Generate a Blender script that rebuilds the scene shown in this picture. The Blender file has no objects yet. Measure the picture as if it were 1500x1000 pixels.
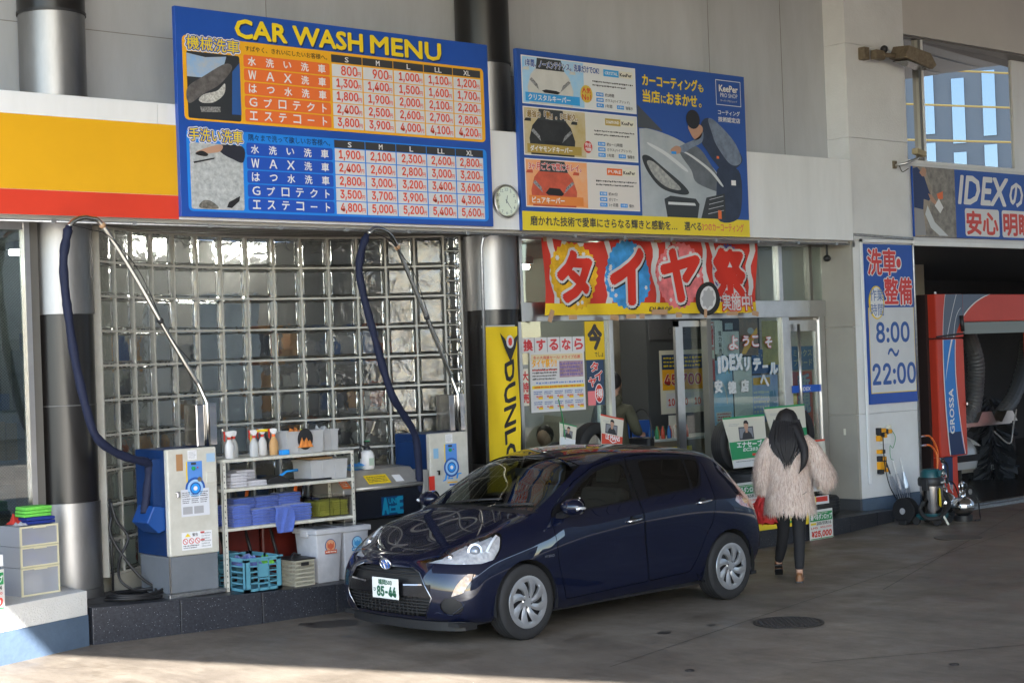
import bpy, bmesh, math, random
import numpy as np
from mathutils import Vector, Matrix
from mathutils.bvhtree import BVHTree
random.seed(7)
SC = bpy.context.scene
COL = SC.collection
PI = math.pi

# ------------------------------------------------------------------ camera
YAW, PITCH, ROLL, CAM_H = 0.85493, 0.01025, -0.03633, 2.2476
fw = Vector((math.cos(YAW)*math.cos(PITCH), math.sin(YAW)*math.cos(PITCH), math.sin(PITCH)))
rt = Vector((math.sin(YAW), -math.cos(YAW), 0)); up = rt.cross(fw)
r2 = rt*math.cos(ROLL)+up*math.sin(ROLL); u2 = up*math.cos(ROLL)-rt*math.sin(ROLL)
cd = bpy.data.cameras.new('camera'); cam = bpy.data.objects.new('camera', cd); COL.objects.link(cam)
cd.sensor_width = 36; cd.lens = 58.107; cd.clip_start = .1; cd.clip_end = 2000
cam.matrix_world = Matrix(((r2.x, u2.x, -fw.x, 0), (r2.y, u2.y, -fw.y, 0), (r2.z, u2.z, -fw.z, CAM_H), (0, 0, 0, 1)))
SC.camera = cam

# ------------------------------------------------------------------ sky, sun, exposure
SUN = Vector((-.275, -.783, .56)).normalized()
w = bpy.data.worlds.new("World"); SC.world = w; w.use_nodes = True
nt = w.node_tree; bg = nt.nodes['Background']
sky = nt.nodes.new('ShaderNodeTexSky'); sky.sky_type = 'NISHITA'; sky.sun_disc = False
sky.sun_elevation = math.asin(SUN.z); sky.sun_rotation = math.atan2(SUN.x, SUN.y)
sky.dust_density = .6; sky.air_density = 1.0
nt.links.new(sky.outputs[0], bg.inputs[0]); bg.inputs[1].default_value = .15
sl = bpy.data.lights.new('sun', 'SUN'); sl.energy = 4.6; sl.angle = math.radians(.5); sl.color = (1, .98, .96)
so = bpy.data.objects.new('sun', sl); COL.objects.link(so); so.rotation_euler = SUN.to_track_quat('Z', 'Y').to_euler()
vs = SC.view_settings; vs.view_transform = 'Standard'; vs.look = 'None'; vs.gamma = 1; vs.use_curve_mapping = False
vs.exposure = 2.58
SC.render.engine = 'CYCLES'; SC.cycles.max_bounces = 10; SC.cycles.diffuse_bounces = 4; SC.cycles.glossy_bounces = 5
SC.cycles.transmission_bounces = 9; SC.cycles.transparent_max_bounces = 12; SC.cycles.caustics_refractive = True
SC.cycles.caustics_reflective = False; SC.cycles.sample_clamp_indirect = 6; SC.cycles.use_denoising = True

# ------------------------------------------------------------------ materials
def lin(c):
    if isinstance(c, str):
        c = [int(c[i:i+2], 16)/255 for i in (0, 2, 4)]
        c = [x/12.92 if x <= .04045 else ((x+.055)/1.055)**2.4 for x in c]
    return (c[0], c[1], c[2], 1)
_M = {}
def M(name, col=(.5, .5, .5), rough=.5, metal=0, noise=None, bump=None, coat=0, emit=0, spec=.5, aniso=0, trans=0, ior=1.45, stretch=None, sheen=0, rnoise=0):
    """noise=(scale, amount, second colour) mottles the colour; bump=(scale, strength)"""
    if name in _M: return _M[name]
    m = bpy.data.materials.new(name); m.use_nodes = True; n = m.node_tree; b = n.nodes['Principled BSDF']
    c = lin(col)
    b.inputs['Base Color'].default_value = c; b.inputs['Roughness'].default_value = rough; b.inputs['Metallic'].default_value = metal
    b.inputs['Specular IOR Level'].default_value = spec; b.inputs['Coat Weight'].default_value = coat; b.inputs['Coat Roughness'].default_value = .03
    b.inputs['Transmission Weight'].default_value = trans; b.inputs['IOR'].default_value = ior
    if sheen: b.inputs['Sheen Weight'].default_value = sheen
    if emit: b.inputs['Emission Color'].default_value = c; b.inputs['Emission Strength'].default_value = emit
    tc = None
    def coord():
        nonlocal tc
        if tc is None:
            tc = n.nodes.new('ShaderNodeTexCoord')
            mp = n.nodes.new('ShaderNodeMapping'); n.links.new(tc.outputs['Object'], mp.inputs[0])
            if stretch: mp.inputs['Scale'].default_value = stretch
            tc = mp
        return tc.outputs[0]
    if noise:
        t = n.nodes.new('ShaderNodeTexNoise'); t.inputs['Scale'].default_value = noise[0]; t.inputs['Detail'].default_value = 6; t.inputs['Roughness'].default_value = .65
        n.links.new(coord(), t.inputs['Vector'])
        r = n.nodes.new('ShaderNodeValToRGB'); r.color_ramp.elements[0].position = .3; r.color_ramp.elements[1].position = .7
        a = noise[1]; c2 = lin(noise[2]) if len(noise) > 2 else tuple(x*(1-a) for x in c[:3])+(1,)
        r.color_ramp.elements[0].color = c2; r.color_ramp.elements[1].color = tuple(min(1, x*(1+a*.4)) for x in c[:3])+(1,)
        n.links.new(t.outputs[0], r.inputs[0]); n.links.new(r.outputs[0], b.inputs['Base Color'])
        if rnoise:
            mr = n.nodes.new('ShaderNodeMapRange'); mr.inputs[3].default_value = max(0, rough-rnoise); mr.inputs[4].default_value = min(1, rough+rnoise)
            n.links.new(t.outputs[0], mr.inputs[0]); n.links.new(mr.outputs[0], b.inputs['Roughness'])
    if bump:
        t = n.nodes.new('ShaderNodeTexNoise'); t.inputs['Scale'].default_value = bump[0]; t.inputs['Detail'].default_value = bump[2] if len(bump) > 2 else 3
        n.links.new(coord(), t.inputs['Vector'])
        bp = n.nodes.new('ShaderNodeBump'); bp.inputs['Strength'].default_value = bump[1]; bp.inputs['Distance'].default_value = .01
        n.links.new(t.outputs[0], bp.inputs['Height']); n.links.new(bp.outputs[0], b.inputs['Normal'])
    _M[name] = m; return m

def thin_glass(name, tint=(.9, .95, .93), fres=1.5, rough=0.0, mirror=None):
    """a single pane: clear, with the mirror reflection of a glass sheet"""
    if name in _M: return _M[name]
    m = bpy.data.materials.new(name); m.use_nodes = True; n = m.node_tree; n.nodes.clear()
    o = n.nodes.new('ShaderNodeOutputMaterial'); mx = n.nodes.new('ShaderNodeMixShader'); t = n.nodes.new('ShaderNodeBsdfTransparent'); g = n.nodes.new('ShaderNodeBsdfGlossy')
    t.inputs[0].default_value = tint+(1,); g.inputs['Roughness'].default_value = rough
    if mirror is None:
        f = n.nodes.new('ShaderNodeFresnel'); f.inputs[0].default_value = fres; n.links.new(f.outputs[0], mx.inputs[0])
    else:
        f = n.nodes.new('ShaderNodeLayerWeight'); f.inputs[0].default_value = .5; pw = n.nodes.new('ShaderNodeMath'); pw.operation = 'POWER'; pw.inputs[1].default_value = 4
        mr = n.nodes.new('ShaderNodeMapRange'); mr.inputs[3].default_value = mirror; mr.inputs[4].default_value = 1
        n.links.new(f.outputs['Facing'], pw.inputs[0]); n.links.new(pw.outputs[0], mr.inputs[0]); n.links.new(mr.outputs[0], mx.inputs[0])
    n.links.new(t.outputs[0], mx.inputs[1]); n.links.new(g.outputs[0], mx.inputs[2]); n.links.new(mx.outputs[0], o.inputs[0])
    _M[name] = m; return m

# ------------------------------------------------------------------ mesh builder
class MB:
    def __init__(s): s.v = []; s.f = []; s.mi = []; s.k = 0; s.X = Matrix.Identity(4)
    def mat(s, k): s.k = k; return s
    def at(s, loc=(0, 0, 0), rot=(0, 0, 0), sc=(1, 1, 1)):
        from mathutils import Euler
        s.X = Matrix.Translation(loc) @ Euler(rot).to_matrix().to_4x4() @ Matrix.Diagonal((*sc, 1)); return s
    def add(s, vs, fs):
        b = len(s.v); s.v += [tuple(s.X @ Vector(p)) for p in vs]
        for f in fs: s.f.append([b+i for i in f]); s.mi.append(s.k)
        return s
    def box(s, x0, x1, y0, y1, z0, z1):
        return s.add([(x0, y0, z0), (x1, y0, z0), (x1, y1, z0), (x0, y1, z0), (x0, y0, z1), (x1, y0, z1), (x1, y1, z1), (x0, y1, z1)],
                     [(0, 3, 2, 1), (4, 5, 6, 7), (0, 1, 5, 4), (1, 2, 6, 5), (2, 3, 7, 6), (3, 0, 4, 7)])
    def poly(s, pts): return s.add(pts, [list(range(len(pts)))])
    def rect(s, x0, x1, z0, z1, y=0): return s.poly([(x0, y, z0), (x1, y, z0), (x1, y, z1), (x0, y, z1)])
    def prism(s, pts, a, b, axis='y'):
        P = {'y': lambda p, d: (p[0], d, p[1]), 'z': lambda p, d: (p[0], p[1], d), 'x': lambda p, d: (d, p[0], p[1])}[axis]
        n = len(pts); vs = [P(p, a) for p in pts]+[P(p, b) for p in pts]
        return s.add(vs, [list(range(n)), list(range(2*n-1, n-1, -1))]+[(i, i+n, (i+1) % n+n, (i+1) % n) for i in range(n)])
    def lathe(s, prof, seg=24, c=(0, 0, 0), axis='z', cap=True):
        P = {'z': lambda r, a, h: (c[0]+r*math.cos(a), c[1]+r*math.sin(a), c[2]+h), 'y': lambda r, a, h: (c[0]+r*math.cos(a), c[1]+h, c[2]+r*math.sin(a)), 'x': lambda r, a, h: (c[0]+h, c[1]+r*math.cos(a), c[2]+r*math.sin(a))}[axis]
        vs = [P(r, 2*PI*i/seg, h) for r, h in prof for i in range(seg)]
        fs = [(j*seg+i, j*seg+(i+1) % seg, (j+1)*seg+(i+1) % seg, (j+1)*seg+i) for j in range(len(prof)-1) for i in range(seg)]
        if cap: fs += [list(range(seg-1, -1, -1)), [(len(prof)-1)*seg+i for i in range(seg)]]
        return s.add(vs, fs)
    def cyl(s, p0, p1, r, seg=10, r1=None): return s.tube([p0, p1], [r, r if r1 is None else r1], seg)
    def tube(s, pts, r, seg=8, cap=True):
        pts = [Vector(p) for p in pts]; n = len(pts); rr = r if isinstance(r, (list, tuple)) else [r]*n
        vs = []; ref = None
        for i, p in enumerate(pts):
            t = (pts[min(i+1, n-1)]-pts[max(i-1, 0)])
            if t.length < 1e-9: t = Vector((0, 0, 1))
            t.normalize()
            if ref is None: ref = t.orthogonal().normalized()
            ref = (ref-t*ref.dot(t))
            ref = ref.normalized() if ref.length > 1e-6 else t.orthogonal().normalized()
            b = t.cross(ref)
            vs += [tuple(p+(ref*math.cos(2*PI*k/seg)+b*math.sin(2*PI*k/seg))*rr[i]) for k in range(seg)]
        fs = [(i*seg+k, i*seg+(k+1) % seg, (i+1)*seg+(k+1) % seg, (i+1)*seg+k) for i in range(n-1) for k in range(seg)]
        if cap: fs += [list(range(seg-1, -1, -1)), [(n-1)*seg+k for k in range(seg)]]
        return s.add(vs, fs)
    def sphere(s, c, r, seg=16, rings=8, sc=(1, 1, 1)):
        vs = [(c[0], c[1], c[2]-r*sc[2])]
        for j in range(1, rings):
            a = -PI/2+PI*j/rings
            vs += [(c[0]+r*sc[0]*math.cos(a)*math.cos(2*PI*i/seg), c[1]+r*sc[1]*math.cos(a)*math.sin(2*PI*i/seg), c[2]+r*sc[2]*math.sin(a)) for i in range(seg)]
        vs.append((c[0], c[1], c[2]+r*sc[2])); L = len(vs)-1
        fs = [(0, 1+(i+1) % seg, 1+i) for i in range(seg)]
        fs += [(1+j*seg+i, 1+j*seg+(i+1) % seg, 1+(j+1)*seg+(i+1) % seg, 1+(j+1)*seg+i) for j in range(rings-2) for i in range(seg)]
        fs += [(L, 1+(rings-2)*seg+i, 1+(rings-2)*seg+(i+1) % seg) for i in range(seg)]
        return s.add(vs, fs)
    def grid(s, rows, closed=False):
        n = len(rows[0]); vs = [p for r in rows for p in r]
        fs = [(j*n+i, j*n+(i+1) % n, (j+1)*n+(i+1) % n, (j+1)*n+i) for j in range(len(rows)-1) for i in range(n if closed else n-1)]
        return s.add(vs, fs)
    def mesh(s, name, mats=None, smooth=False, bevel=0, fix=True):
        me = bpy.data.meshes.new(name); me.from_pydata(s.v, [], s.f)
        if mats is not None:
            for m in (mats if isinstance(mats, (list, tuple)) else [mats]): me.materials.append(m)
            me.polygons.foreach_set('material_index', s.mi)
        bm = bmesh.new(); bm.from_mesh(me)
        if fix: bmesh.ops.recalc_face_normals(bm, faces=bm.faces)
        if bevel:
            ed = [e for e in bm.edges if len(e.link_faces) == 2 and e.calc_face_angle(0) > .5]
            bmesh.ops.bevel(bm, geom=ed, offset=bevel, segments=2, profile=.5, affect='EDGES', clamp_overlap=True)
        bm.to_mesh(me); bm.free()
        if smooth:
            me.shade_smooth() if hasattr(me, 'shade_smooth') else None
            if smooth != True: me.set_sharp_from_angle(angle=math.radians(smooth))
        return me
    def build(s, name, mats=None, parent=None, smooth=False, bevel=0, fix=True, loc=None, rot=None):
        o = bpy.data.objects.new(name, s.mesh(name, mats, smooth, bevel, fix)); COL.objects.link(o)
        if parent is not None: o.parent = parent
        if loc: o.location = loc
        if rot: o.rotation_euler = rot
        return o

def tag(o, label=None, cat=None, group=None, kind=None):
    for k, v in (('label', label), ('category', cat), ('group', group), ('kind', kind)):
        if v: o[k] = v
    return o
def thing(name, label, cat, loc=(0, 0, 0), rz=0, group=None):
    o = bpy.data.objects.new(name, None); COL.objects.link(o); o.empty_display_size = .1
    o.location = loc; o.rotation_euler = (0, 0, rz); return tag(o, label, cat, group)
def struct(o): o['kind'] = 'structure'; return o
def copy_tree(o, loc=None, rz=None, label=None, parent=None):
    c = o.copy(); COL.objects.link(c)
    if parent is not None: c.parent = parent
    if loc is not None: c.location = loc
    if rz is not None: c.rotation_euler = (0, 0, rz)
    if label: c['label'] = label
    for ch in list(o.children): copy_tree(ch, parent=c)
    return c
def spl(pts, n=8):
    """Catmull-Rom through the points"""
    P = [Vector(p) for p in pts]; P = [P[0]*2-P[1]]+P+[P[-1]*2-P[-2]]; out = []
    for i in range(1, len(P)-2):
        for k in range(n):
            t = k/n; a, b, c, d = P[i-1:i+3]
            out.append(.5*((2*b)+(c-a)*t+(2*a-5*b+4*c-d)*t*t+(3*b-a-3*c+d)*t**3))
    out.append(P[-2]); return out

# ------------------------------------------------------------------ lettering: font outlines turned into flat print
_T = {}
try: FONT = bpy.data.fonts.load(bpy.utils.system_resource('DATAFILES', path='fonts')+'/Inter.woff2')   # the type face that ships with Blender
except Exception: FONT = None
def _glyphs(body, res=2):
    k = (body, res)
    if k not in _T:
        c = bpy.data.curves.new('lettering', 'FONT'); c.body = body; c.resolution_u = res; c.size = 1
        if FONT and all(q in '0123456789,.:¥/-' for q in body): c.font = FONT
        o = bpy.data.objects.new('lettering', c); COL.objects.link(o)
        dg = bpy.context.evaluated_depsgraph_get(); me = bpy.data.meshes.new_from_object(o.evaluated_get(dg))
        v = np.array([x.co[:2] for x in me.vertices]) if len(me.vertices) else np.zeros((1, 2)); f = [tuple(p.vertices) for p in me.polygons]
        bpy.data.objects.remove(o); bpy.data.curves.remove(c); bpy.data.meshes.remove(me); _T[k] = (v, f)
    return _T[k]
def text(parent, body, x, z, wd, ht, mat, y=-.004, bold=.02, edge=None, shear=0, turn=0, name='lettering', res=2):
    """print `body` into the box with lower left (x, z), strokes thickened by bold (share of the height); edge=(material, width) adds an outline behind it"""
    v, f = _glyphs(body, res); lo, hi = v.min(0), v.max(0); d = np.maximum(hi-lo, 1e-6)
    def put(off, m, yy, step):
        q = (v-lo)/d
        if not turn: q = np.stack([q[:, 0]+shear*(q[:, 1]-.5)*ht/wd, q[:, 1]], 1)
        n = 0 if off <= 0 else (6 if off < .03 else 8 if off < .07 else 14)
        sh = [(0, 0)]+[(off*math.cos(2*PI*i/n+.2), off*math.sin(2*PI*i/n+.2)) for i in range(n)]
        if off > .11: sh += [(off*.5*math.cos(2*PI*i/8), off*.5*math.sin(2*PI*i/8)) for i in range(8)]
        mb = MB(); H = ht if turn == 0 else wd
        iw = max(0, 1-2*off*H/wd) if turn == 0 and not edge_grow else 1
        for i, (a0, b0) in enumerate(sh):
            dy = yy+i*step; a1, b1 = a0*H, b0*H
            if turn == 0: P = [(x+a*wd+a1, dy, z+b*ht+b1) for a, b in q]
            elif turn == -1: P = [(x+b*wd+b1, dy, z+(1-a)*ht+a1) for a, b in q]
            else: P = [(x+(1-b)*wd+b1, dy, z+a*ht+a1) for a, b in q]
            mb.add(P, f)
        return mb.build(name, m, parent, fix=False)
    edge_grow = True
    bold *= .8
    o = put(bold, mat, y, .00008); o['kind'] = 'stuff'
    if edge:
        e = put(bold+edge[1]*.8, edge[0], y+.0018, .00008); e.name = 'letter_outline'; e.parent = o; e['kind'] = 'stuff'
    return o
def plate(parent, name, x0, x1, z0, z1, mat, y=-.002, r=0, n=4):
    """a flat printed field, corners rounded by r"""
    if r <= 0: p = [(x0, z0), (x1, z0), (x1, z1), (x0, z1)]
    else:
        p = []
        for cx, cz, a in ((x1-r, z1-r, 0), (x0+r, z1-r, 1), (x0+r, z0+r, 2), (x1-r, z0+r, 3)):
            p += [(cx+r*math.cos((a+i/n)*PI/2), cz+r*math.sin((a+i/n)*PI/2)) for i in range(n+1)]
    return MB().poly([(a, y, b) for a, b in p]).build(name, mat, parent, fix=False)
def pg(parent, name, pts, mat, y=-.003):
    """a flat printed shape given by its outline"""
    from mathutils.geometry import tessellate_polygon
    t = tessellate_polygon([[Vector((a, b, 0)) for a, b in pts]])
    return MB().add([(a, y, b) for a, b in pts], [list(f) for f in t]).build(name, mat, parent, fix=False)
def disc(cx, cz, rx, rz, n=28, spike=0):
    return [(cx+rx*(1-(spike if i % 2 else 0))*math.cos(2*PI*i/n), cz+rz*(1-(spike if i % 2 else 0))*math.sin(2*PI*i/n)) for i in range(n)]
def dashes(parent, x0, x1, z0, z1, mat, lines=2, y=-.004, name='small_print', seed=1, fill=.62, cw=.02):
    """print too small to read at this distance"""
    R = random.Random(seed); mb = MB(); h = (z1-z0)/lines
    for j in range(lines):
        zz = z1-(j+1)*h+h*(1-fill)/2; x = x0; e = x1-(x1-x0)*R.uniform(0, .18)*(j > 0)
        while x < e:
            q = R.uniform(.5, 1.1)*cw; mb.rect(x, min(x+q, e), zz+R.uniform(0, .15)*h, zz+h*fill*R.uniform(.7, 1), y); x += q+cw*R.uniform(.12, .5)
    o = mb.build(name, mat, parent, fix=False); o['kind'] = 'stuff'; return o

# print colours
WHITE = M('print_white', (.78, .78, .80), .35); BLACK = M('print_black', (.02, .02, .022), .4); RED = M('print_red', (.62, .045, .03), .35)
BLUE = M('sign_blue', (.018, .085, .42), .3, noise=(1.5, .12)); SKYB = M('print_sky_blue', (.03, .30, .78), .35); YEL = M('print_yellow', (.83, .60, .02), .35)
ORG = M('print_amber', (.84, .42, .02), .35); ORR = M('print_orange', (.80, .17, .04), .35); CHAR = M('print_charcoal', (.045, .045, .05), .4)
GRN = M('print_green', (.02, .26, .08), .4); DBLUE = M('print_deep_blue', (.02, .09, .36), .35); PINK = M('print_pink', (.75, .2, .22), .4); GREY = M('print_grey', (.38, .38, .40), .4)
CREAM = M('print_cream', (.74, .72, .62), .4); GOLD = M('print_gold', (.42, .30, .07), .4); PURP = M('print_purple', (.14, .11, .40), .4); SKIN = M('print_skin', (.50, .29, .20), .5)
STEEL = M('brushed_steel', (.31, .305, .30), .44, .95, noise=(2.5, .35), stretch=(1, 1, .25), rnoise=.1); CHROME = M('chrome', (.75, .75, .77), .06, 1)
ALU = M('satin_aluminium', (.62, .61, .60), .33, 1, noise=(6, .12)); BLKP = M('black_plastic', (.018, .018, .02), .45); RUB = M('rubber', (.02, .02, .021), .7, bump=(60, .2))
GALV = M('galvanised_pipe', (.42, .43, .44), .4, .9, noise=(20, .3)); SHELFW = M('cream_shelf_enamel', (.62, .61, .55), .4, noise=(9, .15, (.42, .40, .34)))
# ================================================================== SETTING
def concrete_mat():
    m = M('forecourt_concrete', (.27, .235, .195), .62); n = m.node_tree; b = n.nodes['Principled BSDF']; N = n.nodes.new; L = n.links.new
    tc = N('ShaderNodeTexCoord')
    def noise(sc, det, rough=.6, stretch=None, dist=0):
        t = N('ShaderNodeTexNoise'); t.inputs['Scale'].default_value = sc; t.inputs['Detail'].default_value = det; t.inputs['Roughness'].default_value = rough; t.inputs['Distortion'].default_value = dist
        if stretch:
            mp = N('ShaderNodeMapping'); mp.inputs['Scale'].default_value = stretch; mp.inputs['Rotation'].default_value = (0, 0, .35); L(tc.outputs['Object'], mp.inputs[0]); L(mp.outputs[0], t.inputs['Vector'])
        else: L(tc.outputs['Object'], t.inputs['Vector'])
        return t.outputs[0]
    def ramp(src, a, b_, ca, cb):
        r = N('ShaderNodeValToRGB'); r.color_ramp.elements[0].position = a; r.color_ramp.elements[1].position = b_
        r.color_ramp.elements[0].color = (*ca, 1); r.color_ramp.elements[1].color = (*cb, 1); L(src, r.inputs[0]); return r.outputs[0]
    def mul(a, b_, f=1):
        x = N('ShaderNodeMix'); x.data_type = 'RGBA'; x.blend_type = 'MULTIPLY'; x.inputs[0].default_value = f; L(a, x.inputs[6]); L(b_, x.inputs[7]); return x.outputs[2]
    base = ramp(noise(.55, 8, .65), .32, .7, (.168, .141, .113), (.268, .230, .186))
    c = mul(base, ramp(noise(2.2, 8, .7, (1, .25, 1), .6), .36, .62, (.74, .72, .70), (1.06, 1.05, 1.02)))
    c = mul(c, ramp(noise(1.1, 5, .6, None, 1.2), .60, .72, (1, 1, 1), (.62, .58, .54)), .8)
    c = mul(c, ramp(noise(4.5, 6, .75, None, .4), .66, .74, (1, 1, 1), (.45, .42, .40)), .65)
    c = mul(c, ramp(noise(14, 8, .75, (1, .35, 1), .3), .35, .68, (.80, .79, .78), (1.08, 1.08, 1.08)))
    c = mul(c, ramp(noise(90, 3), .3, .7, (.80, .80, .80), (1.12, 1.12, 1.12)))
    c = mul(c, ramp(noise(.38, 4, .55, (1, 3.2, 1), .5), .55, .66, (1, 1, 1), (.80, .78, .75)))
    L(c, b.inputs['Base Color'])
    L(ramp(noise(1.6, 6), .35, .7, (.38,)*3, (.72,)*3), b.inputs['Roughness'])
    bp = N('ShaderNodeBump'); bp.inputs['Strength'].default_value = .25; bp.inputs['Distance'].default_value = .004; L(noise(55, 6), bp.inputs['Height']); L(bp.outputs[0], b.inputs['Normal'])
    return m
CONC = concrete_mat()
WALLW = M('white_wall_paint', (.75, .765, .79), .6, noise=(1.1, .10, (.67, .68, .70)), bump=(45, .35, 5))
WALLG = M('grey_wall_paint', (.485, .505, .54), .65, noise=(1.6, .12, (.41, .425, .45)), stretch=(1, 1, .22), bump=(70, .2))
TILEG = M('beige_grey_panel', (.37, .35, .31), .5, noise=(1.5, .1), bump=(60, .1))
FASW = M('fascia_white_panel', (.83, .84, .86), .3, noise=(1.8, .10, (.73, .74, .75)), stretch=(1, 1, .2))
PAINTB = M('blue_grey_paint', (.085, .125, .185), .5, noise=(3, .2), bump=(30, .4, 5))
GRAN = M('dark_polished_granite', (.032, .034, .042), .35, noise=(55, .6, (.012, .013, .017)), rnoise=.12)
def specks(m):
    n = m.node_tree; b = n.nodes['Principled BSDF']; src = b.inputs['Base Color'].links[0].from_socket
    v = n.nodes.new('ShaderNodeTexVoronoi'); v.inputs['Scale'].default_value = 42; tc = n.nodes.new('ShaderNodeTexCoord'); n.links.new(tc.outputs['Object'], v.inputs['Vector'])
    r = n.nodes.new('ShaderNodeValToRGB'); r.color_ramp.elements[0].position = .06; r.color_ramp.elements[0].color = (.35, .36, .38, 1); r.color_ramp.elements[1].position = .14; r.color_ramp.elements[1].color = (0, 0, 0, 1)
    n.links.new(v.outputs['Distance'], r.inputs[0]); x = n.nodes.new('ShaderNodeMix'); x.data_type = 'RGBA'; x.blend_type = 'ADD'; x.inputs[0].default_value = 1
    n.links.new(src, x.inputs[6]); n.links.new(r.outputs[0], x.inputs[7]); n.links.new(x.outputs[2], b.inputs['Base Color'])
specks(GRAN)
DARKM = M('dark_panel', (.03, .028, .027), .35, noise=(1.2, .3)); SOFF = M('soffit_metal', (.16, .145, .13), .45, .3, noise=(2, .15))
MORT = M('grout', (.46, .45, .41), .7, noise=(8, .12))

# ground: one sheet to the horizon, with an oval well for the drain cover
ground = MB().poly([(-400, -400, 0), (400, -400, 0), (400, 400, 0), (-400, 400, 0)]).build('ground', CONC); struct(ground)
jm = MB()                                                    # sawn joints in the slab (4 mm sheets)
def strip(mb, a, b, wd, z=.004):
    a, b = Vector(a), Vector(b); d = (b-a).normalized(); nn = Vector((-d.y, d.x))*wd/2
    mb.poly([(a.x-nn.x, a.y-nn.y, z), (b.x-nn.x, b.y-nn.y, z), (b.x+nn.x, b.y+nn.y, z), (a.x+nn.x, a.y+nn.y, z)])
strip(jm, (4.0, 11.3), (14.8, 1.0), .012); strip(jm, (8.3, 8.6), (25, 12.9), .008); strip(jm, (12.5, 9.3), (20.5, 12.6), .008); strip(jm, (9.3, 7.57), (14.4, 4.9), .010)
j = jm.build('ground_joint', M('joint_dark', (.05, .045, .04), .8), None); j.name = 'ground_joint'; struct(j)
stain = M('oil_stain', (.055, .046, .038), .35)
def blot(cx, cy, r, seed, sy=1):
    R = random.Random(seed); n = 22; k = [R.uniform(.5, 1) for _ in range(n)]; k = [(k[i-1]+k[i]+k[(i+1) % n])/3 for i in range(n)]
    mb = MB().poly([(cx+r*k[i]*math.cos(2*PI*i/n), cy+r*sy*k[i]*math.sin(2*PI*i/n), .004) for i in range(n)])
    o = mb.build('oil_stain', stain, None); o['kind'] = 'structure'
for i, (cx, cy, r, sy) in enumerate([(8.2, 11.95, .30, .8), (8.05, 12.12, .10, 1), (9.6, 9.3, .10, .6), (7.9, 11.3, .07, .8), (10.1, 9.25, .06, .7)]): blot(cx, cy, r, i, sy)

# raised platform with granite kerb stones
KX = [6.31, 7.56, 8.75, 14.4, 15.7, 17.45]; KY = [12.70, 12.50, 12.43, 12.34, 12.38, 12.76]; KZ = [.31, .28, .255, .23, .20, .15]
ky = lambda x: float(np.interp(x, KX, KY)); kz = lambda x: float(np.interp(x, KX, KZ))
plat = MB(); xs = [6.31+i*(17.05-6.31)/30 for i in range(31)]
plat.grid([[(x, ky(x)+.203, kz(x)) for x in xs], [(x, 15.5, kz(x)) for x in xs]])
platform = plat.build('platform', M('platform_tile', (.075, .075, .078), .5, noise=(7, .3)), None); struct(platform)
x = 6.325; ks = None
while x < 17.4:
    x1 = min(x+.752, 17.42); mb = MB(); mb.add([(x, ky(x), -.02), (x1, ky(x1), -.02), (x1, ky(x1)+.2, -.02), (x, ky(x)+.2, -.02), (x, ky(x), kz(x)), (x1, ky(x1), kz(x1)), (x1, ky(x1)+.2, kz(x1)), (x, ky(x)+.2, kz(x))],
        [(0, 3, 2, 1), (4, 5, 6, 7), (0, 1, 5, 4), (1, 2, 6, 5), (2, 3, 7, 6), (3, 0, 4, 7)])
    mb.build('kerb_stone', GRAN, platform, bevel=.006); x = x1+.006

# low painted wall at the left end
lw = thing('low_wall', 'low wall with white top and blue-grey painted foot at the left edge', 'low wall')
def lowpoly(g): return [(3.4, 11.77-g), (5.39, 12.41-g), (6.29+g, 12.71-g), (6.30+g, 13.2), (3.4, 13.2)]
MB().prism(lowpoly(0), .256, .455, 'z').build('white_top', M('rough_white_render', (.66, .66, .64), .8, noise=(4, .1), bump=(70, 1.0, 6)), lw, bevel=.006)
MB().prism(lowpoly(.004), -.02, .256, 'z').build('painted_foot', PAINTB, lw)

# ---------------------------------------------------------------- store building
bld = thing('store_building', 'service station shop with white fascia, grey upper wall and recessed glazed front', 'building')
B = lambda *a: MB().box(*a)
# fascia panels (joints between them), then the coloured band at the left
for a, b_ in ((2.6, 7.2), (7.204, 10.9), (10.904, 14.0), (14.004, 17.0)):
    B(a, b_, 12.90, 13.02, 3.58, 4.585).build('fascia_panel', FASW, bld)
B(2.6, 17.0, 12.915, 13.62, 4.585, 4.60).build('fascia_cap', FASW, bld)
B(2.6, 7.377, 12.895, 12.90, 3.79, 4.41).build('yellow_band', M('band_yellow', (.80, .42, .012), .3, noise=(.7, .08)), bld)
B(2.6, 7.377, 12.895, 12.90, 3.58, 3.787).build('red_band', M('band_red', (.70, .055, .025), .3, noise=(1.5, .1)), bld)
# soffit slats between fascia and glazing
for i in range(14):
    B(2.6, 17.0, 13.02+i*.085, 13.10+i*.085, 3.575-.004*(i % 2), 3.60).build('soffit_slat', SOFF, bld)
B(2.6, 17.0, 12.99, 13.018, 3.553, 3.58).build('drip_edge', M('drip', (.5, .5, .5), .4), bld)
# upper wall, stepping forward at its right end
uw = MB(); pts = [(2.6, 13.74), (12.4, 13.74), (13.2, 13.66), (14.0, 13.48), (14.8, 13.34), (15.6, 13.30), (17.052, 13.29)]
for i in range(len(pts)-1):
    (xa, ya), (xb, yb) = pts[i:i+2]; uw.add([(xa, ya, 3.6), (xb, yb, 3.6), (xb, yb, 7.6), (xa, ya, 7.6)], [(0, 1, 2, 3)])
uw.build('upper_wall', WALLG, bld, smooth=True)
seam = MB()
for xx in (5.2, 8.9, 14.9, 16.2):
    yy = float(np.interp(xx, [p[0] for p in pts], [p[1] for p in pts])); seam.box(xx, xx+.006, yy-.004, yy+.01, 4.6, 7.6)
seam.box(2.6, 12.3, 13.735, 13.75, 5.36, 5.367)
seam.build('wall_seam', M('seam', (.25, .24, .23), .8), bld)
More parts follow.
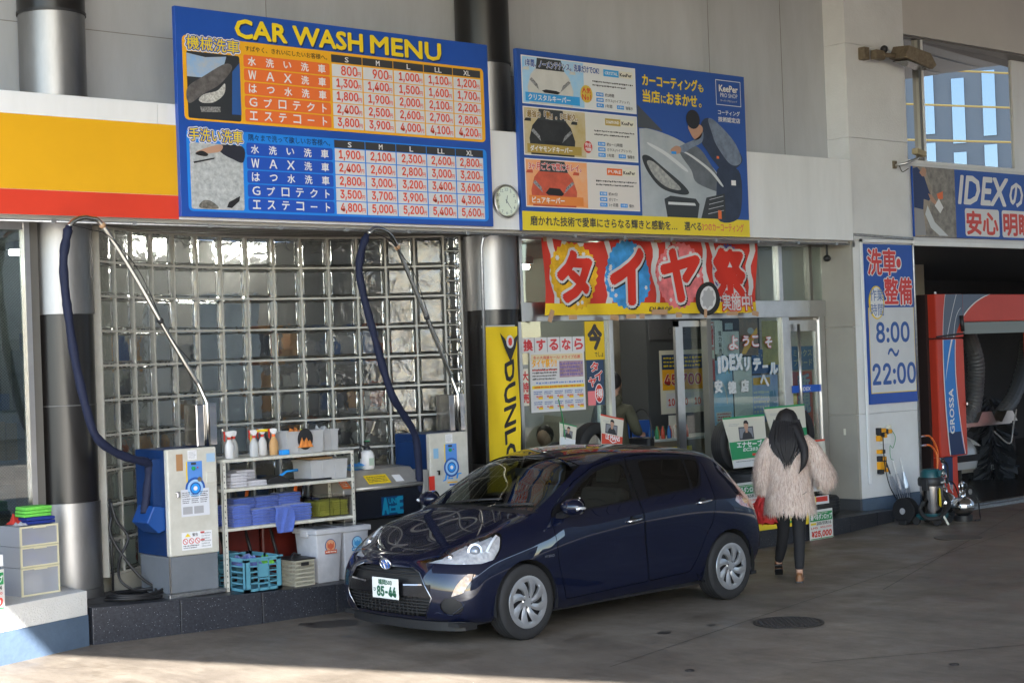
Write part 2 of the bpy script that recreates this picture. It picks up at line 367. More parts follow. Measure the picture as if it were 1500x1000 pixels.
# interior shell
INT = M('interior_wall', (.36, .34, .30), .6); INTD = M('interior_dark', (.05, .05, .055), .7)
B(2.6, 18.1, 18.4, 18.5, 0, 3.7).build('back_wall', INT, bld)
B(2.6, 24.0, 15.5, 18.4, .12, .2).build('interior_floor', M('vinyl_floor', (.30, .28, .25), .3), bld)
B(2.6, 18.1, 14.25, 18.4, 3.602, 3.7).build('ceiling', M('ceiling_board', (.33, .32, .30), .8), bld)
B(2.5, 2.6, 12.9, 18.4, 0, 7.6).build('end_wall', WALLG, bld)
B(11.62, 11.70, 13.75, 16.6, .1, 3.6).build('partition', M('partition_board', (.22, .21, .2), .7), bld)
# roof canopy above the forecourt
can = thing('forecourt_canopy', 'wide grey metal canopy roofing the forecourt overhead', 'canopy')
ed = lambda y: 2.08+(2.05-y)*.467
MB().prism([(ed(13.7), 13.7), (ed(-13), -13), (29, -13), (29, 13.7)], 7.6, 8.3, 'z').build('canopy_roof', M('canopy_metal', (.24, .245, .25), .5, noise=(.3, .15)), can)
for i in range(33):
    y = -12.8+i*.8; B(ed(y)+.3, 28.9, y, y+.62, 7.575, 7.597).build('soffit_panel', _M['canopy_metal'], can)

# fluorescent tubes in the shop, some of them added to brighten its interior
TUBE = M('lit_tube', (1, .97, .88), .5, emit=9)
for i, (x, y, ln, hz) in enumerate([(7.6, 15.9, .9, 3.5), (9.3, 16.3, .9, 3.5), (12.6, 15.0, 1.5, 3.35), (15.2, 15.2, 1.2, 3.35), (4.6, 15.2, 1.2, 3.3)]):
    t = thing('ceiling_light', ['white tube light behind the left glass blocks', 'white tube light behind the middle glass blocks', 'long white tube light above the shop window by the banner', 'white tube light inside over the sliding doors', 'white tube light inside the wired window at far left'][i], 'ceiling light', (x, y, hz))
    B(-ln/2, ln/2, -.1, .1, .03, .12).build('light_housing', WHITE, t); MB().cyl((-ln/2, 0, 0), (ln/2, 0, 0), .03).build('tube', TUBE, t)

# ---------------------------------------------------------------- round columns
def column(x, lab):
    t = thing('column', lab, 'column', (x, 13.55, 0), 0, 'round steel and black columns')
    R = .287; S = 44
    MB().lathe([(R, .14), (R, .38)], S).build('foot_ring', STEEL, t, smooth=60)
    MB().lathe([(R-.004, .384), (R-.004, 1.135)], S).build('steel_base', STEEL, t, smooth=60)
    MB().lathe([(R-.012, 1.137), (R-.012, 2.77)], S).build('black_shaft', M('black_laminate', (.014, .0125, .012), .3, noise=(1.5, .25), stretch=(1, 1, .3)), t, smooth=60)
    MB().lathe([(R-.010, 1.975), (R-.010, 1.983)], S, cap=False).build('shaft_joint', M('joint_grey', (.12, .12, .12), .5), t, smooth=60)
    MB().lathe([(R, 2.772), (R, 3.565)], S).build('steel_collar', STEEL, t, smooth=60)
    MB().lathe([(R, 4.6), (R, 5.40)], S).build('upper_steel_sleeve', STEEL, t, smooth=60)
    MB().lathe([(R+.012, 5.40), (R+.012, 5.425)], S).build('sleeve_ring', BLKP, t, smooth=60)
    MB().lathe([(R+.006, 5.425), (R+.006, 7.6)], S).build('upper_black_shaft', _M['black_laminate'], t, smooth=60)
    return t
column(6.55, 'round column beside the hose machine at the left, with steel base and blue hose in front')
column(11.52, 'round column behind the hanging yellow flag, right of the glass blocks')

# ---------------------------------------------------------------- curved glass block wall
gw = thing('glass_block_wall', 'curved wall of square clear glass blocks behind the shelf rack', 'glass block wall', (8.915, 10.94, 0))
RA, W = 3.28, .31; PH0 = math.radians(128.96)
def glass_block_mat():
    m = M('rippled_glass', (.82, .85, .84), .13, trans=1, ior=1.42); n = m.node_tree; b = n.nodes['Principled BSDF']
    tc = n.nodes.new('ShaderNodeTexCoord'); oi = n.nodes.new('ShaderNodeObjectInfo'); ad = n.nodes.new('ShaderNodeVectorMath'); ad.operation = 'ADD'
    sc = n.nodes.new('ShaderNodeVectorMath'); sc.operation = 'SCALE'; sc.inputs['Scale'].default_value = 1.0
    cb = n.nodes.new('ShaderNodeCombineXYZ'); mm = n.nodes.new('ShaderNodeMath'); mm.operation = 'MULTIPLY'; mm.inputs[1].default_value = 57.0
    n.links.new(oi.outputs['Random'], mm.inputs[0]); n.links.new(mm.outputs[0], cb.inputs[0]); n.links.new(mm.outputs[0], cb.inputs[2])
    n.links.new(tc.outputs['Object'], ad.inputs[0]); n.links.new(cb.outputs[0], ad.inputs[1])
    t = n.nodes.new('ShaderNodeTexNoise'); t.inputs['Scale'].default_value = 8; t.inputs['Detail'].default_value = 1.6; t.inputs['Distortion'].default_value = .8
    n.links.new(ad.outputs[0], t.inputs['Vector']); bp = n.nodes.new('ShaderNodeBump'); bp.inputs['Strength'].default_value = .62; bp.inputs['Distance'].default_value = .018
    n.links.new(t.outputs[0], bp.inputs['Height']); n.links.new(bp.outputs[0], b.inputs['Normal']); return m
GBM = glass_block_mat()
def block_mesh(w2, h2, nm):
    mb = MB(); d = .045
    def ring(k, y): return [(-w2*k[0], y, -h2*k[1]), (w2*k[0], y, -h2*k[1]), (w2*k[0], y, h2*k[1]), (-w2*k[0], y, h2*k[1])]
    ra = [(.93, .93), (1, 1), (1, 1), (.93, .93)]
    e = (1-.018/w2, 1-.018/h2); f = (1-.034/w2, 1-.034/h2)
    rows = [ring(f, -d+.012), ring(e, -d-.002), ring((1, 1), -d+.006), ring((1, 1), d-.006), ring(e, d+.002), ring(f, d-.012)]
    mb.grid(rows, closed=True); mb.poly(rows[0]); mb.poly(rows[-1]); return mb.mesh(nm, GBM)
BM, BS = block_mesh(.149, .149, 'glass_block'), block_mesh(.070, .149, 'glass_block')
half = block_mesh(.078, .072, 'glass_block')
for c in range(14):
    for r in range(10):
        a = PH0-(c+.5)*W/RA; o = bpy.data.objects.new('glass_block', BM); COL.objects.link(o); o.parent = gw
        o.location = (RA*math.cos(a), RA*math.sin(a), .455+.31*(r+.5)); o.rotation_euler = (0, 0, a-PI/2)
aE = PH0-14*W/RA; ex, ey = RA*math.cos(aE), RA*math.sin(aE); dE = Vector((math.sin(aE), -math.cos(aE)))
dR = Vector((1, -.12)).normalized()
for r in range(20):
    o = bpy.data.objects.new('glass_block', half); COL.objects.link(o); o.parent = gw
    o.location = (ex+dR.x*.095, ey+dR.y*.095, .455+.155*(r+.5)); o.rotation_euler = (0, 0, math.atan2(dR.y, dR.x))
gr = MB(); sg = 14*3
for r in range(11):
    z = .455+.31*r; rows = []
    for i in range(sg+1):
        a = PH0-i*14*W/RA/sg; ca, sa = math.cos(a), math.sin(a)
        rows.append([((RA-.049)*ca, (RA-.049)*sa, z-.010), ((RA+.030)*ca, (RA+.030)*sa, z-.010), ((RA+.030)*ca, (RA+.030)*sa, z+.010), ((RA-.049)*ca, (RA-.049)*sa, z+.010)])
    gr.grid(rows, closed=True)
for c in range(15):
    a = PH0-c*W/RA; ca, sa = math.cos(a), math.sin(a); ta = Vector((-sa, ca))*.010
    p = [((RA-.0485)*ca-ta.x, (RA-.0485)*sa-ta.y), ((RA-.0485)*ca+ta.x, (RA-.0485)*sa+ta.y), ((RA+.031)*ca+ta.x, (RA+.031)*sa+ta.y), ((RA+.031)*ca-ta.x, (RA+.031)*sa-ta.y)]
    gr.prism(p, .44, 3.56, 'z')
g = gr.build('grout_grid', MORT, gw); g['kind'] = 'stuff'
g2 = MB()
for r in range(21): z = .455+.155*r; g2.box(.0, .185, -.03, .03, z-.005, z+.005)
g2.box(.175, .20, -.035, .035, .44, 3.56); e = g2.build('end_grout', MORT, gw); e.location = (ex, ey, 0); e.rotation_euler = (0, 0, math.atan2(dR.y, dR.x)); e['kind'] = 'stuff'
pr = MB(); rows = []
for i in range(sg+1):
    a = PH0-i*14*W/RA/sg; ca, sa = math.cos(a), math.sin(a); rows.append([((RA-.06)*ca, (RA-.06)*sa, .20), ((RA+.05)*ca, (RA+.05)*sa, .20), ((RA+.05)*ca, (RA+.05)*sa, .443), ((RA-.06)*ca, (RA-.06)*sa, .443)])
pr.grid(rows, closed=True).build('plinth', M('plinth_render', (.46, .44, .37), .7, noise=(5, .12)), gw)
B(6.3, 11.6, 17.0, 17.05, .1, 3.6).build('tone_backdrop', M('backdrop_grey', (.27, .265, .25), .7, noise=(1, .3)), bld)  # added backdrop, toned to set the glow through the glass blocks
# goods on racks behind the glass blocks
rk = random.Random(11); cols = [M('goods_%d' % i, c, .5) for i, c in enumerate([(.42, .12, .06), (.6, .58, .55), (.10, .16, .34), (.55, .30, .12), (.10, .10, .11), (.55, .52, .46), (.3, .33, .36), (.42, .40, .38)])]
for k in range(3):
    x0 = 6.9+k*1.55
    t = thing('goods_rack', ['rack of coloured goods blurred behind the left glass blocks', 'rack of coloured goods blurred behind the middle glass blocks', 'rack of coloured goods blurred behind the right glass blocks'][k], 'rack', (x0, 15.0, .2))
    sh = MB()
    for z in (0, .55, 1.05, 1.55, 2.05): sh.box(0, 1.4, 0, .4, z, z+.03)
    for xx in (0, 1.37): sh.box(xx, xx+.03, 0, .4, 0, 2.3)
    sh.build('rack_frame', M('rack_grey', (.35, .35, .36), .5), t)
    gd = MB()
    for z in (.03, .58, 1.08, 1.58, 2.08):
        xx = .05
        while xx < 1.3:
            w_ = rk.uniform(.07, .22); gd.mat(rk.randrange(8)); gd.box(xx, min(xx+w_, 1.35), .02, .3, z, z+rk.uniform(.14, .42)); xx += w_+.01
    o = gd.build('stocked_goods', cols, t); o['kind'] = 'stuff'
    pn = B(.1, 1.2, -.25, -.24, 1.2, 2.3) if k == 0 else None
for i, (x, y, wd, z0, z1, m_) in enumerate([(7.1, 14.55, .5, .3, 1.5, CREAM), (7.75, 14.8, .45, 1.7, 2.9, WHITE), (10.0, 14.5, .6, .5, 1.3, CREAM), (8.75, 14.9, .9, 1.3, 3.0, M('pale_blue_panel', (.50, .58, .68), .4))]):  # pale panels added to imitate bright refraction patches in the blocks
    o = B(-wd/2, wd/2, 0, .03, 0, z1-z0).build('bright_patch_panel', m_, None, loc=(x, y, z0)); tag(o, ['cream board standing low behind the leftmost glass blocks', 'white board hanging high behind the left glass blocks', 'cream board standing behind the right glass blocks', 'pale blue board hanging behind the middle glass blocks'][i], 'board')

# ---------------------------------------------------------------- far-left wired shop window
ww = thing('wired_window', 'wired glass shop window with metal frame at the far left', 'window')
B(2.6, 6.14, 13.40, 13.41, .5, 3.5).build('wired_pane', thin_glass('dark_shop_glass', (.55, .62, .62), mirror=.16), ww)
B(6.14, 6.19, 13.36, 13.46, .3, 3.57).build('jamb', ALU, ww); B(6.195, 6.27, 13.38, 13.44, .3, 3.57).build('outer_jamb', M('bronze_aluminium', (.2, .19, .17), .4, .7), ww)
B(2.6, 6.14, 13.37, 13.45, 3.5, 3.57).build('head_rail', ALU, ww); B(2.6, 6.14, 13.37, 13.45, .4, .5).build('sill_rail', ALU, ww)
wm = MB()
for i in range(-90, 120):
    for s_ in (1, -1):
        x0 = 4.9+i*.028; z0, z1 = .5, 3.5; xa, xb = (x0, x0+s_*(z1-z0))
        ta = 0; tb = 1
        lo_, hi_ = 5.3, 6.138
        dx = xb-xa
        t0 = (lo_-xa)/dx; t1 = (hi_-xa)/dx; t0, t1 = min(t0, t1), max(t0, t1); t0 = max(0, t0); t1 = min(1, t1)
        if t1 <= t0: continue
        pa = (xa+dx*t0, z0+3*t0); pb = (xa+dx*t1, z0+3*t1); wm.add([(pa[0]-.0008, 13.4055, pa[1]), (pb[0]-.0008, 13.4055, pb[1]), (pb[0]+.0008, 13.4055, pb[1]), (pa[0]+.0008, 13.4055, pa[1])], [(0, 1, 2, 3)])
o = wm.build('wire_mesh', M('wire', (.3, .3, .3), .4, .8), ww); o['kind'] = 'stuff'
lr = MB(); 
for z in (.6, 1.05, 1.5, 1.95): lr.box(0, 3.0, 0, .35, z-.03, z)
t = thing('accessory_rack', 'rack of small coloured packets inside the far left window', 'rack', (3.4, 14.2, 0)); lr.build('rack_frame', _M['rack_grey'], t)
gd = MB()
for z in (.6, 1.05, 1.5, 1.95):
    xx = 0.02
    while xx < 2.9: w_ = rk.uniform(.05, .16); gd.mat(rk.randrange(8)); gd.box(xx, xx+w_, .0, .25, z, z+rk.uniform(.1, .36)); xx += w_+.01
o = gd.build('packets', cols, t); o['kind'] = 'stuff'

# ---------------------------------------------------------------- shop entrance (door plane y = 13.42)
en = thing('shop_entrance', 'aluminium and glass shop front with sliding doors under the tyre banner', 'shop front')
Y0 = 13.42; zf = lambda x: kz(x)
def post(x0, x1, z0, z1, nm='mullion', y0=Y0-.04, y1=Y0+.06, m=ALU): return B(x0, x1, y0, y1, z0, z1).build(nm, m, en, bevel=.003)
post(11.79, 17.0, 2.64, 2.848, 'transom')
post(11.79, 11.83, 2.85, 3.57); post(15.66, 15.72, 2.85, 3.57, m=_M['bronze_aluminium']); post(16.10, 16.17, 2.85, 3.57); post(16.70, 16.76, 2.85, 3.57, m=_M['bronze_aluminium'])
post(11.80, 16.99, 3.53, 3.57, 'head_rail')
post(11.72, 11.78, .2, 2.64); post(13.10, 13.16, .2, 2.64); post(14.73, 14.81, .2, 2.64, m=_M['bronze_aluminium']); post(16.13, 16.26, .18, 2.64); post(16.86, 16.97, .15, 2.64)
post(11.78, 13.1, .21, .31, 'bottom_rail'); post(14.81, 16.13, .19, .3, 'bottom_rail')
GL = thin_glass('shop_glass', (.80, .86, .84), mirror=.07)
def pane(x0, x1, z0, z1, y=Y0): return B(x0, x1, y, y+.008, z0, z1).build('glass_pane', GL, en)
pane(11.83, 16.99, 2.85, 3.53); pane(11.78, 13.10, .31, 2.64); pane(14.81, 16.13, .3, 2.64)
# sliding doors, half open
for nm_, x0, x1, yy in (('sliding_door', 12.97, 13.26, Y0+.09), ('sliding_door', 14.30, 15.1, Y0+.09)):
    d = MB(); d.box(x0, x0+.06, yy-.02, yy+.02, .22, 2.62)
    if x0 > 14: d.mat(0).box(x0+.06, x0+.13, yy-.015, yy+.02, .22, 2.62)
    d.box(x0, x1, yy-.02, yy+.02, .22, .32); d.box(x0, x1, yy-.02, yy+.02, 2.55, 2.62); d.box(x1-.05, x1, yy-.02, yy+.02, .22, 2.62)
    dd = d.build(nm_, ALU, en); B(x0+.06, x1-.05, yy-.004, yy+.004, .32, 2.55).build('door_glass', GL, dd)
# hinged door at the right
d = MB().box(16.26, 16.31, Y0-.02, Y0+.03, .2, 2.6); d.box(16.80, 16.86, Y0-.02, Y0+.03, .2, 2.6); d.box(16.31, 16.80, Y0-.02, Y0+.03, 2.46, 2.6); d.box(16.31, 16.8, Y0-.02, Y0+.03, .2, .34)
hd = d.build('hinged_door', ALU, en); B(16.31, 16.80, Y0, Y0+.008, .34, 2.46).build('door_glass', GL, hd)
MB().cyl((16.40, Y0-.075, 1.0), (16.40, Y0-.075, 2.55), .02, 12).build('push_bar', ALU, hd, smooth=True)
plate(hd, 'blue_band', 16.285, 16.965, 1.685, 1.775, M('band_blue', (.02, .11, .55), .35), y=Y0-.024)
text(hd, 'IDEX', 16.49, 1.705, .16, .045, WHITE, y=Y0-.028, bold=.05, shear=.2)

# ---------------------------------------------------------------- pier beside the wash bay
pier = thing('white_pier', 'white rendered pier with blue-grey painted foot between entrance and wash bay', 'pier')
for z0, z1 in ((.31, 1.376), (1.38, 2.496), (2.50, 3.616), (3.62, 4.896), (4.90, 6.096), (6.10, 7.6)):
    B(17.05, 18.30, 12.95, 14.5, z0, z1).build('wall_panel', WALLW, pier, bevel=.004)
B(17.046, 18.304, 12.946, 14.5, -.02, .307).build('painted_foot', PAINTB, pier)
# side cladding facing the entrance, beige-grey
for z0, z1 in ((.31, 1.37), (1.374, 2.49), (2.494, 3.575)): B(17.0, 17.046, 12.953, 14.5, z0, z1).build('side_panel', TILEG, pier)
B(16.996, 17.044, 12.95, 14.5, .1, .307).build('side_foot', M('dark_skirting', (.06, .065, .075), .5), pier)
# right-hand building part: beam over the bay, window above
rb = thing('bay_building', 'white building part over the wash bay with a wide mirrored window', 'building')
B(18.305, 34, 12.96, 13.02, 3.545, 4.64).build('beam_panel', WALLW, rb); B(18.305, 34, 12.94, 12.958, 3.545, 3.60).build('beam_trim', FASW, rb)
B(18.305, 34, 12.96, 13.3, 4.643, 4.68).build('window_ledge', FASW, rb)
B(18.30, 34, 12.952, 15, 6.34, 7.6).build('upper_wall', M('warm_grey_wall', (.58, .56, .55), .6, noise=(.8, .08)), rb)
B(21.30, 34, 13.23, 13.5, 4.64, 6.34).build('side_wall', FASW, rb)
for i in range(9): B(18.31, 33.9, 12.98+i*.04, 13.012+i*.04, 6.31, 6.335).build('soffit_slat', SOFF, rb)
wn = MB().box(18.305, 18.33, 13.0, 13.1, 4.68, 6.31); wn.box(18.68, 18.74, 13.0, 13.06, 4.68, 6.31)
wf = wn.build('window_frame', _M['bronze_aluminium'], rb); B(18.743, 18.775, 12.985, 13.05, 4.68, 6.31).build('mullion', FASW, wf)
WG = thin_glass('mirror_window', (.18, .22, .25), mirror=.8)

for a_, b_ in ((0, .36), (.45, 2.98)): o = B(a_, b_, 0, .008, 4.68, 6.31).build('window_pane', WG, rb); o.location = (18.33, 13.02, 0); o.rotation_euler = (0, 0, math.radians(4.5))
B(18.3, 34, 13.9, 14, 4.64, 7.6).build('room_back', INTD, rb)
# the dark bay inside
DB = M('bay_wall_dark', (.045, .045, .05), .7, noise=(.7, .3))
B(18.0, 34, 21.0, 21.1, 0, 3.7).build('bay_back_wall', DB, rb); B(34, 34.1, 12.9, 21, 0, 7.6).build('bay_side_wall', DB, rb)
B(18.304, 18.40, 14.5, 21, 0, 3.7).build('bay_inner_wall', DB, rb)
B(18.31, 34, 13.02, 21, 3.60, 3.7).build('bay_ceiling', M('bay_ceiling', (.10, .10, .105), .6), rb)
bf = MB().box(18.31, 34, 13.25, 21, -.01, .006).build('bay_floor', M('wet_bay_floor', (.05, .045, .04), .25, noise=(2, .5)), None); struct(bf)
rl = thing('door_track', 'steel threshold track across the wash bay opening', 'track'); B(18.35, 34, 12.72, 12.77, .0, .04).build('track_rail', GALV, rl); B(18.35, 34, 12.85, 12.89, .0, .05).build('track_rail', GALV, rl)

# conduits
def pipe_thing(nm, lab, cat, pts, r, m, parts=(), seg=8):
    o = MB().tube(pts, r, seg).build(nm, m, None, smooth=True); return tag(o, lab, cat)
cdt = thing('conduit', 'thin grey conduit running along under the whole fascia', 'conduit')
MB().tube([(2.6, 12.96, 3.535), (16.98, 12.96, 3.535)], .012, 8).build('pipe', GALV, cdt, smooth=True)
cc = MB()
for i in range(15): cc.box(6.2+i*.75, 6.24+i*.75, 12.942, 12.978, 3.52, 3.552)
cc.build('pipe_clip', GALV, cdt)['kind'] = 'stuff'
pipe_thing('drain_pipe', 'slim steel pipe dropping beside the black column left of the yellow flag', 'pipe', [(11.08, 13.05, 3.54), (11.02, 13.07, 3.50), (11.02, 13.1, 3.4), (11.02, 13.12, .98)], .018, GALV)
pipe_thing('pier_conduit', 'grey conduit down the right edge of the white pier', 'conduit', [(17.04, 12.93, 3.50), (17.04, 12.93, 3.66), (18.30, 12.93, 3.63), (18.30, 12.93, 3.4), (18.29, 12.93, .45)], .017, GALV)

# office block across the road, mirrored in the upper window
ob = thing('office_block', 'grey office block with tall window strips, seen mirrored in the upper window', 'building', (68, -8, 0), math.radians(67))
OW = M('office_wall', (.15, .165, .18), .7, noise=(.3, .1)); OG = M('office_glass', (.26, .32, .39), .12, .75)
B(-30, 30, -12, 0, 0, 42).build('wall', OW, ob)
for i in range(20):
    for k in range(6): B(-13+i*1.32, -12.45+i*1.32, .0, .05, 1.2+k*3.3+.25*(i % 3), 4.1+k*3.3+.25*(i % 3)).build('window', OG, ob)
sb = thing('street_buildings', 'row of dark shuttered buildings across the road, mirrored in the shop glass', 'building', (0, -30, 0))
B(-2, 48, -8, 0, 0, 12).build('wall', M('street_wall', (.3, .28, .27), .7, noise=(.15, .5)), sb)
for i in range(8): B(1+i*6, 5+i*6, 0, .1, 1+4*(i % 2), 3.6+4*(i % 2)).build('window', M('street_glass', (.05, .06, .08), .2), sb)
# ================================================================== SIGNS
def board(nm, lab, cat, x, z, wd, ht, m, y=12.90, th=.05):
    t = thing(nm, lab, cat, (x, y-th, z)); B(0, wd, 0, th, 0, ht).build('panel', m, t, bevel=.003); return t
def bez3(a, b, c, n=14): return [((1-t)**2*a[0]+2*t*(1-t)*b[0]+t*t*c[0], (1-t)**2*a[1]+2*t*(1-t)*b[1]+t*t*c[1]) for t in [k/n for k in range(n+1)]]
def sm(P_, n=5):
    out = []; m = len(P_)
    for i in range(m):
        a, b, c, d = (np.array(P_[(i+k-1) % m], float) for k in range(4))
        for k in range(n): t = k/n; out.append(tuple(.5*(2*b+(c-a)*t+(2*a-5*b+4*c-d)*t*t+(3*b-a-3*c+d)*t**3)*1.0))
    return out
# ---- price board
s1 = board('price_board', 'large blue price board headed CAR WASH MENU above the glass blocks', 'price board', 7.377, 3.602, 3.607, 1.86, BLUE)
DKB = M('letter_shadow', (.01, .03, .12), .4)
for wd_, x, w_ in (('CAR', .612, .55), ('WASH', 1.235, .79), ('MENU', 2.125, .86)):
    text(s1, wd_, x, 1.640, w_, .165, M('title_yellow', (.86, .64, .02), .3), y=-.008, bold=.062, edge=None)
    text(s1, wd_, x+.013, 1.627, w_, .165, DKB, y=-.005, bold=.062, name='letter_shadow')
plate(s1, 'orange_field', .062, 3.54, .857, 1.61, ORG, r=.045); plate(s1, 'light_blue_field', .072, 3.545, .05, .785, M('field_blue', (.02, .24, .80), .35), r=.045)
def photo_car(x0, x1, z0, z1, par):
    """small printed picture: dark bonnet with a bright headlamp"""
    w_, h_ = x1-x0, z1-z0; P = lambda pts: [(x0+a*w_, z0+b*h_) for a, b in pts]
    plate(par, 'picture_ground', x0, x1, z0, z1, M('pic_dark', (.03, .034, .04), .4), y=-.004, r=.02)
    pg(par, 'picture_sky', P([(0, .62), (0, .97), (.35, .93), (.75, .97), (.70, .84), (.3, .62)]), M('pic_sky', (.20, .36, .60), .4, noise=(9, .5, (.45, .47, .5))), -.0055)
    pg(par, 'picture_bonnet', sm(P([(0, .45), (.3, .64), (.72, .86), (.85, .80), (.62, .55), (.3, .38), (.02, .22)])), M('pic_bonnet', (.14, .13, .13), .4, noise=(14, .6)), -.0065)
    pg(par, 'picture_lamp', sm(P([(.2, .28), (.3, .37), (.55, .44), (.7, .56), (.68, .40), (.5, .27), (.3, .24)])), M('pic_lamp', (.6, .6, .58), .3, noise=(60, .6)), -.0075)
    pg(par, 'picture_grille', P([(.22, .18), (.6, .2), (.6, .12), (.24, .10)]), M('pic_grille', (.3, .3, .3), .4, noise=(80, .8)), -.0075)
    pg(par, 'picture_glass', P([(.82, .1), (1, .1), (1, .9), (.85, .75)]), M('pic_blue', (.03, .10, .32), .4), -.0075)
photo_car(.10, .645, .875, 1.47, s1)
x0, x1, z0, z1 = .102, .647, .07, .66; P = lambda pts: [(x0+a*(x1-x0), z0+b*(z1-z0)) for a, b in pts]
plate(s1, 'picture_ground', x0, x1, z0, z1, M('pic_foam', (.50, .52, .53), .5, noise=(22, .5, (.30, .32, .34))), y=-.004, r=.02)
pg(s1, 'picture_worker', sm(P([(.52, .98), (1, .98), (1, .74), (.8, .78), (.6, .86)])), M('pic_navy', (.02, .022, .035), .5), -.0055)
pg(s1, 'picture_arm', sm(P([(.12, .86), (.5, .98), (.62, .97), (.55, .88), (.3, .84), (.2, .80)])), SKIN, -.0065)
pg(s1, 'picture_glove', sm(P([(.1, .84), (.22, .88), (.33, .84), (.3, .80), (.15, .81)])), BLKP, -.0075)
pg(s1, 'picture_wiper', P([(.06, .71), (.46, .79), (.45, .765), (.07, .685)]), BLKP, -.0065)
pg(s1, 'picture_lamp', sm(P([(.15, .02), (.2, .12), (.35, .13), (.5, .02)])), M('pic_lamp2', (.2, .19, .17), .3, noise=(40, .7)), -.0065)
pg(s1, 'picture_grille', P([(.66, .04), (.7, .12), (.92, .22), (.9, .14), (.75, .03)]), BLKP, -.0065)
def badge(par, s, x, z, w_, h_):
    text(par, s, x, z, w_, h_, M('badge_yellow', (.80, .60, .03), .35), y=-.013, bold=.02, edge=(BLUE, .09), name='badge_lettering')
    text(par, s, x, z, w_, h_, WHITE, y=-.0085, bold=.20, name='badge_outline')
badge(s1, '機械洗車', .10, 1.487, .54, .118); badge(s1, '手洗い洗車', .095, .672, .55, .115)
text(s1, 'すばやく、きれいにしたいお客様へ。', .712, 1.522, .90, .052, BLACK, y=-.004, bold=.012, res=1)
text(s1, '隅々まで洗って欲しいお客様へ。', .712, .708, .90, .062, M('print_navy', (.01, .03, .10), .4), y=-.004, bold=.012, res=1)
rows = ['水洗い洗車', 'ＷＡＸ洗車', 'はっ水洗車', 'Ｇプロテクト', 'エステコート']
pr1 = [[800, 900, 1000, 1100, 1200], [1300, 1400, 1500, 1600, 1700], [1800, 1900, 2000, 2100, 2200], [2400, 2500, 2600, 2700, 2800], [3800, 3900, 4000, 4100, 4200]]
pr2 = [[1900, 2100, 2300, 2600, 2800], [2400, 2600, 2800, 3000, 3200], [2800, 3000, 3200, 3400, 3600], [3500, 3700, 3900, 4100, 4300], [4800, 5000, 5200, 5400, 5600]]
RED1 = M('price_red', (.72, .085, .045), .35); CELL = M('price_cell', (.68, .69, .72), .35)
cx = [1.655, 2.018, 2.388, 2.765, 3.135, 3.502]
for top, prs, rm, hz in ((1.497, pr1, ORR, 1.583), (.695, pr2, M('row_blue', (.02, .09, .50), .35), .772)):
    rh = (top-(.877 if top > 1 else .066))/5
    for r in range(5):
        z = top-(r+1)*rh
        plate(s1, 'row_field', .688, 1.635, z+.006, z+rh-.006, rm, y=-.004, r=.018)
        lab_ = rows[r]; n = len(lab_); step = .80/(n-1) if n == 5 else .82/(n-1)
        for i, ch in enumerate(lab_):
            cw = .082; small = ch in 'っい'
            hh = .078 if not small else .06
            if ch == 'ー': text(s1, ch, .735+i*step*.96, z+rh*.5-.006, cw*.9, .012, WHITE, y=-.006, bold=.03)
            elif ch == 'ト': text(s1, ch, .75+i*step*.96, z+rh*.5-.039, cw*.55, hh, WHITE, y=-.006, bold=.03)
            else: text(s1, ch, .735+i*step*.96, z+rh*.5-hh/2, cw, hh, WHITE, y=-.006, bold=.03)
        for k in range(5):
            plate(s1, 'price_cell', cx[k]+.006, cx[k+1]-.008, z+.005, z+rh-.004, CELL, y=-.004)
            p = prs[r][k]; s = '%d,%03d' % (p//1000, p % 1000) if p > 999 else str(p)
            wd_ = .245 if p > 999 else .185
            text(s1, s, cx[k+1]-.065-wd_, z+.022-(.008 if p > 999 else 0), wd_, .094 if p > 999 else .086, RED1, y=-.0065, bold=.045, name='price')
            text(s1, '円', cx[k+1]-.060, z+.024, .036, .040, RED1, y=-.0065, bold=.03, res=1)
    for k, s in enumerate(['S', 'M', 'L', 'LL', 'XL']):
        plate(s1, 'size_cell', cx[k]+.002, cx[k+1]-.006, hz-.073, hz, CHAR, y=-.004)
        text(s1, s, (cx[k]+cx[k+1])/2-.022*len(s), hz-.062, .042*len(s), .048, WHITE, y=-.006, bold=.03)

# ---- coating board
s2 = board('coating_board', 'blue car-coating board with silver car picture and yellow bottom strip', 'advertising board', 11.378, 3.575, 3.58, 1.895, M('board_blue', (.022, .085, .36), .35, noise=(1, .08)))
plate(s2, 'yellow_strip', .0, 3.58, .0, .20, M('strip_yellow', (.80, .62, .03), .35), y=-.003)
text(s2, '磨かれた技術で愛車にさらなる輝きと感動を…', .11, .052, 2.22, .10, CHAR, y=-.0055, bold=.03)
text(s2, '選べる', 2.355+.10, .055, .30-.02, .095, CHAR, y=-.0055, bold=.03); text(s2, '3つのカーコーティング', 2.75, .055, .72, .095, M('strip_red', (.7, .12, .1), .4), y=-.0055, bold=.02)
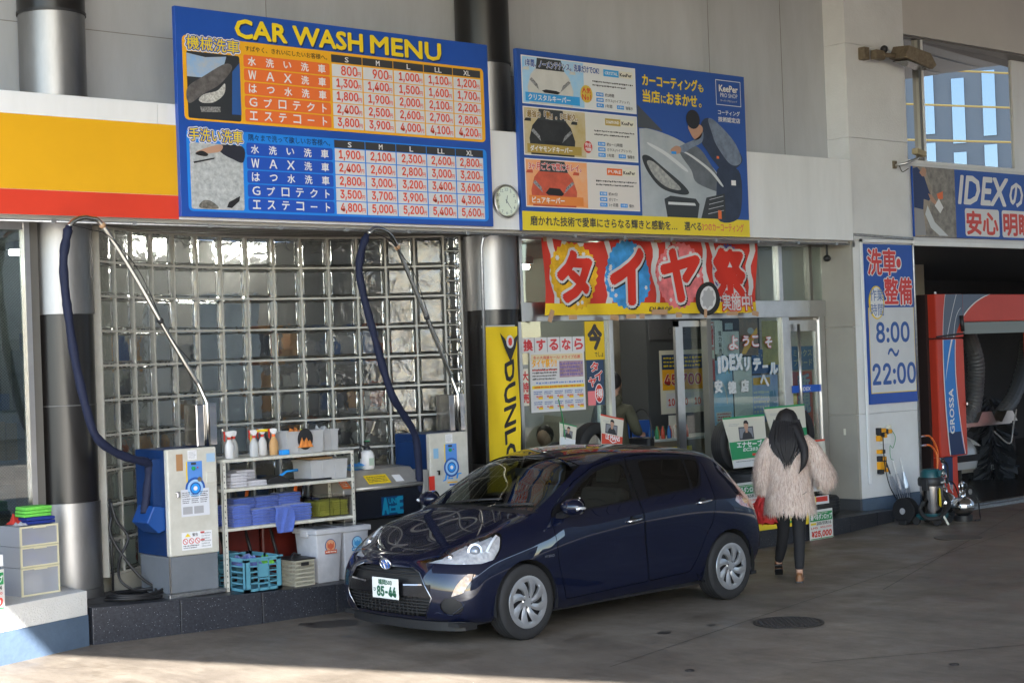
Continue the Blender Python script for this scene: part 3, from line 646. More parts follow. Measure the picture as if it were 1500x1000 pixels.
# silver car picture
SIL = M('pic_silver', (.30, .34, .38), .4, noise=(3, .35, (.46, .50, .54))); SILD = M('pic_silver_shade', (.15, .17, .20), .4, noise=(4, .4))
pg(s2, 'picture_body', [(1.78, .20), (1.78, 1.17)]+bez3((1.9, 1.18), (2.75, 1.10), (3.17, .60))+[(3.16, .36), (2.9, .20)], SIL, -.0035)
pg(s2, 'picture_windscreen', [(1.76, 1.44), (1.80, 1.41), (2.16, 1.16), (1.95, 1.18), (1.76, 1.18)], M('pic_shade', (.07, .08, .10), .4), -.0045)
pg(s2, 'picture_bonnet', sm([(2.42, .96), (2.72, 1.02), (2.98, .78), (3.17, .56), (3.14, .50), (2.7, .60), (2.6, .75)]), SILD, -.0045)
pg(s2, 'picture_lamp_ring', sm([(1.81, .83), (1.84, .88), (1.95, .86), (2.15, .75), (2.45, .58), (2.55, .48), (2.4, .46), (2.1, .52), (1.9, .68)]), M('pic_dk', (.035, .04, .045), .4), -.0055)
pg(s2, 'picture_lamp', sm([(1.88, .80), (1.98, .81), (2.2, .68), (2.42, .52), (2.2, .53), (2.0, .64)]), M('pic_lamp3', (.16, .17, .18), .3, noise=(18, .7, (.5, .5, .48))), -.0065)
pg(s2, 'picture_highlight', sm([(1.92, 1.02), (2.2, .93), (2.52, .76), (2.50, .73), (2.18, .89), (1.93, .99)]), M('pic_hi', (.62, .65, .68), .4), -.0055)
pg(s2, 'picture_highlight', sm([(2.42, .965), (2.62, .92), (2.95, .76), (3.13, .60), (3.10, .59), (2.9, .75), (2.6, .90)]), _M['pic_hi'], -.0060)
pg(s2, 'picture_intake', [(2.14, .40), (2.24, .44), (2.66, .42), (2.72, .36), (2.68, .20), (2.18, .20)], _M['pic_dk'], -.0055)
pg(s2, 'picture_intake', [(2.74, .20), (2.84, .44), (3.16, .50), (3.16, .20)], _M['pic_dk'], -.0055)
pg(s2, 'picture_drl', [(2.2, .37), (2.64, .37), (2.66, .34), (2.2, .34)], _M['pic_hi'], -.0065)
for i in range(4): pg(s2, 'picture_slat', [(2.86+.01*i, .25+i*.055), (3.13, .30+i*.055), (3.13, .305+i*.055), (2.86+.01*i, .256+i*.055)], _M['pic_hi'], -.0065)
# the worker polishing it
NV = M('pic_workwear', (.035, .05, .09), .5, noise=(6, .3)); GW = M('pic_sleeve', (.20, .25, .34), .5, noise=(10, .4))
pg(s2, 'picture_legs', sm([(3.02, .20), (3.03, .62), (3.08, .80), (3.42, .78), (3.46, .45), (3.36, .2)]), NV, -.005)
pg(s2, 'picture_torso', sm([(2.78, 1.10), (2.80, 1.30), (2.95, 1.36), (3.2, 1.2), (3.46, .98), (3.46, .86), (3.2, .74), (3.0, .86), (2.88, .98)]), NV, -.006)
pg(s2, 'picture_sleeve', sm([(2.92, 1.35), (3.05, 1.33), (3.35, 1.12), (3.47, .92), (3.40, .84), (3.25, .86), (3.05, 1.05), (2.98, 1.18)]), GW, -.007)
pg(s2, 'picture_arm', sm([(2.38, .98), (2.45, 1.02), (2.72, 1.12), (2.82, 1.20), (2.80, 1.08), (2.62, 1.0), (2.48, .94)]), GW, -.007)
pg(s2, 'picture_face', sm([(2.58, 1.26), (2.60, 1.18), (2.68, 1.10), (2.78, 1.13), (2.82, 1.24), (2.74, 1.28)]), SKIN, -.007)
pg(s2, 'picture_cap', disc(2.66, 1.33, .115, .11, 20), M('pic_hair', (.02, .02, .025), .5), -.0075)
pg(s2, 'picture_hand', sm([(2.27, .96), (2.36, 1.01), (2.44, .99), (2.42, .93), (2.32, .92)]), SKIN, -.008); plate(s2, 'picture_cloth', 2.28, 2.36, .915, .945, SKYB, y=-.009)
plate(s2, 'picture_tag', 3.28, 3.36, .60, .66, WHITE, y=-.0065); plate(s2, 'picture_tag', 3.03, 3.09, .20, .30, ORR, y=-.0065); plate(s2, 'picture_tag', 3.04, 3.08, .90, .93, ORR, y=-.0075)
text(s2, 'カーコーティング', 1.855, 1.655, .90, .13, YEL, y=-.006, bold=.04); text(s2, 'も', 2.77, 1.655, .085, .09, YEL, y=-.006, bold=.04)
text(s2, '当店', 1.855, 1.475, .27, .135, YEL, y=-.006, bold=.04); text(s2, 'に', 2.145, 1.48, .08, .085, YEL, y=-.006, bold=.03); text(s2, 'おまかせ', 2.24, 1.475, .50, .13, YEL, y=-.006, bold=.04); text(s2, '。', 2.77, 1.475, .045, .045, YEL, y=-.006)
mb = MB()
for a in ((3.07, 3.505, 1.53, 1.538), (3.07, 3.505, 1.817, 1.825), (3.07, 3.078, 1.538, 1.817), (3.497, 3.505, 1.538, 1.817)): mb.rect(*a, -.005)
mb.build('logo_frame', WHITE, s2, fix=False)
text(s2, 'KeePer', 3.125, 1.69, .325, .075, WHITE, y=-.008, bold=.06, edge=(CHAR, .05)); text(s2, 'PRO SHOP', 3.145, 1.625, .30, .048, WHITE, y=-.006, bold=.01); text(s2, 'キーパープロショップ', 3.145, 1.572, .29, .026, CREAM, y=-.006, bold=.01, res=1)
text(s2, 'コーティング', 3.095, 1.418, .38, .055, WHITE, y=-.006, bold=.03); text(s2, '技術認定店', 3.095, 1.335, .38, .058, WHITE, y=-.006, bold=.03)
def card(z0, z1, bgc, tint, carc, head, hx, name_, band, tag_, tagc, a1, a2, a3, a4, seal, sealc, seals):
    plate(s2, 'card_border', .058, 1.747, z0, z1, WHITE, y=-.0045); plate(s2, 'card_field', .068, 1.737, z0+.01, z1-.01, bgc, y=-.006)
    plate(s2, 'card_tint', .07, .95, z0+.012, z1-.012, tint, y=-.0065)
    # car seen from the front
    D = lambda pts: [(.07+a*.95, z0+b*(z1-z0)) for a, b in pts]
    pg(s2, 'picture_body', D([(.09, .02), (.07, .35), (.12, .62), (.2, .76), (.62, .76), (.70, .62), (.76, .35), (.74, .02)]), carc, -.0075)
    pg(s2, 'picture_windscreen', D([(.2, .74), (.22, .97), (.58, .97), (.63, .74)]), M('pic_wind', (.04, .045, .05), .3), -.0085)
    pg(s2, 'picture_mirror', D([(.0, .70), (.02, .76), (.1, .77), (.1, .70)]), carc, -.0085); pg(s2, 'picture_mirror', D([(.70, .70), (.72, .77), (.80, .76), (.8, .70)]), carc, -.0085)
    for q in ([(.10, .5), (.2, .36), (.24, .30), (.22, .42), (.13, .56)], [(.72, .52), (.62, .38), (.56, .30), (.60, .44), (.69, .56)]): pg(s2, 'picture_lamp', D(q), M('pic_lampf', (.35, .36, .38), .3, noise=(70, .8, (.05, .05, .05))), -.0085)
    pg(s2, 'picture_grille', D([(.28, .30), (.32, .26), (.52, .25), (.56, .29), (.5, .40 if carc is RED_C else .32), (.34, .41 if carc is RED_C else .33)]), BLKP, -.0085)
    pg(s2, 'name_band', [(.10, z0+.12-.0), (.10, z0+.03), (.86, z0+.02), (.86, z0+.10)] if 0 else [(.10, z0+.028), (.88, z0+.028), (.88, z0+.122), (.10, z0+.122)], band, -.0095)
    text(s2, name_, .14, z0+.045, .60 if len(name_) > 7 else .46, .060, WHITE, y=-.0115, bold=.04)
    text(s2, head, .11, z1-.115, hx, .078, {'C': DBLUE, 'D': M('head_brown', (.28, .17, .03), .4), 'P': RED}[tag_[0]], y=-.0125, bold=.035, edge=(WHITE, .06))
    tw = .235
    plate(s2, 'tag_field', 1.25, 1.25+tw, z1-.125, z1-.05, tagc, y=-.008); text(s2, tag_, 1.27, z1-.105, tw-.04, .034, WHITE, y=-.0095, bold=.04, res=1)
    plate(s2, 'tag_field', 1.25+tw, 1.70, z1-.125, z1-.05, CREAM, y=-.008); text(s2, 'KeePer', 1.50, z1-.108, .18, .036, CHAR, y=-.0115, bold=.06, res=1)
    dashes(s2, 1.08, 1.70, z1-.255, z1-.175, CHAR, 2, y=-.008, seed=int(z0*100), cw=.022, fill=.5)
    for j, (lab_, val) in enumerate((('施工時間', a1), ('被膜', a2), ('耐久', a3))):
        zz = z0+.155-j*.060
        plate(s2, 'item_field', 1.13, 1.24, zz+.0, zz+.042, SKYB, y=-.008); text(s2, lab_, 1.145, zz+.010, .08, .022, WHITE, y=-.0095, bold=.02, res=1)
        text(s2, val, 1.265, zz+.002, .034*len(val), .038, CHAR, y=-.008, bold=.015, res=1)
    plate(s2, 'item_field', 1.44, 1.55, z0+.035, z0+.077, SKYB, y=-.008); text(s2, '水弾き', 1.45, z0+.045, .09, .022, WHITE, y=-.0095, bold=.02, res=1); text(s2, a4, 1.575, z0+.036, .038*len(a4), .038, CHAR, y=-.008, bold=.015, res=1)
    if seal:
        pg(s2, 'seal', disc(seal[0], z0+seal[1], seal[2], seal[2]*1.05), sealc, -.0125)
        for j, q in enumerate(seals): text(s2, q, seal[0]-seal[2]*.72, z0+seal[1]+(.005 if j == 0 else -.06)*seal[2]/.08, seal[2]*1.44, .055*seal[2]/.08, RED if sealc is not RED else WHITE, y=-.0145, bold=.03, res=1)
RED_C = M('pic_car_red', (.62, .10, .05), .3, noise=(8, .3))
card(1.325, 1.832, M('card_white', (.70, .73, .76), .4), M('card_tint_blue', (.20, .48, .78), .4, noise=(2.5, .4, (.5, .66, .8))), M('pic_car_white', (.62, .62, .60), .3, noise=(5, .12)), '1年間、ノーメンテナンス。洗車だけでOK!', 1.07, 'クリスタルキーパー', M('band_sky', (.04, .34, .75), .4), 'CRYSTAL', M('tag_sky', (.05, .38, .78), .4), '約2時間', 'ガラス(ハイブリッド)', '1年間', '強撥水', (.98, .165, .09), GOLD if 0 else M('seal_gold', (.66, .48, .08), .4), ['人気', 'No1'])
card(.787, 1.297, M('card_grey', (.68, .68, .66), .4), M('card_tint_gold', (.42, .32, .12), .4, noise=(2.5, .4, (.62, .58, .46))), M('pic_car_black', (.03, .03, .032), .3, noise=(6, .5)), '最強の「艶」。5年耐久。', .73, 'ダイヤモンドキーバー'.replace('バ', 'パ'), GOLD, 'DIAMOND', M('tag_gold', (.50, .37, .10), .4), '約6～12時間', 'ガラス(ハイブリッド)', '5年間', '強撥水', (.975, .13, .062), RED, ['完全', '予約制'])
card(.246, .754, M('card_pink', (.72, .68, .66), .4), M('card_tint_orange', (.76, .26, .06), .4, noise=(2.5, .4, (.8, .48, .3))), RED_C, '3ヶ月ごとで常にキレイ。', .75, 'ピュアキーパー', M('band_orange', (.76, .24, .05), .4), 'PURE', ORR, '約40分', 'ポリマー', '3ヶ月間', '撥水', None, None, None)

# ---- wall clock
ck = thing('wall_clock', 'round silver wall clock with cream dial between the two boards', 'clock', (11.185, 12.885, 3.87))
MB().lathe([(.150, .015), (.150, -.02), (.160, -.035), (.172, -.03), (.176, -.01), (.172, .015)], 40, axis='y').build('clock_rim', ALU, ck, smooth=50)
pg(ck, 'dial', disc(0, 0, .152, .152, 40), M('dial_cream', (.62, .64, .50), .4), -.018)
for i in range(12):
    a = PI/2-(i+1)*PI/6; s = str(i+1); w_ = .022*len(s); text(ck, s, .122*math.cos(a)-w_/2, .122*math.sin(a)-.0145, w_, .029, CHAR, y=-.021, bold=.01)
def hand(a, ln, wd_): 
    a = PI/2-a; d = Vector((math.cos(a), math.sin(a))); n = Vector((-d.y, d.x))*wd_
    pg(ck, 'clock_hand', [tuple(-d*.02-n), tuple(d*ln-n*.5), tuple(d*ln+n*.5), tuple(-d*.02+n)], BLACK, -.024)
hand(2*PI*(12+23/60)/12, .062, .006); hand(2*PI*23.5/60, .105, .0045)
pg(ck, 'clock_glass', disc(0, 0, .150, .150, 32), thin_glass('clock_glass', (.97, .98, .97), mirror=.04), -.030)

# ---- opening-hours panel on the pier
s3 = board('opening_hours_sign', 'tall blue and white opening-hours sign 8:00 to 22:00 on the white pier', 'sign', 17.248, 1.494, 1.02, 2.05, BLUE, y=12.95, th=.03)
HR = M('hours_red', (.66, .05, .045), .35); HB = M('hours_blue', (.03, .10, .36), .35)
plate(s3, 'white_field', .035, .99, .145, 1.235, M('hours_white', (.66, .68, .72), .3, noise=(1.4, .12)), y=-.003); mb = MB()
for a in ((.025, .035, .135, 1.235), (.99, 1.0, .135, 1.235), (.025, 1.0, .135, .145)): mb.rect(*a, -.0035)
mb.build('yellow_rule', YEL, s3, fix=False)
text(s3, '洗車', .045, 1.655, .60, .33, HR, y=-.008, bold=.035, edge=(WHITE, .05)); pg(s3, 'dot', disc(.70, 1.81, .068, .085), WHITE, -.007); pg(s3, 'dot', disc(.70, 1.81, .048, .06), HR, -.009)
text(s3, '整備', .375, 1.275, .585, .34, HR, y=-.012, bold=.035, edge=(WHITE, .05))
pg(s3, 'oval', disc(.20, 1.30, .165, .215), YEL, -.007); pg(s3, 'oval_inner', disc(.205, 1.30, .135, .20), WHITE, -.009)
text(s3, '作業', .07, 1.32, .27, .155, M('hours_outline_blue', (.12, .2, .42), .4), y=-.012, bold=.01); text(s3, '時間', .07, 1.13, .27, .155, _M['hours_outline_blue'], y=-.012, bold=.01)
text(s3, '8:00', .175, .79, .70, .25, HB, y=-.007, bold=.05); text(s3, '～', .40, .60, .24, .11, HB, y=-.007, bold=.05); text(s3, '22:00', .07, .25, .91, .26, HB, y=-.007, bold=.05)
MB().box(-.10, -.06, -.02, 0, -1.0, 2.11).box(-.10, 1.06, -.02, 0, 2.07, 2.11).build('sign_frame', FASW, s3)

# ---- banner board over the bay
s4 = board('service_banner_sign', 'long blue sign over the wash bay with white IDEX lettering and mechanic picture', 'sign', 18.33, 3.66, 3.6, .93, BLUE, y=12.94, th=.03)
plate(s4, 'picture_ground', .0, .95, 0, .93, M('pic_engine', (.10, .09, .085), .4, noise=(9, .8, (.35, .32, .28))), y=-.003)
pg(s4, 'picture_wall', [(.0, .0), (.0, .93), (.28, .93), (.42, .60), (.22, .0)], M('pic_warm', (.42, .36, .30), .5, noise=(5, .4)), -.0045)
pg(s4, 'picture_overalls', [(.0, .38), (.0, .90), (.10, .92), (.24, .82), (.34, .62), (.40, .54), (.34, .48), (.22, .5), (.2, .36)], M('pic_overalls', (.025, .045, .13), .5), -.006)
pg(s4, 'picture_arm', [(.32, .58), (.40, .56), (.55, .44), (.53, .40), (.38, .48)], SKIN, -.007); pg(s4, 'picture_trousers', [(.0, .02), (.02, .38), (.2, .36), (.24, .02)], M('pic_trousers', (.32, .32, .34), .5), -.007)
pg(s4, 'picture_face', [(.14, .85), (.22, .92), (.30, .90), (.28, .80), (.2, .80)], SKIN, -.0075); pg(s4, 'picture_paper', [(.46, .42), (.56, .52), (.66, .40), (.58, .32)], WHITE, -.0075)
pg(s4, 'picture_bumper', [(.24, .30), (.36, .12), (.55, .02), (.75, .02), (.45, .20), (.3, .42)], _M['pic_hi'], -.006); pg(s4, 'picture_battery', [(.52, .58), (.66, .62), (.66, .52), (.55, .50)], ORR, -.006)
text(s4, 'IDEX', 1.06, .475, 1.15, .37, WHITE, y=-.006, bold=.05, shear=.22); text(s4, 'の', 2.28, .47, .33, .33, WHITE, y=-.006, bold=.04); text(s4, '車検', 2.66, .45, .75, .38, WHITE, y=-.006, bold=.04)
for k, s in enumerate(('安心', '明瞭', '丁寧')):
    plate(s4, 'word_field', 1.16+k*.90, 1.16+k*.90+.83, .03, .41, M('word_white', (.72, .72, .74), .35), y=-.005, r=.04); text(s4, s, 1.20+k*.90, .06, .75, .31, M('word_red', (.66, .07, .05), .35), y=-.0065, bold=.05)

# ---- cloth banner over the doors
def cloth(w_, h_, fx, fz, wob):
    return [[(w_*i/fx, wob(i/fx, j/fz), h_*j/fz) for i in range(fx+1)] for j in range(fz+1)]
s5 = thing('tyre_fair_banner', 'red, white and yellow cloth banner with big characters taped over the sliding doors', 'banner', (12.04, 13.29, 2.70))
WB = lambda u, v: -.028*math.sin(u*17+v*3)*(1-.4*v)-.012*math.sin(u*41+v*5)
BW, BH = 3.53, .845
def zsag(u): return -.035*math.sin(u*PI*3.0)**2*(u < .34)-.012*math.sin(u*9)**2
def drape(o, off=0.0):
    """lay a flat print onto the wavy cloth"""
    bm = bmesh.new(); bm.from_mesh(o.data); bmesh.ops.triangulate(bm, faces=bm.faces)
    for _ in range(7):
        ed_ = [e for e in bm.edges if e.calc_length() > .06]
        if not ed_: break
        bmesh.ops.subdivide_edges(bm, edges=ed_, cuts=1); bmesh.ops.triangulate(bm, faces=[f for f in bm.faces if len(f.verts) > 3])
    for v in bm.verts:
        u, t = v.co.x/BW, v.co.z/BH; v.co.y += WB(u, t)-off; v.co.z += zsag(u)*t
    bm.to_mesh(o.data); bm.free()
    for c in o.children: drape(c, off)
BRED = M('cloth_red', (.58, .045, .03), .75); BWH = M('cloth_white', (.62, .62, .64), .75); BYE = M('cloth_yellow', (.78, .54, .02), .75)
rows_ = [[(BW*i/90, WB(i/90, j/16), BH*j/16+zsag(i/90)*j/16) for i in range(91)] for j in range(17)]
MB().grid(rows_).build('cloth', BRED, s5, smooth=True, fix=False)
parts = [plate(s5, 'yellow_hem', .0, BW, 0, .13, BYE, y=-.003)]
for xx in (.10, .30, .52, .95, 1.18, 1.72, 1.95, 2.52, 2.72, 3.38):
    pts = [(xx+.03*math.sin(k*1.3+xx*7), .13+k*.0893) for k in range(9)]; parts.append(pg(s5, 'white_stripe', pts+[(a+.085, b) for a, b in pts[::-1]], BWH, -.003))
for cx_, rx, mt, mt2 in ((.46, .38, M('burst_yellow', (.80, .45, .02), .75, noise=(8, .4)), None), (1.29, .37, M('burst_blue', (.06, .32, .72), .75, noise=(8, .4)), None), (2.15, .38, M('burst_pink', (.78, .20, .22), .75, noise=(8, .4)), None), (3.02, .30, M('burst_purple', (.12, .12, .42), .75, noise=(8, .4)), None)):
    parts.append(pg(s5, 'burst', disc(cx_, .45, rx, .40, 56, .07), mt, -.006))
    R = random.Random(int(cx_*9))
    for k in range(9):
        a = R.uniform(0, 2*PI); parts.append(pg(s5, 'spark', disc(cx_+.8*rx*math.cos(a), .45+.32*math.sin(a), .03, .03, 12, .4), BWH, -.0075))
BLS = M('cloth_black', (.02, .02, .02), .75); CR = M('character_red', (.62, .035, .02), .7)
for ch, x_, z_, w_, h_ in (('タ', .22, .165, .50, .56), ('イ', 1.02, .135, .52, .60), ('ヤ', 1.88, .16, .56, .58), ('祭', 2.75, .20, .56, .56)):
    q = text(s5, ch, x_+.018, z_-.018, w_, h_, BLS, y=-.0085, bold=.14, name='character_shadow'); parts.append(q)
    q = text(s5, ch, x_, z_, w_, h_, BWH, y=-.011, bold=.14, name='character_outline'); parts.append(q)
    q = text(s5, ch, x_, z_, w_, h_, CR, y=-.0135, bold=.075, name='character'); parts.append(q)
parts.append(pg(s5, 'printed_tyre', disc(2.60, .17, .185, .20, 32), BLS, -.0165)); parts.append(pg(s5, 'printed_rim', disc(2.60, .175, .115, .145, 28), BWH, -.0185)); parts.append(pg(s5, 'printed_wheel', disc(2.60, .175, .10, .13, 16, .25), GREY, -.0205))
parts.append(text(s5, '実施中!', 2.83, .03, .60, .20, BWH, y=-.0205, bold=.03, edge=(RED, .09)))
parts.append(text(s5, 'DUNLOP', 1.60, .035, .42, .045, BLACK, y=-.0065, bold=.05, shear=.3))
for q in parts: drape(q)
TAPE = M('brown_tape', (.50, .30, .17), .45)
for i, (x, z, w_, h_, a) in enumerate([(-.02, .80, .05, .10, 0), (.92, .83, .12, .05, 0), (1.28, .84, .22, .035, 0), (1.70, .82, .12, .06, 0), (2.0, .81, .06, .05, 0), (.0, -.06, .06, .14, .4), (.32, -.05, .12, .05, 0), (.95, -.06, .13, .06, .1), (1.2, -.05, .16, .05, 0), (1.42, -.055, .08, .06, 0), (1.62, -.01, .26, .06, 0), (2.02, -.045, .1, .06, 0), (2.5, -.05, .05, .1, .1), (2.9, -.03, .2, .045, 0), (3.36, -.03, .12, .06, .2)]):
    o = B(0, w_, -.042, -.040, 0, h_).build('tape_piece', TAPE, s5); o.location = (x, -.005, z); o.rotation_euler = (0, a, 0)

# ---- yellow flag on the column
s6 = thing('yellow_flag', 'tall yellow cloth flag with black lettering running down, hung on the round column', 'flag', (11.07, 13.165, .86))
FW, FH = .46, 1.725; F6 = lambda u, v: .012*math.sin(u*7+v*9)+.02*(1-v)*math.sin(u*5)
MB().grid([[(FW*i/16-(1-j/40)*.03, F6(i/16, j/40), FH*j/40) for i in range(17)] for j in range(41)]).build('cloth', M('flag_yellow', (.76, .54, .015), .7, noise=(2, .08)), s6, smooth=True, fix=False)
q = text(s6, 'DUNLOP', .265, .08, .13, 1.27, BLACK, y=-.004, bold=.075, turn=-1); bm = bmesh.new(); bm.from_mesh(q.data)
for v in bm.verts: v.co.z += (v.co.x-.32)*.35; v.co.x -= (1-v.co.z/FH)*.03; v.co.y += F6(v.co.x/FW, v.co.z/FH)-.002
bm.to_mesh(q.data); bm.free()
for pts, mt, yy in (([(.20, 1.66), (.265, 1.60), (.29, 1.56), (.38, 1.56), (.40, 1.60), (.455, 1.64), (.41, 1.50), (.335, 1.35), (.26, 1.50)], BLACK, -.018), (disc(.335, 1.565, .052, .068), BWH, -.021)):
    pg(s6, 'emblem', pts, mt, yy)
pg(s6, 'emblem', disc(.335, 1.565, .028, .045, 8), RED, -.024)
B(-.01, FW-.02, .012, .03, FH-.01, FH+.015).build('flag_rod', ALU, s6)
# ================================================================== THE CAR
def build_car():
    T = [
     [(.10,0,.19),(.03,0,.24),(.0,0,.36),(.0,0,.48),(.012,0,.58),(.045,0,.66),(.10,0,.705),(.16,0,.73),(.24,0,.76),(.33,0,.79)],
     [(.12,.36,.19),(.05,.37,.24),(.02,.38,.36),(.02,.38,.48),(.035,.37,.58),(.075,.36,.66),(.14,.33,.712),(.24,.24,.755),(.36,.12,.80),(.46,0,.825)],
     [(.19,.60,.19),(.12,.62,.24),(.09,.63,.36),(.09,.63,.48),(.105,.61,.58),(.15,.58,.67),(.22,.54,.735),(.37,.41,.805),(.50,.22,.85),(.60,0,.872)],
     [(.33,.73,.19),(.27,.755,.24),(.24,.775,.36),(.24,.775,.48),(.26,.76,.585),(.30,.725,.69),(.38,.665,.785),(.51,.55,.86),(.62,.28,.90),(.72,0,.915)],
     [(.50,.78,.19),(.46,.805,.25),(.44,.82,.36),(.44,.825,.48),(.45,.82,.60),(.48,.785,.735),(.55,.715,.845),(.65,.60,.905),(.75,.32,.945),(.81,0,.955)],
     [(.79,.78,.19),(.79,.82,.27),(.79,.84,.40),(.79,.847,.55),(.79,.838,.69),(.79,.80,.81),(.80,.735,.895),(.83,.63,.945),(.87,.34,.985),(.89,0,.995)],
     [(1.05,.775,.19),(1.05,.815,.27),(1.05,.832,.40),(1.05,.84,.55),(1.05,.84,.71),(1.05,.805,.845),(1.05,.745,.93),(1.02,.665,.98),(.99,.36,1.01),(.98,0,1.02)],
     [(1.25,.77,.19),(1.25,.81,.27),(1.25,.826,.40),(1.25,.832,.55),(1.25,.838,.73),(1.25,.80,.905),(1.27,.725,1.04),(1.25,.665,1.085),(1.20,.36,1.115),(1.18,0,1.125)],
     [(1.5,.77,.195),(1.5,.81,.275),(1.5,.822,.40),(1.5,.826,.56),(1.5,.836,.77),(1.5,.79,.94),(1.5,.70,1.165),(1.49,.635,1.21),(1.43,.36,1.245),(1.40,0,1.255)],
     [(1.78,.77,.195),(1.78,.81,.275),(1.78,.822,.40),(1.78,.826,.57),(1.78,.836,.80),(1.78,.785,.962),(1.78,.662,1.275),(1.75,.595,1.33),(1.69,.33,1.378),(1.67,0,1.39)],
     [(2.08,.77,.20),(2.08,.81,.28),(2.08,.822,.40),(2.08,.827,.58),(2.08,.836,.83),(2.08,.78,.985),(2.08,.635,1.33),(2.08,.562,1.395),(2.06,.32,1.44),(2.05,0,1.453)],
     [(2.4,.77,.20),(2.4,.81,.28),(2.4,.823,.40),(2.4,.83,.58),(2.4,.838,.85),(2.4,.775,1.005),(2.4,.62,1.335),(2.4,.548,1.395),(2.4,.30,1.44),(2.4,0,1.452)],
     [(2.8,.77,.205),(2.8,.81,.285),(2.8,.826,.41),(2.8,.836,.60),(2.8,.842,.87),(2.8,.772,1.022),(2.8,.61,1.312),(2.8,.538,1.372),(2.8,.30,1.418),(2.8,0,1.43)],
     [(3.15,.775,.21),(3.15,.815,.29),(3.15,.84,.42),(3.15,.848,.62),(3.15,.844,.88),(3.15,.768,1.035),(3.15,.602,1.272),(3.15,.53,1.335),(3.15,.30,1.38),(3.15,0,1.392)],
     [(3.42,.775,.22),(3.43,.815,.30),(3.44,.845,.44),(3.44,.852,.63),(3.43,.838,.87),(3.42,.755,1.01),(3.40,.605,1.212),(3.42,.525,1.29),(3.46,.3,1.338),(3.49,0,1.35)],
     [(3.66,.75,.24),(3.68,.78,.31),(3.70,.81,.45),(3.70,.82,.62),(3.68,.805,.82),(3.64,.735,.955),(3.58,.61,1.12),(3.57,.52,1.225),(3.61,.3,1.29),(3.64,0,1.305)],
     [(3.82,.68,.26),(3.86,.71,.32),(3.90,.735,.45),(3.89,.735,.60),(3.85,.72,.76),(3.79,.685,.89),(3.72,.60,1.03),(3.68,.50,1.14),(3.69,.3,1.21),(3.70,0,1.225)],
     [(3.90,.45,.26),(3.95,.46,.32),(3.985,.47,.45),(3.97,.47,.6),(3.93,.47,.76),(3.87,.45,.89),(3.81,.42,1.01),(3.75,.36,1.10),(3.73,.2,1.15),(3.72,0,1.17)],
     [(3.92,0,.26),(3.965,0,.32),(3.995,0,.45),(3.98,0,.6),(3.94,0,.76),(3.885,0,.89),(3.83,0,1.01),(3.78,0,1.08),(3.75,0,1.12),(3.735,0,1.15)]]
    A = np.array(T)                                   # stations x lines x xyz
    def cr(P, n):                                     # Catmull-Rom along axis 0
        P = np.concatenate([2*P[:1]-P[1:2], P, 2*P[-1:]-P[-2:-1]]); out = []
        for i in range(1, len(P)-2):
            a, b, c, d = P[i-1:i+3]
            for k in range(n):
                t = k/n; out.append(.5*(2*b+(c-a)*t+(2*a-5*b+4*c-d)*t*t+(3*b-a-3*c+d)*t**3))
        out.append(P[-2]); return np.array(out)
    # mirror ends so the surface meets its own reflection smoothly
    M1 = A[1:2]*[1, -1, 1]; M2 = A[-2:-1]*[1, -1, 1]
    def cr_m(P, n, lo, hi):
        P = np.concatenate([lo, P, hi]); out = []
        for i in range(1, len(P)-2):
            a, b, c, d = P[i-1:i+3]
            for k in range(n):
                t = k/n; out.append(.5*(2*b+(c-a)*t+(2*a-5*b+4*c-d)*t*t+(3*b-a-3*c+d)*t**3))
        out.append(P[-2]); return np.array(out)
    G = cr_m(A, 9, M1, M2)                             # along the car
    K = np.transpose(G, (1, 0, 2)); lo = 2*K[:1]-K[1:2]; hi = K[-2:-1]*[1, -1, 1]
    K = cr_m(K, 7, lo, hi)                             # around the section
    K[-1, :, 1] = 0; K[:, 0, 1] = 0; K[:, -1, 1] = 0
    nk, nu = K.shape[:2]
    half = K.reshape(-1, 3)
    V = [tuple(p) for p in half]+[(p[0], -p[1], p[2]) for p in half]; N = len(half); F = []
    for i in range(nk-1):
        for j in range(nu-1):
            a, b, c, d = i*nu+j, i*nu+j+1, (i+1)*nu+j+1, (i+1)*nu+j
            F.append((a, b, c, d)); F.append((N+d, N+c, N+b, N+a))
    me = bpy.data.meshes.new('car_shell'); me.from_pydata(V, [], F); bm = bmesh.new(); bm.from_mesh(me)
    bmesh.ops.remove_doubles(bm, verts=bm.verts, dist=.0006); bmesh.ops.dissolve_degenerate(bm, dist=.0005, edges=bm.edges)
    bmesh.ops.recalc_face_normals(bm, faces=bm.faces)
    if sum(f.normal.y*f.calc_center_median().y for f in bm.faces) < 0: bmesh.ops.reverse_faces(bm, faces=bm.faces)
    iv = [v for v in bm.verts if not v.is_boundary]
    for _ in range(5): bmesh.ops.smooth_vert(bm, verts=iv, factor=.5, use_axis_x=True, use_axis_y=True, use_axis_z=True)
    hv = [v for v in iv if v.co.x < 1.0 and v.co.z > .72 and abs(v.co.y) < .68]
    for _ in range(50): bmesh.ops.smooth_vert(bm, verts=hv, factor=.5, use_axis_x=True, use_axis_y=True, use_axis_z=True)
    # one clean low-order surface for the bonnet
    def hood(v): return .14 < v.co.x < 1.0 and v.co.z > .72 and abs(v.co.y) < .70 and v.normal.z > .6
    bm.normal_update(); hvs = [v for v in bm.verts if hood(v)]
    basis = lambda x, y: [x**i*y**(2*j) for i in range(4) for j in range(3)]
    co_, *_ = np.linalg.lstsq(np.array([basis(v.co.x, v.co.y) for v in hvs]), np.array([v.co.z for v in hvs]), rcond=None)
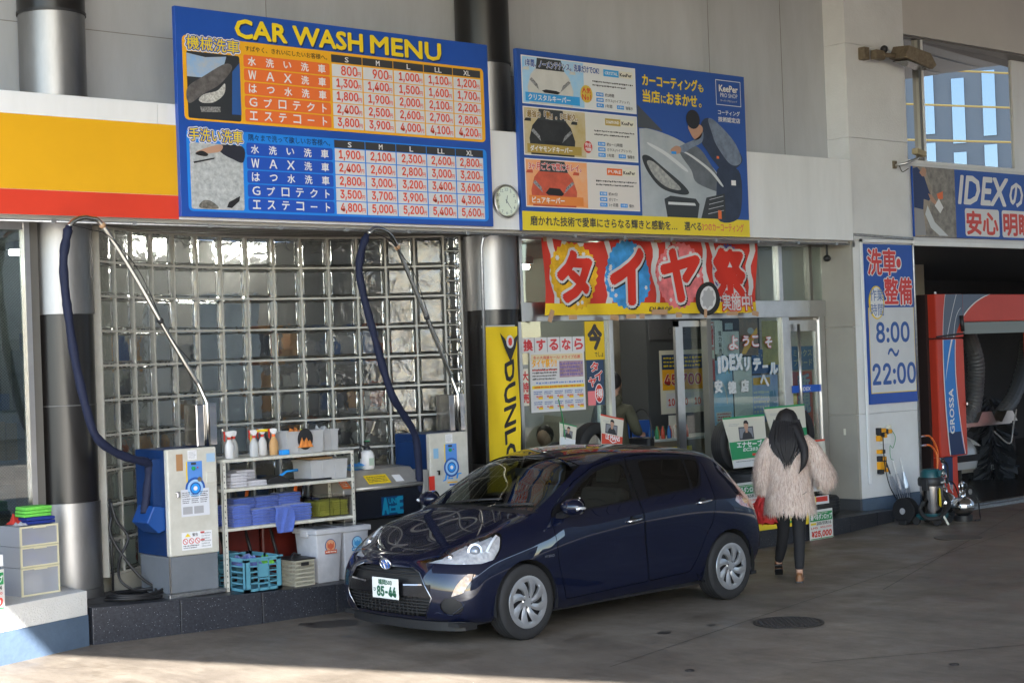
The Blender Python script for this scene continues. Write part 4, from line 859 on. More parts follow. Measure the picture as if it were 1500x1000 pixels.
    for v in hvs:
        w_ = max(0, min(1, (v.co.x-.16)/.16, (1.0-v.co.x)/.10, (.70-abs(v.co.y))/.14)); w_ = w_*w_*(3-2*w_)
        v.co.z += (float(np.dot(basis(v.co.x, v.co.y), co_))-v.co.z)*w_
    for _ in range(6): bmesh.ops.smooth_vert(bm, verts=hvs, factor=.5, use_axis_x=True, use_axis_y=True, use_axis_z=True)
    bm.normal_update()
    # smooth reference for normals
    ref_bm = bm.copy(); bmesh.ops.triangulate(ref_bm, faces=ref_bm.faces); ref_bm.verts.ensure_lookup_table(); ref_bm.faces.ensure_lookup_table(); ref_bm.normal_update()
    tree = BVHTree.FromBMesh(ref_bm); rv = [v.co.copy() for v in ref_bm.verts]; rn = [v.normal.copy() for v in ref_bm.verts]; rf = [tuple(v.index for v in f.verts) for f in ref_bm.faces]
    from mathutils.geometry import barycentric_transform
    def nrm(p):
        loc, _, fi, _ = tree.find_nearest(p); a, b, c = rf[fi]
        q = barycentric_transform(loc, rv[a], rv[b], rv[c], rn[a], rn[b], rn[c]); return q.normalized()
    part = bm.faces.layers.int.new('part')
    def inside(p, poly):
        x, y = p; c = False; n = len(poly); j = n-1
        for i in range(n):
            xi, yi = poly[i]; xj, yj = poly[j]
            if (yi > y) != (yj > y) and x < (xj-xi)*(y-yi)/(yj-yi)+xi: c = not c
            j = i
        return c
    AX = {'y': (0, 2), 'x': (1, 2), 'z': (0, 1)}
    def cut(poly, axis, pid, pred, only=None, mirror=False):
        ia, ib = AX[axis]; polys = [poly]
        if mirror and axis in 'xz': polys.append([(-a, b) if axis == 'x' else (a, -b) for a, b in poly])
        for P in polys:
            x0, x1 = min(p[0] for p in P)-.06, max(p[0] for p in P)+.06; y0, y1 = min(p[1] for p in P)-.06, max(p[1] for p in P)+.06
            for i in range(len(P)):
                (ax, ay), (bx, by) = P[i], P[(i+1) % len(P)]
                if abs(ax-bx)+abs(ay-by) < 1e-6: continue
                ex0, ex1 = min(ax, bx)-.05, max(ax, bx)+.05; ey0, ey1 = min(ay, by)-.05, max(ay, by)+.05
                fs = []
                for f in bm.faces:
                    c = f.calc_center_median(); u, v = c[ia], c[ib]
                    if ex0 < u < ex1 and ey0 < v < ey1 and pred(c): fs.append(f)
                if not fs: continue
                g = set(fs)
                for f in fs: g.update(f.edges); g.update(f.verts)
                co = [0, 0, 0]; co[ia], co[ib] = ax, ay; no = [0, 0, 0]; no[ia], no[ib] = by-ay, -(bx-ax)
                bmesh.ops.bisect_plane(bm, geom=list(g), dist=1e-5, plane_co=co, plane_no=no)
            for f in bm.faces:
                c = f.calc_center_median()
                if x0 < c[ia] < x1 and y0 < c[ib] < y1 and pred(c) and (only is None or f[part] in only) and inside((c[ia], c[ib]), P): f[part] = pid
    def inset(P, d):
        n = len(P); area = sum(P[i][0]*P[(i+1) % n][1]-P[(i+1) % n][0]*P[i][1] for i in range(n)); s = 1 if area > 0 else -1; out = []
        for i in range(n):
            a, b, c = Vector(P[i-1]), Vector(P[i]), Vector(P[(i+1) % n]); e1 = (b-a).normalized(); e2 = (c-b).normalized()
            n1 = Vector((-e1.y, e1.x))*s; n2 = Vector((-e2.y, e2.x))*s; m = (n1+n2); m = m/max(m.length_squared, .3)*2 if m.length > 0 else n1
            out.append(tuple(b+m*d*.5*1.0 if False else b+(n1+n2)*d/max(1e-3, 1+n1.dot(n2))))
        return out
    def rnd(P, r=.03, n=4):                           # round the corners of a polygon
        out = []; m = len(P)
        for i in range(m):
            a, b, c = Vector(P[i-1]), Vector(P[i]), Vector(P[(i+1) % m]); r1 = min(r, (a-b).length*.4); r2 = min(r, (c-b).length*.4)
            p, q = b+(a-b).normalized()*r1, b+(c-b).normalized()*r2
            for k in range(n+1): t = k/n; out.append(tuple(p*(1-t)**2+b*2*t*(1-t)+q*t*t))
        return out
    side = lambda c: abs(c.y) > .45
    # doors
    fd = rnd([(1.13,.90),(1.15,.60),(1.245,.262),(2.255,.292),(2.245,.40),(2.205,.75),(2.20,1.0),(2.20,1.362),(2.02,1.357),(1.78,1.312),(1.5,1.20),(1.28,1.062),(1.17,.975)], .03, 3)
    rd = rnd([(2.262,.292),(2.80,.31),(2.90,.43),(3.0,.60),(3.10,.72),(3.15,.86),(3.19,1.04),(3.245,1.22),(3.20,1.305),(2.9,1.345),(2.5,1.368),(2.206,1.364),(2.211,1.0),(2.211,.75),(2.252,.40)], .03, 3)
    arch = lambda cx, r: [(cx+r*math.cos(a), .30+r*math.sin(a)) for a in [PI*k/20 for k in range(21)]]+[(cx-r, .1), (cx+r, .1)]
    cut(fd, 'y', 10, side); cut(inset(fd, .006), 'y', 11, side, {10}); cut(rd, 'y', 10, side); cut(inset(rd, .006), 'y', 12, side, {10, 11} if False else {10})
    w1 = rnd([(1.345,.975),(1.70,.985),(2.135,1.008),(2.150,1.305),(1.98,1.297),(1.79,1.262),(1.58,1.172),(1.40,1.055)], .02, 3)
    w2 = rnd([(2.335,1.018),(2.905,1.042),(2.975,1.288),(2.70,1.305),(2.365,1.315)], .025, 3)
    w3 = rnd([(2.94,1.043),(2.99,1.047),(3.06,1.10),(3.14,1.20),(3.175,1.262),(3.005,1.284)], .018, 3)
    sail = rnd([(1.165,.93),(1.33,.955),(1.335,1.05),(1.30,1.048),(1.20,.985)], .012, 2)
    frame = rnd([(1.15,.935),(1.34,.952),(2.14,.987),(2.34,.997),(2.96,1.022),(3.02,1.03),(3.09,1.085),(3.17,1.19),(3.215,1.285),(3.0,1.31),(2.6,1.335),(2.15,1.33),(1.95,1.32),(1.76,1.282),(1.55,1.19),(1.35,1.075),(1.18,.985)], .01, 2)
    cut(frame, 'y', 15, side, {11, 12, 0})
    for P_, k in ((w1, 1), (w2, 2), (w3, 3)): cut(P_, 'y', k, side)
    for cx in (.79, 3.34): cut(arch(cx, .342), 'y', 9, side)
    # sill line and bumper/fender joints
    cut([(1.15,.255),(1.15,.17),(2.98,.19),(2.90,.285),(2.26,.275)], 'y', 16, side, {0})
    # windscreen, cowl, rear glass, bonnet
    topz = lambda c: c.z > .9 and c.x < 2.2
    wsp = [(1.065,-.668),(1.015,-.45),(.995,-.2),(.99,0),(.995,.2),(1.015,.45),(1.065,.668),(1.25,.652),(1.5,.617),(1.70,.577),(1.705,.45),(1.675,.2),(1.67,0),(1.675,-.2),(1.705,-.45),(1.70,-.577),(1.5,-.617),(1.25,-.652)]
    cow = [(1.07,-.70),(.985,-.64),(.945,-.45),(.925,0),(.945,.45),(.985,.64),(1.07,.70),(1.065,.668),(1.015,.45),(.995,.2),(.99,0),(.995,-.2),(1.015,-.45),(1.065,-.668)]
    bon = [(.98,-.645),(.80,-.655),(.60,-.625),(.42,-.53),(.28,-.37),(.16,-.20),(.135,0),(.16,.20),(.28,.37),(.42,.53),(.60,.625),(.80,.655),(.98,.645),(.938,.45),(.918,.2),(.914,0),(.918,-.2),(.938,-.45)]
    bon = [(.975,-.655),(.80,-.675),(.62,-.655),(.47,-.585),(.33,-.47),(.22,-.36),(.16,-.22),(.13,0),(.16,.22),(.22,.36),(.33,.47),(.47,.585),(.62,.655),(.80,.675),(.975,.655),(.938,.45),(.918,.2),(.914,0),(.918,-.2),(.938,-.45)]
    hoodz = lambda c: c.z > .69 and c.x < 1.2
    cut(bon, 'z', 10, hoodz); cut(inset(bon, .006), 'z', 13, hoodz, {10}); cut(cow, 'z', 14, topz); cut(wsp, 'z', 4, topz)
    cut(rnd([(-.52,1.02),(.52,1.02),(.46,1.20),(-.46,1.20)], .06, 4), 'x', 5, lambda c: c.x > 3.5)
    # lamps
    hl = rnd([(.075,.668),(.20,.655),(.36,.652),(.48,.675),(.56,.75),(.625,.862),(.58,.870),(.44,.825),(.28,.758),(.15,.706)], .012, 2)
    cut(hl, 'y', 6, lambda c: abs(c.y) > .345+.66*(c.x-.07) and c.x < .75)
    tl = rnd([(3.44,.885),(3.50,.925),(3.66,.955),(3.80,.93),(3.86,.80),(3.84,.755),(3.70,.79),(3.52,.835)], .015, 2)
    cut(tl, 'y', 7, lambda c: abs(c.y) > .56 and c.x > 3.3)
    cut(rnd([(3.58,.95),(3.68,.955),(3.66,1.10),(3.60,1.17)], .01, 2), 'y', 7, lambda c: abs(c.y) > .53 and c.x > 3.3)
    front = lambda c: c.x < .5
    cut(rnd([(.33,.622),(.40,.585),(.525,.40),(.43,.245),(-.43,.245),(-.525,.40),(-.40,.585),(-.33,.622)], .025, 3), 'x', 8, lambda c: c.x < .2)
    cut(rnd([(.745,.585),(.785,.577),(.745,.44),(.675,.41),(.705,.50)], .012, 2), 'x', 17, lambda c: c.x < .34, None, True)
    cut([(.665+.072*math.cos(k*PI/10), .335+.068*math.sin(k*PI/10)) for k in range(20)], 'x', 18, front, None, True)
    # recess the grille
    # ---------------------------------------------------------------- materials
    PAINT = M('midnight_blue_paint', (.0016, .0036, .0165), .5, .0, coat=1.0, spec=.12)
    n = PAINT.node_tree; b = n.nodes['Principled BSDF']; b.inputs['Coat Roughness'].default_value = .004; b.inputs['Coat IOR'].default_value = 1.55
    TRIM = M('trim_gloss_black', (.006, .006, .007), .22, spec=.5); MATT = M('trim_matt_black', (.012, .012, .013), .5)
    CGL = thin_glass('windscreen_glass', (.45, .50, .47), mirror=.085); CGS = thin_glass('side_window_tint', (.30, .32, .30), mirror=.10); CGP = thin_glass('privacy_glass', (.12, .12, .12), mirror=.09)
    LENS = thin_glass('lamp_lens', (.97, .98, 1), mirror=.07)
    CARX = thing('blue_hatchback', 'dark blue five-door hatchback parked along the shop kerb, silver wheel covers', 'car', (7.890, 10.744, 0), 0)
    CARX.rotation_euler = (0, 0, .04105)
    # local y of the car is to its far side; the near side is -y in the scene
    def extract(ids, name, mat, parent, off=0.0, smooth=True, side_=None):
        mb_v = {}; vs = []; fs = []
        for f in bm.faces:
            if f[part] not in ids: continue
            if side_ is not None and (f.calc_center_median().y > 0) != side_: continue
            q = []
            for v in f.verts:
                if v.index not in mb_v: mb_v[v.index] = len(vs); vs.append(v.co.copy())
                q.append(mb_v[v.index])
            fs.append(q)
        if not fs: return None
        nn = [nrm(p) for p in vs]
        co = [(p+m_*off) for p, m_ in zip(vs, nn)]
        me = bpy.data.meshes.new(name); me.from_pydata([(p.x, -p.y, p.z) for p in co], [], [q[::-1] for q in fs]); me.materials.append(mat)
        me.shade_smooth(); me.normals_split_custom_set_from_vertices([(m_.x, -m_.y, m_.z) for m_ in nn])
        o = bpy.data.objects.new(name, me); COL.objects.link(o); o.parent = parent; return o
    bm.verts.index_update()
    near = True
    body = extract({0}, 'body_shell', PAINT, CARX); extract({13}, 'bonnet', PAINT, CARX); extract({14}, 'cowl', MATT, CARX, -.004)
    for s in (True, False):
        d1 = extract({11}, 'front_door', PAINT, CARX, side_=s); d2 = extract({12}, 'rear_door', PAINT, CARX, side_=s)
        extract({1}, 'window_glass', CGS, d1, -.004, side_=s); extract({2}, 'window_glass', CGP, d2, -.004, side_=s); extract({3}, 'quarter_glass', CGP, d2, -.004, side_=s)
        extract({15}, 'window_surround', TRIM, CARX, -.0015, side_=s); extract({16}, 'sill', PAINT, CARX, -.006, side_=s)
        # head lamp: bright reflector bowl behind a clear lens
        hd = extract({6}, 'head_lamp', LENS, CARX, .001, side_=s)
        bk = extract({6}, 'reflector', M('lamp_reflector', (.88, .89, .92), .18, .45, bump=(24, 1.0, 1), noise=(20, .4)), hd, -.035, side_=s)
        ys = -1 if s else 1
        mb = MB().at((.40, ys*.665, .738)); mb.sphere((0, 0, 0), .047, 16, 10); mb.build('projector', M('projector_glass', (.25, .27, .30), .05, .3, coat=1), hd, smooth=True)
        MB().at((.395, ys*.668, .738), (0, PI/2+.3, ys*.6 if 0 else -ys*.7)).lathe([(.048, -.01), (.058, -.012), (.060, .01), (.050, .012)], 20).build('projector_ring', CHROME, hd, smooth=40)
        mb = MB().at((.24, ys*.545, .700)); mb.sphere((0, 0, 0), .028, 14, 8); mb.build('indicator_bulb', CHROME, hd, smooth=True)
        MB().tube([(.50, ys*.742, .70), (.46, ys*.735, .735), (.52, ys*.728, .80), (.58, ys*.722, .845)], .012, 6).build('light_guide', M('guide_white', (.8, .82, .85), .2), hd, smooth=True)
        tl_ = extract({7}, 'tail_lamp', M('tail_lens', (.55, .50, .46), .1, .6, coat=1, noise=(16, .5, (.55, .08, .03))), CARX, .002, side_=s)
        mb = MB().at((3.60, ys*.80, .86)); mb.sphere((0, 0, 0), .06, 12, 8, (1.2, .35, .6)); mb.build('lamp_core', M('core_white', (.75, .72, .66), .15, .6, noise=(30, .5, (.8, .35, .05))), tl_, smooth=True)
        extract({17}, 'running_lamp', M('drl_lens', (.36, .37, .39), .35, .25, bump=(40, .8, 1), noise=(25, .5, (.5, .3, .15))), CARX, -.004, side_=s)
        fg = extract({18}, 'fog_pocket', MATT, CARX, -.012, side_=s)
        MB().at((.225, ys*.668, .335), (0, PI/2, -ys*.45)).lathe([(.066, -.035), (.072, -.012), (.056, -.004), (.050, .03), (.001, .035)], 24).build('fog_lamp_rim', TRIM, CARX, smooth=40)
    extract({5}, 'rear_window', CGP, CARX, -.004)
    ws = extract({4}, 'windscreen', CGL, CARX, -.004)
    # grille: recessed dark grid with slats
    gr_ = extract({8}, 'grille', M('grille_black', (.010, .010, .011), .4), CARX, -.035)
    def fx(y, z):                                     # surface x at the nose
        h = tree.ray_cast(Vector((-1, y, z)), Vector((1, 0, 0)))[0]; return h.x if h else .05
    def ribbon(pts, w_, dp, name, m, par, lift=.004):
        """bar following the nose through (y, z) points"""
        mb = MB(); rows = []
        for (y, z) in pts:
            x = fx(y, z)-lift; rows.append([(x, -y, z-w_/2), (x, -y, z+w_/2), (x+dp, -y, z+w_/2), (x+dp, -y, z-w_/2)])
        mb.grid(rows, closed=True); mb.poly(rows[0]); mb.poly(rows[-1]); return mb.build(name, m, par)
    for z in (.275, .30, .325, .350, .375, .565, .59):
        hw = np.interp(z, [.245, .40, .585, .622], [.42, .515, .395, .33]); ribbon([(hw*(k/8-1), z) for k in range(17)], .009, .03, 'grille_slat', MATT, gr_, -.012)
    ribbon([(.515*(k/8-1), .452) for k in range(17)], .10, .03, 'plate_bar', TRIM, gr_, .004)
    for s in (-1, 1): ribbon([(s*y, .49+(y-.24)*.06) for y in (.24, .32, .40, .44)], .012, .012, 'chrome_strip', CHROME, gr_, .008)
    for k in range(15):
        y = -.35+k*.05; x = fx(y, .31)+.015; MB().box(x, x+.02, -y-.004, -y+.004, .25, .40).build('grille_rib', MATT, gr_)
    for s in (-1, 1):                                 # satin frame of the grille
        pts = [(s*.30, .628), (s*.40, .592), (s*.47, .49), (s*.528, .40), (s*.50, .345), (s*.432, .238)]
        mb = MB(); mb.tube([(fx(y, z)-.002, -y, z) for y, z in pts], .007, 6); mb.build('grille_frame', M('satin_dark_chrome', (.25, .26, .28), .2, 1), CARX, smooth=True)
        mb = MB(); pts = [(s*.432, .232), (s*.56, .288), (s*.66, .30 if 0 else .318-.05), (s*.74, .34), (s*.775, .50), (s*.772, .58)]
        mb.tube([(fx(y, z)-.001, -y, z) for y, z in pts], .0035, 6); mb.build('bumper_crease', PAINT, CARX, smooth=True)
    mb = MB(); rows = []
    for k in range(25):
        y = .70*(k/12-1); h = tree.ray_cast(Vector((-1, y, .215)), Vector((1, 0, 0)))[0]; x = (h.x if h else .3)+.015
        rows.append([(x, -y, .135), (x-.004, -y, .205), (x+.12, -y, .205), (x+.12, -y, .135)])
    mb.grid(rows, closed=True); mb.poly(rows[0]); mb.poly(rows[-1]); mb.build('lower_lip', MATT, CARX)
    # emblem
    em = MB().at((fx(0, .638)-.012, 0, .638), (0, -.25, 0)); 
    def ring3(cy, cz, ry, rz, r): em.tube([(0, cy+ry*math.cos(2*PI*k/28), cz+rz*math.sin(2*PI*k/28)) for k in range(29)], r, 6, cap=False)
    ring3(0, 0, .066, .046, .006); ring3(0, .0, .022, .043, .004); ring3(0, .021, .044, .018, .004)
    em.build('badge', CHROME, CARX, smooth=True)
    MB().at((fx(0, .638)-.008, 0, .638), (0, -.25, 0)).lathe([(.001, -.002), (.05, .0)], 24, axis='x').build('badge_ground', M('badge_blue', (.03, .12, .45), .15, coat=1), CARX)
    # number plate
    pl = MB().box(-.006, 0, -.165, .165, -.0825, .0825); plo = pl.build('number_plate', M('plate_white', (.74, .74, .70), .4), CARX, bevel=.004); plo.location = (fx(0, .452)-.022, -.05, .452)
    PG = M('plate_green', (.01, .10, .05), .5)
    def ptext(s, y0, z0, w_, h_, bold):
        o = text(plo, s, y0, z0, w_, h_, PG, y=0, bold=bold); me = o.data
        for v in me.vertices: v.co = (-.0085+v.co.y, -v.co.x if False else (v.co.x)*-1, v.co.z)
        return o
    # text x runs left to right as seen from in front: local -y
    ptext('福岡503', -.085, .028, .17, .042, .05); ptext('85-44', -.10, -.062, .235, .075, .09); ptext('ひ', -.145, -.03, .03, .028, .04)
    # inner dark shell closes the gaps
    vs = []; fs = []; idx = {}
    for f in ref_bm.faces:
        c = f.calc_center_median()
        if c.z > .90 and 1.02 < c.x < 3.6: continue
        if abs(c.y) > .4 and (math.hypot(c.x-.79, c.z-.30) < .42 or math.hypot(c.x-3.34, c.z-.30) < .42): continue
        if c.x < .75 and abs(c.y) > .3 and .60 < c.z < .9 and c.x < .72: continue
        q = []
        for v in f.verts:
            if v.index not in idx: idx[v.index] = len(vs); p = v.co-v.normal*.045; vs.append((p.x, -p.y, p.z))
            q.append(idx[v.index])
        fs.append(q[::-1])
    mb = MB(); mb.v = vs; mb.f = fs; mb.mi = [0]*len(fs); mb.build('inner_shell', M('inner_dark', (.01, .01, .01), .9), CARX, fix=False)
    MB().box(.15, 3.85, -.72, .72, .17, .20).build('floor_pan', MATT, CARX)
    # wheel wells
    for cx in (.79, 3.34):
        for s in (-1, 1):
            mb = MB(); rows = [[(cx+.345*math.cos(a), s*y, .30+.345*math.sin(a)) for a in [PI*k/16-.25+.03*k for k in range(17)]] for y in (.835, .50)]
            mb.grid(rows); mb.poly([(cx+.345*math.cos(a), s*.50, .30+.345*math.sin(a)) for a in [PI*k/16 for k in range(17)]]+[(cx-.345, s*.5, .15), (cx+.345, s*.5, .15)])
            mb.build('wheel_well', _M['inner_dark'], CARX, fix=False)
            pts = [(cx+.342*math.cos(a), .30+.342*math.sin(a)) for a in [-.32+(PI+.64)*k/24 for k in range(25)]]
            P3 = []
            for x, z in pts:
                h = tree.ray_cast(Vector((x+(cx-x)*-.03, -2, z+(z-.3)*.03)), Vector((0, 1, 0)))[0]; yy = abs(h.y) if h else .80
                if z > .19: P3.append((x, s*(yy-.004), z))
            MB().tube(P3, .0045, 5).build('arch_lip', PAINT, CARX, smooth=True)
    # ---------------------------------------------------------------- wheels
    TY = M('tyre_rubber', (.017, .017, .018), .75, bump=(120, .3)); CAP = M('wheel_cover_silver', (.50, .51, .53), .30, .75)
    def wheel(x, s):
        wt = bpy.data.objects.new('wheel', None); COL.objects.link(wt); wt.parent = CARX; wt.location = (x, s*.75, .302); wt.rotation_euler = (0, 0, 0 if s < 0 else PI)
        prof = [(.20, .088), (.235, .093), (.262, .094), (.285, .088), (.298, .075), (.302, .05), (.303, 0), (.302, -.05), (.295, -.08), (.26, -.09), (.20, -.085)]
        MB().lathe([(r, -h) for r, h in prof], 56, axis='y', cap=False).build('tyre', TY, wt, smooth=35)
        tr = MB()
        for gy in (-.055, -.02, .02, .055): tr.lathe([(.3035, gy-.004), (.3035, gy+.004)], 48, axis='y', cap=False)
        tr.build('tread_groove', BLKP, wt)
        MB().lathe([(.215, -.066), (.205, -.085), (.2, -.05), (.001, -.045)], 48, axis='y', cap=False).build('inner_rim', BLKP, wt, smooth=40)
        # cover: rim ring + hub + eight swept blades
        mb = MB(); mb.lathe([(.213, -.084), (.209, -.094), (.186, -.097), (.163, -.093), (.160, -.080)], 56, axis='y', cap=False); mb.lathe([(.001, -.088), (.05, -.088), (.058, -.082)], 24, axis='y', cap=False)
        for k in range(8):
            a0 = 2*PI*k/8+.1; q = []
            for r, da, wd_, y in ((.040, .0, .78, -.086), (.075, .10, .62, -.093), (.115, .22, .50, -.098), (.150, .34, .48, -.099), (.182, .44, .52, -.097)):
                a1, a2 = a0+da-wd_*.5, a0+da+wd_*.5
                q.append([(r*math.cos(a1), y+.007, r*math.sin(a1)), (r*math.cos((a1*.6+a2*.4)), y-.004, r*math.sin(a1*.6+a2*.4)), (r*math.cos(a2), y, r*math.sin(a2)), (r*math.cos(a2), y+.02, r*math.sin(a2))])
            mb.grid(q)
        mb.build('wheel_cover', CAP, wt, smooth=35)
        for k in range(4): a = PI/4+k*PI/2+.3; MB().lathe([(.010, -.0895), (.010, -.08)], 10, (.045*math.cos(a), 0, .045*math.sin(a)), axis='y').build('lug_hole', BLKP, wt)
        return wt
    for x in (.79, 3.34):
        for s in (-1, 1): wheel(x, s)
    # ---------------------------------------------------------------- small parts
    for s in (-1, 1):
        dr = [o for o in CARX.children if o.name.startswith('front_door')][0 if s < 0 else -1]
        mb = MB().at((1.27, s*.90, 1.02), (0, 0, -s*.12)); mb.sphere((0, 0, 0), .11, 20, 12, (.72, 1.0, .62))
        mo = mb.build('door_mirror', PAINT, CARX, smooth=True)
        MB().at((1.345, s*.91, 1.02), (0, PI/2, s*.08)).lathe([(.072, -.004), (.001, .0)], 20).build('mirror_glass', CHROME, mo)
        MB().tube([(1.235, s*.99, 1.0), (1.22, s*1.0, 1.01), (1.25, s*1.012, 1.015), (1.30, s*1.01, 1.01)], .013, 6).build('indicator', M('clear_plastic_white', (.75, .76, .78), .15, .4), mo, smooth=True)
        MB().prism([(1.19, .93), (1.30, .95), (1.30, .985), (1.22, .965)], s*.74, s*.86, 'y').build('mirror_foot', MATT, mo)
        for hx, hz in ((2.075, .835), (3.0, .915)):
            h = tree.ray_cast(Vector((hx, -2, hz)), Vector((0, 1, 0)))[0]; yy = abs(h.y)
            MB().tube([(hx-.085, s*(yy+.004), hz-.006), (hx-.07, s*(yy+.026), hz-.004), (hx, s*(yy+.034), hz), (hx+.07, s*(yy+.026), hz+.004), (hx+.085, s*(yy+.004), hz+.006)], .0135, 8).build('door_handle', CHROME, CARX, smooth=True)
            MB().at((hx-.01, s*(yy-.001), hz-.002), (PI/2 if s < 0 else -PI/2, 0, 0)).sphere((0, 0, 0), .05, 16, 6, (1, .75, .12)).build('handle_recess', TRIM, CARX, smooth=True)
    h = tree.ray_cast(Vector((1.03, -2, .79)), Vector((0, 1, 0)))[0]
    tx = text(CARX, 'HYBRID', .985, .635, .11, .018, CHROME, y=-.853, bold=.06)
    # wipers, interior
    wp = MB(); sf = lambda x, y: (tree.ray_cast(Vector((x, y, 3)), Vector((0, 0, -1)))[0] or Vector((x, y, 1))).z+.012
    for y0, y1, x1 in ((-.35, .25, 1.09), (.25, .60, 1.12)): wp.tube([(.985+.0, -y0, sf(.985, y0)), ((.99+x1)/2, -(y0+y1)/2, sf((.99+x1)/2, (y0+y1)/2)), (x1, -y1, sf(x1, y1))], .009, 6)
    wp.build('wiper', MATT, CARX, smooth=True)
    MB().tube([(2.0, -.0, 1.452), (3.30, 0, 1.38)], .001, 3)
    SE = M('seat_cloth', (.10, .095, .085), .9); DS = M('dashboard', (.025, .025, .027), .6)
    MB().prism([(1.02, .55), (1.08, .97), (1.30, 1.0), (1.50, .93), (1.55, .80), (1.5, .55)], -.66, .66, 'y').build('dashboard', DS, CARX, bevel=.02)
    def seat(x, y, w_=.5):
        MB().box(x, x+.5, y-w_/2, y+w_/2, .42, .56).build('seat_cushion', SE, CARX, bevel=.04)
        MB().at((x+.47, y, .55), (0, .30, 0)).box(-.06, .08, -w_/2, w_/2, 0, .56).build('seat_back', SE, CARX, bevel=.05)
        MB().at((x+.66, y, 1.12), (0, .25, 0)).box(-.045, .045, -.12, .12, 0, .17).build('head_rest', SE, CARX, bevel=.03)
    seat(1.62, -.34); seat(1.62, .34); seat(2.50, -.33, .6); seat(2.50, .33, .6)
    sw = MB().at((1.56, .34 if 0 else -.34, .90), (0, -1.15, 0)); sw.tube([(.18*math.cos(2*PI*k/24), .18*math.sin(2*PI*k/24), 0) for k in range(25)], .014, 8, cap=False); sw.box(-.17, .17, -.02, .02, -.02, .0); sw.build('steering_wheel', DS, CARX, smooth=40)
    MB().box(1.60, 1.66, -.12, .12, 1.22, 1.29).build('rear_view_mirror', DS, CARX, bevel=.01)
    MB().box(1.9, 3.4, -.55, .55, 1.385, 1.40).build('headliner', M('headliner', (.45, .43, .40), .9), CARX) if 0 else None
    for s in (-1, 1): MB().box(1.1, 3.3, s*.70-.01, s*.70+.01, .3, .93).build('door_lining', M('door_lining', (.06, .055, .05), .8), CARX)
    for o in list(CARX.children):
        pass
    ref_bm.free(); bm.free(); return CARX
CAR = build_car()
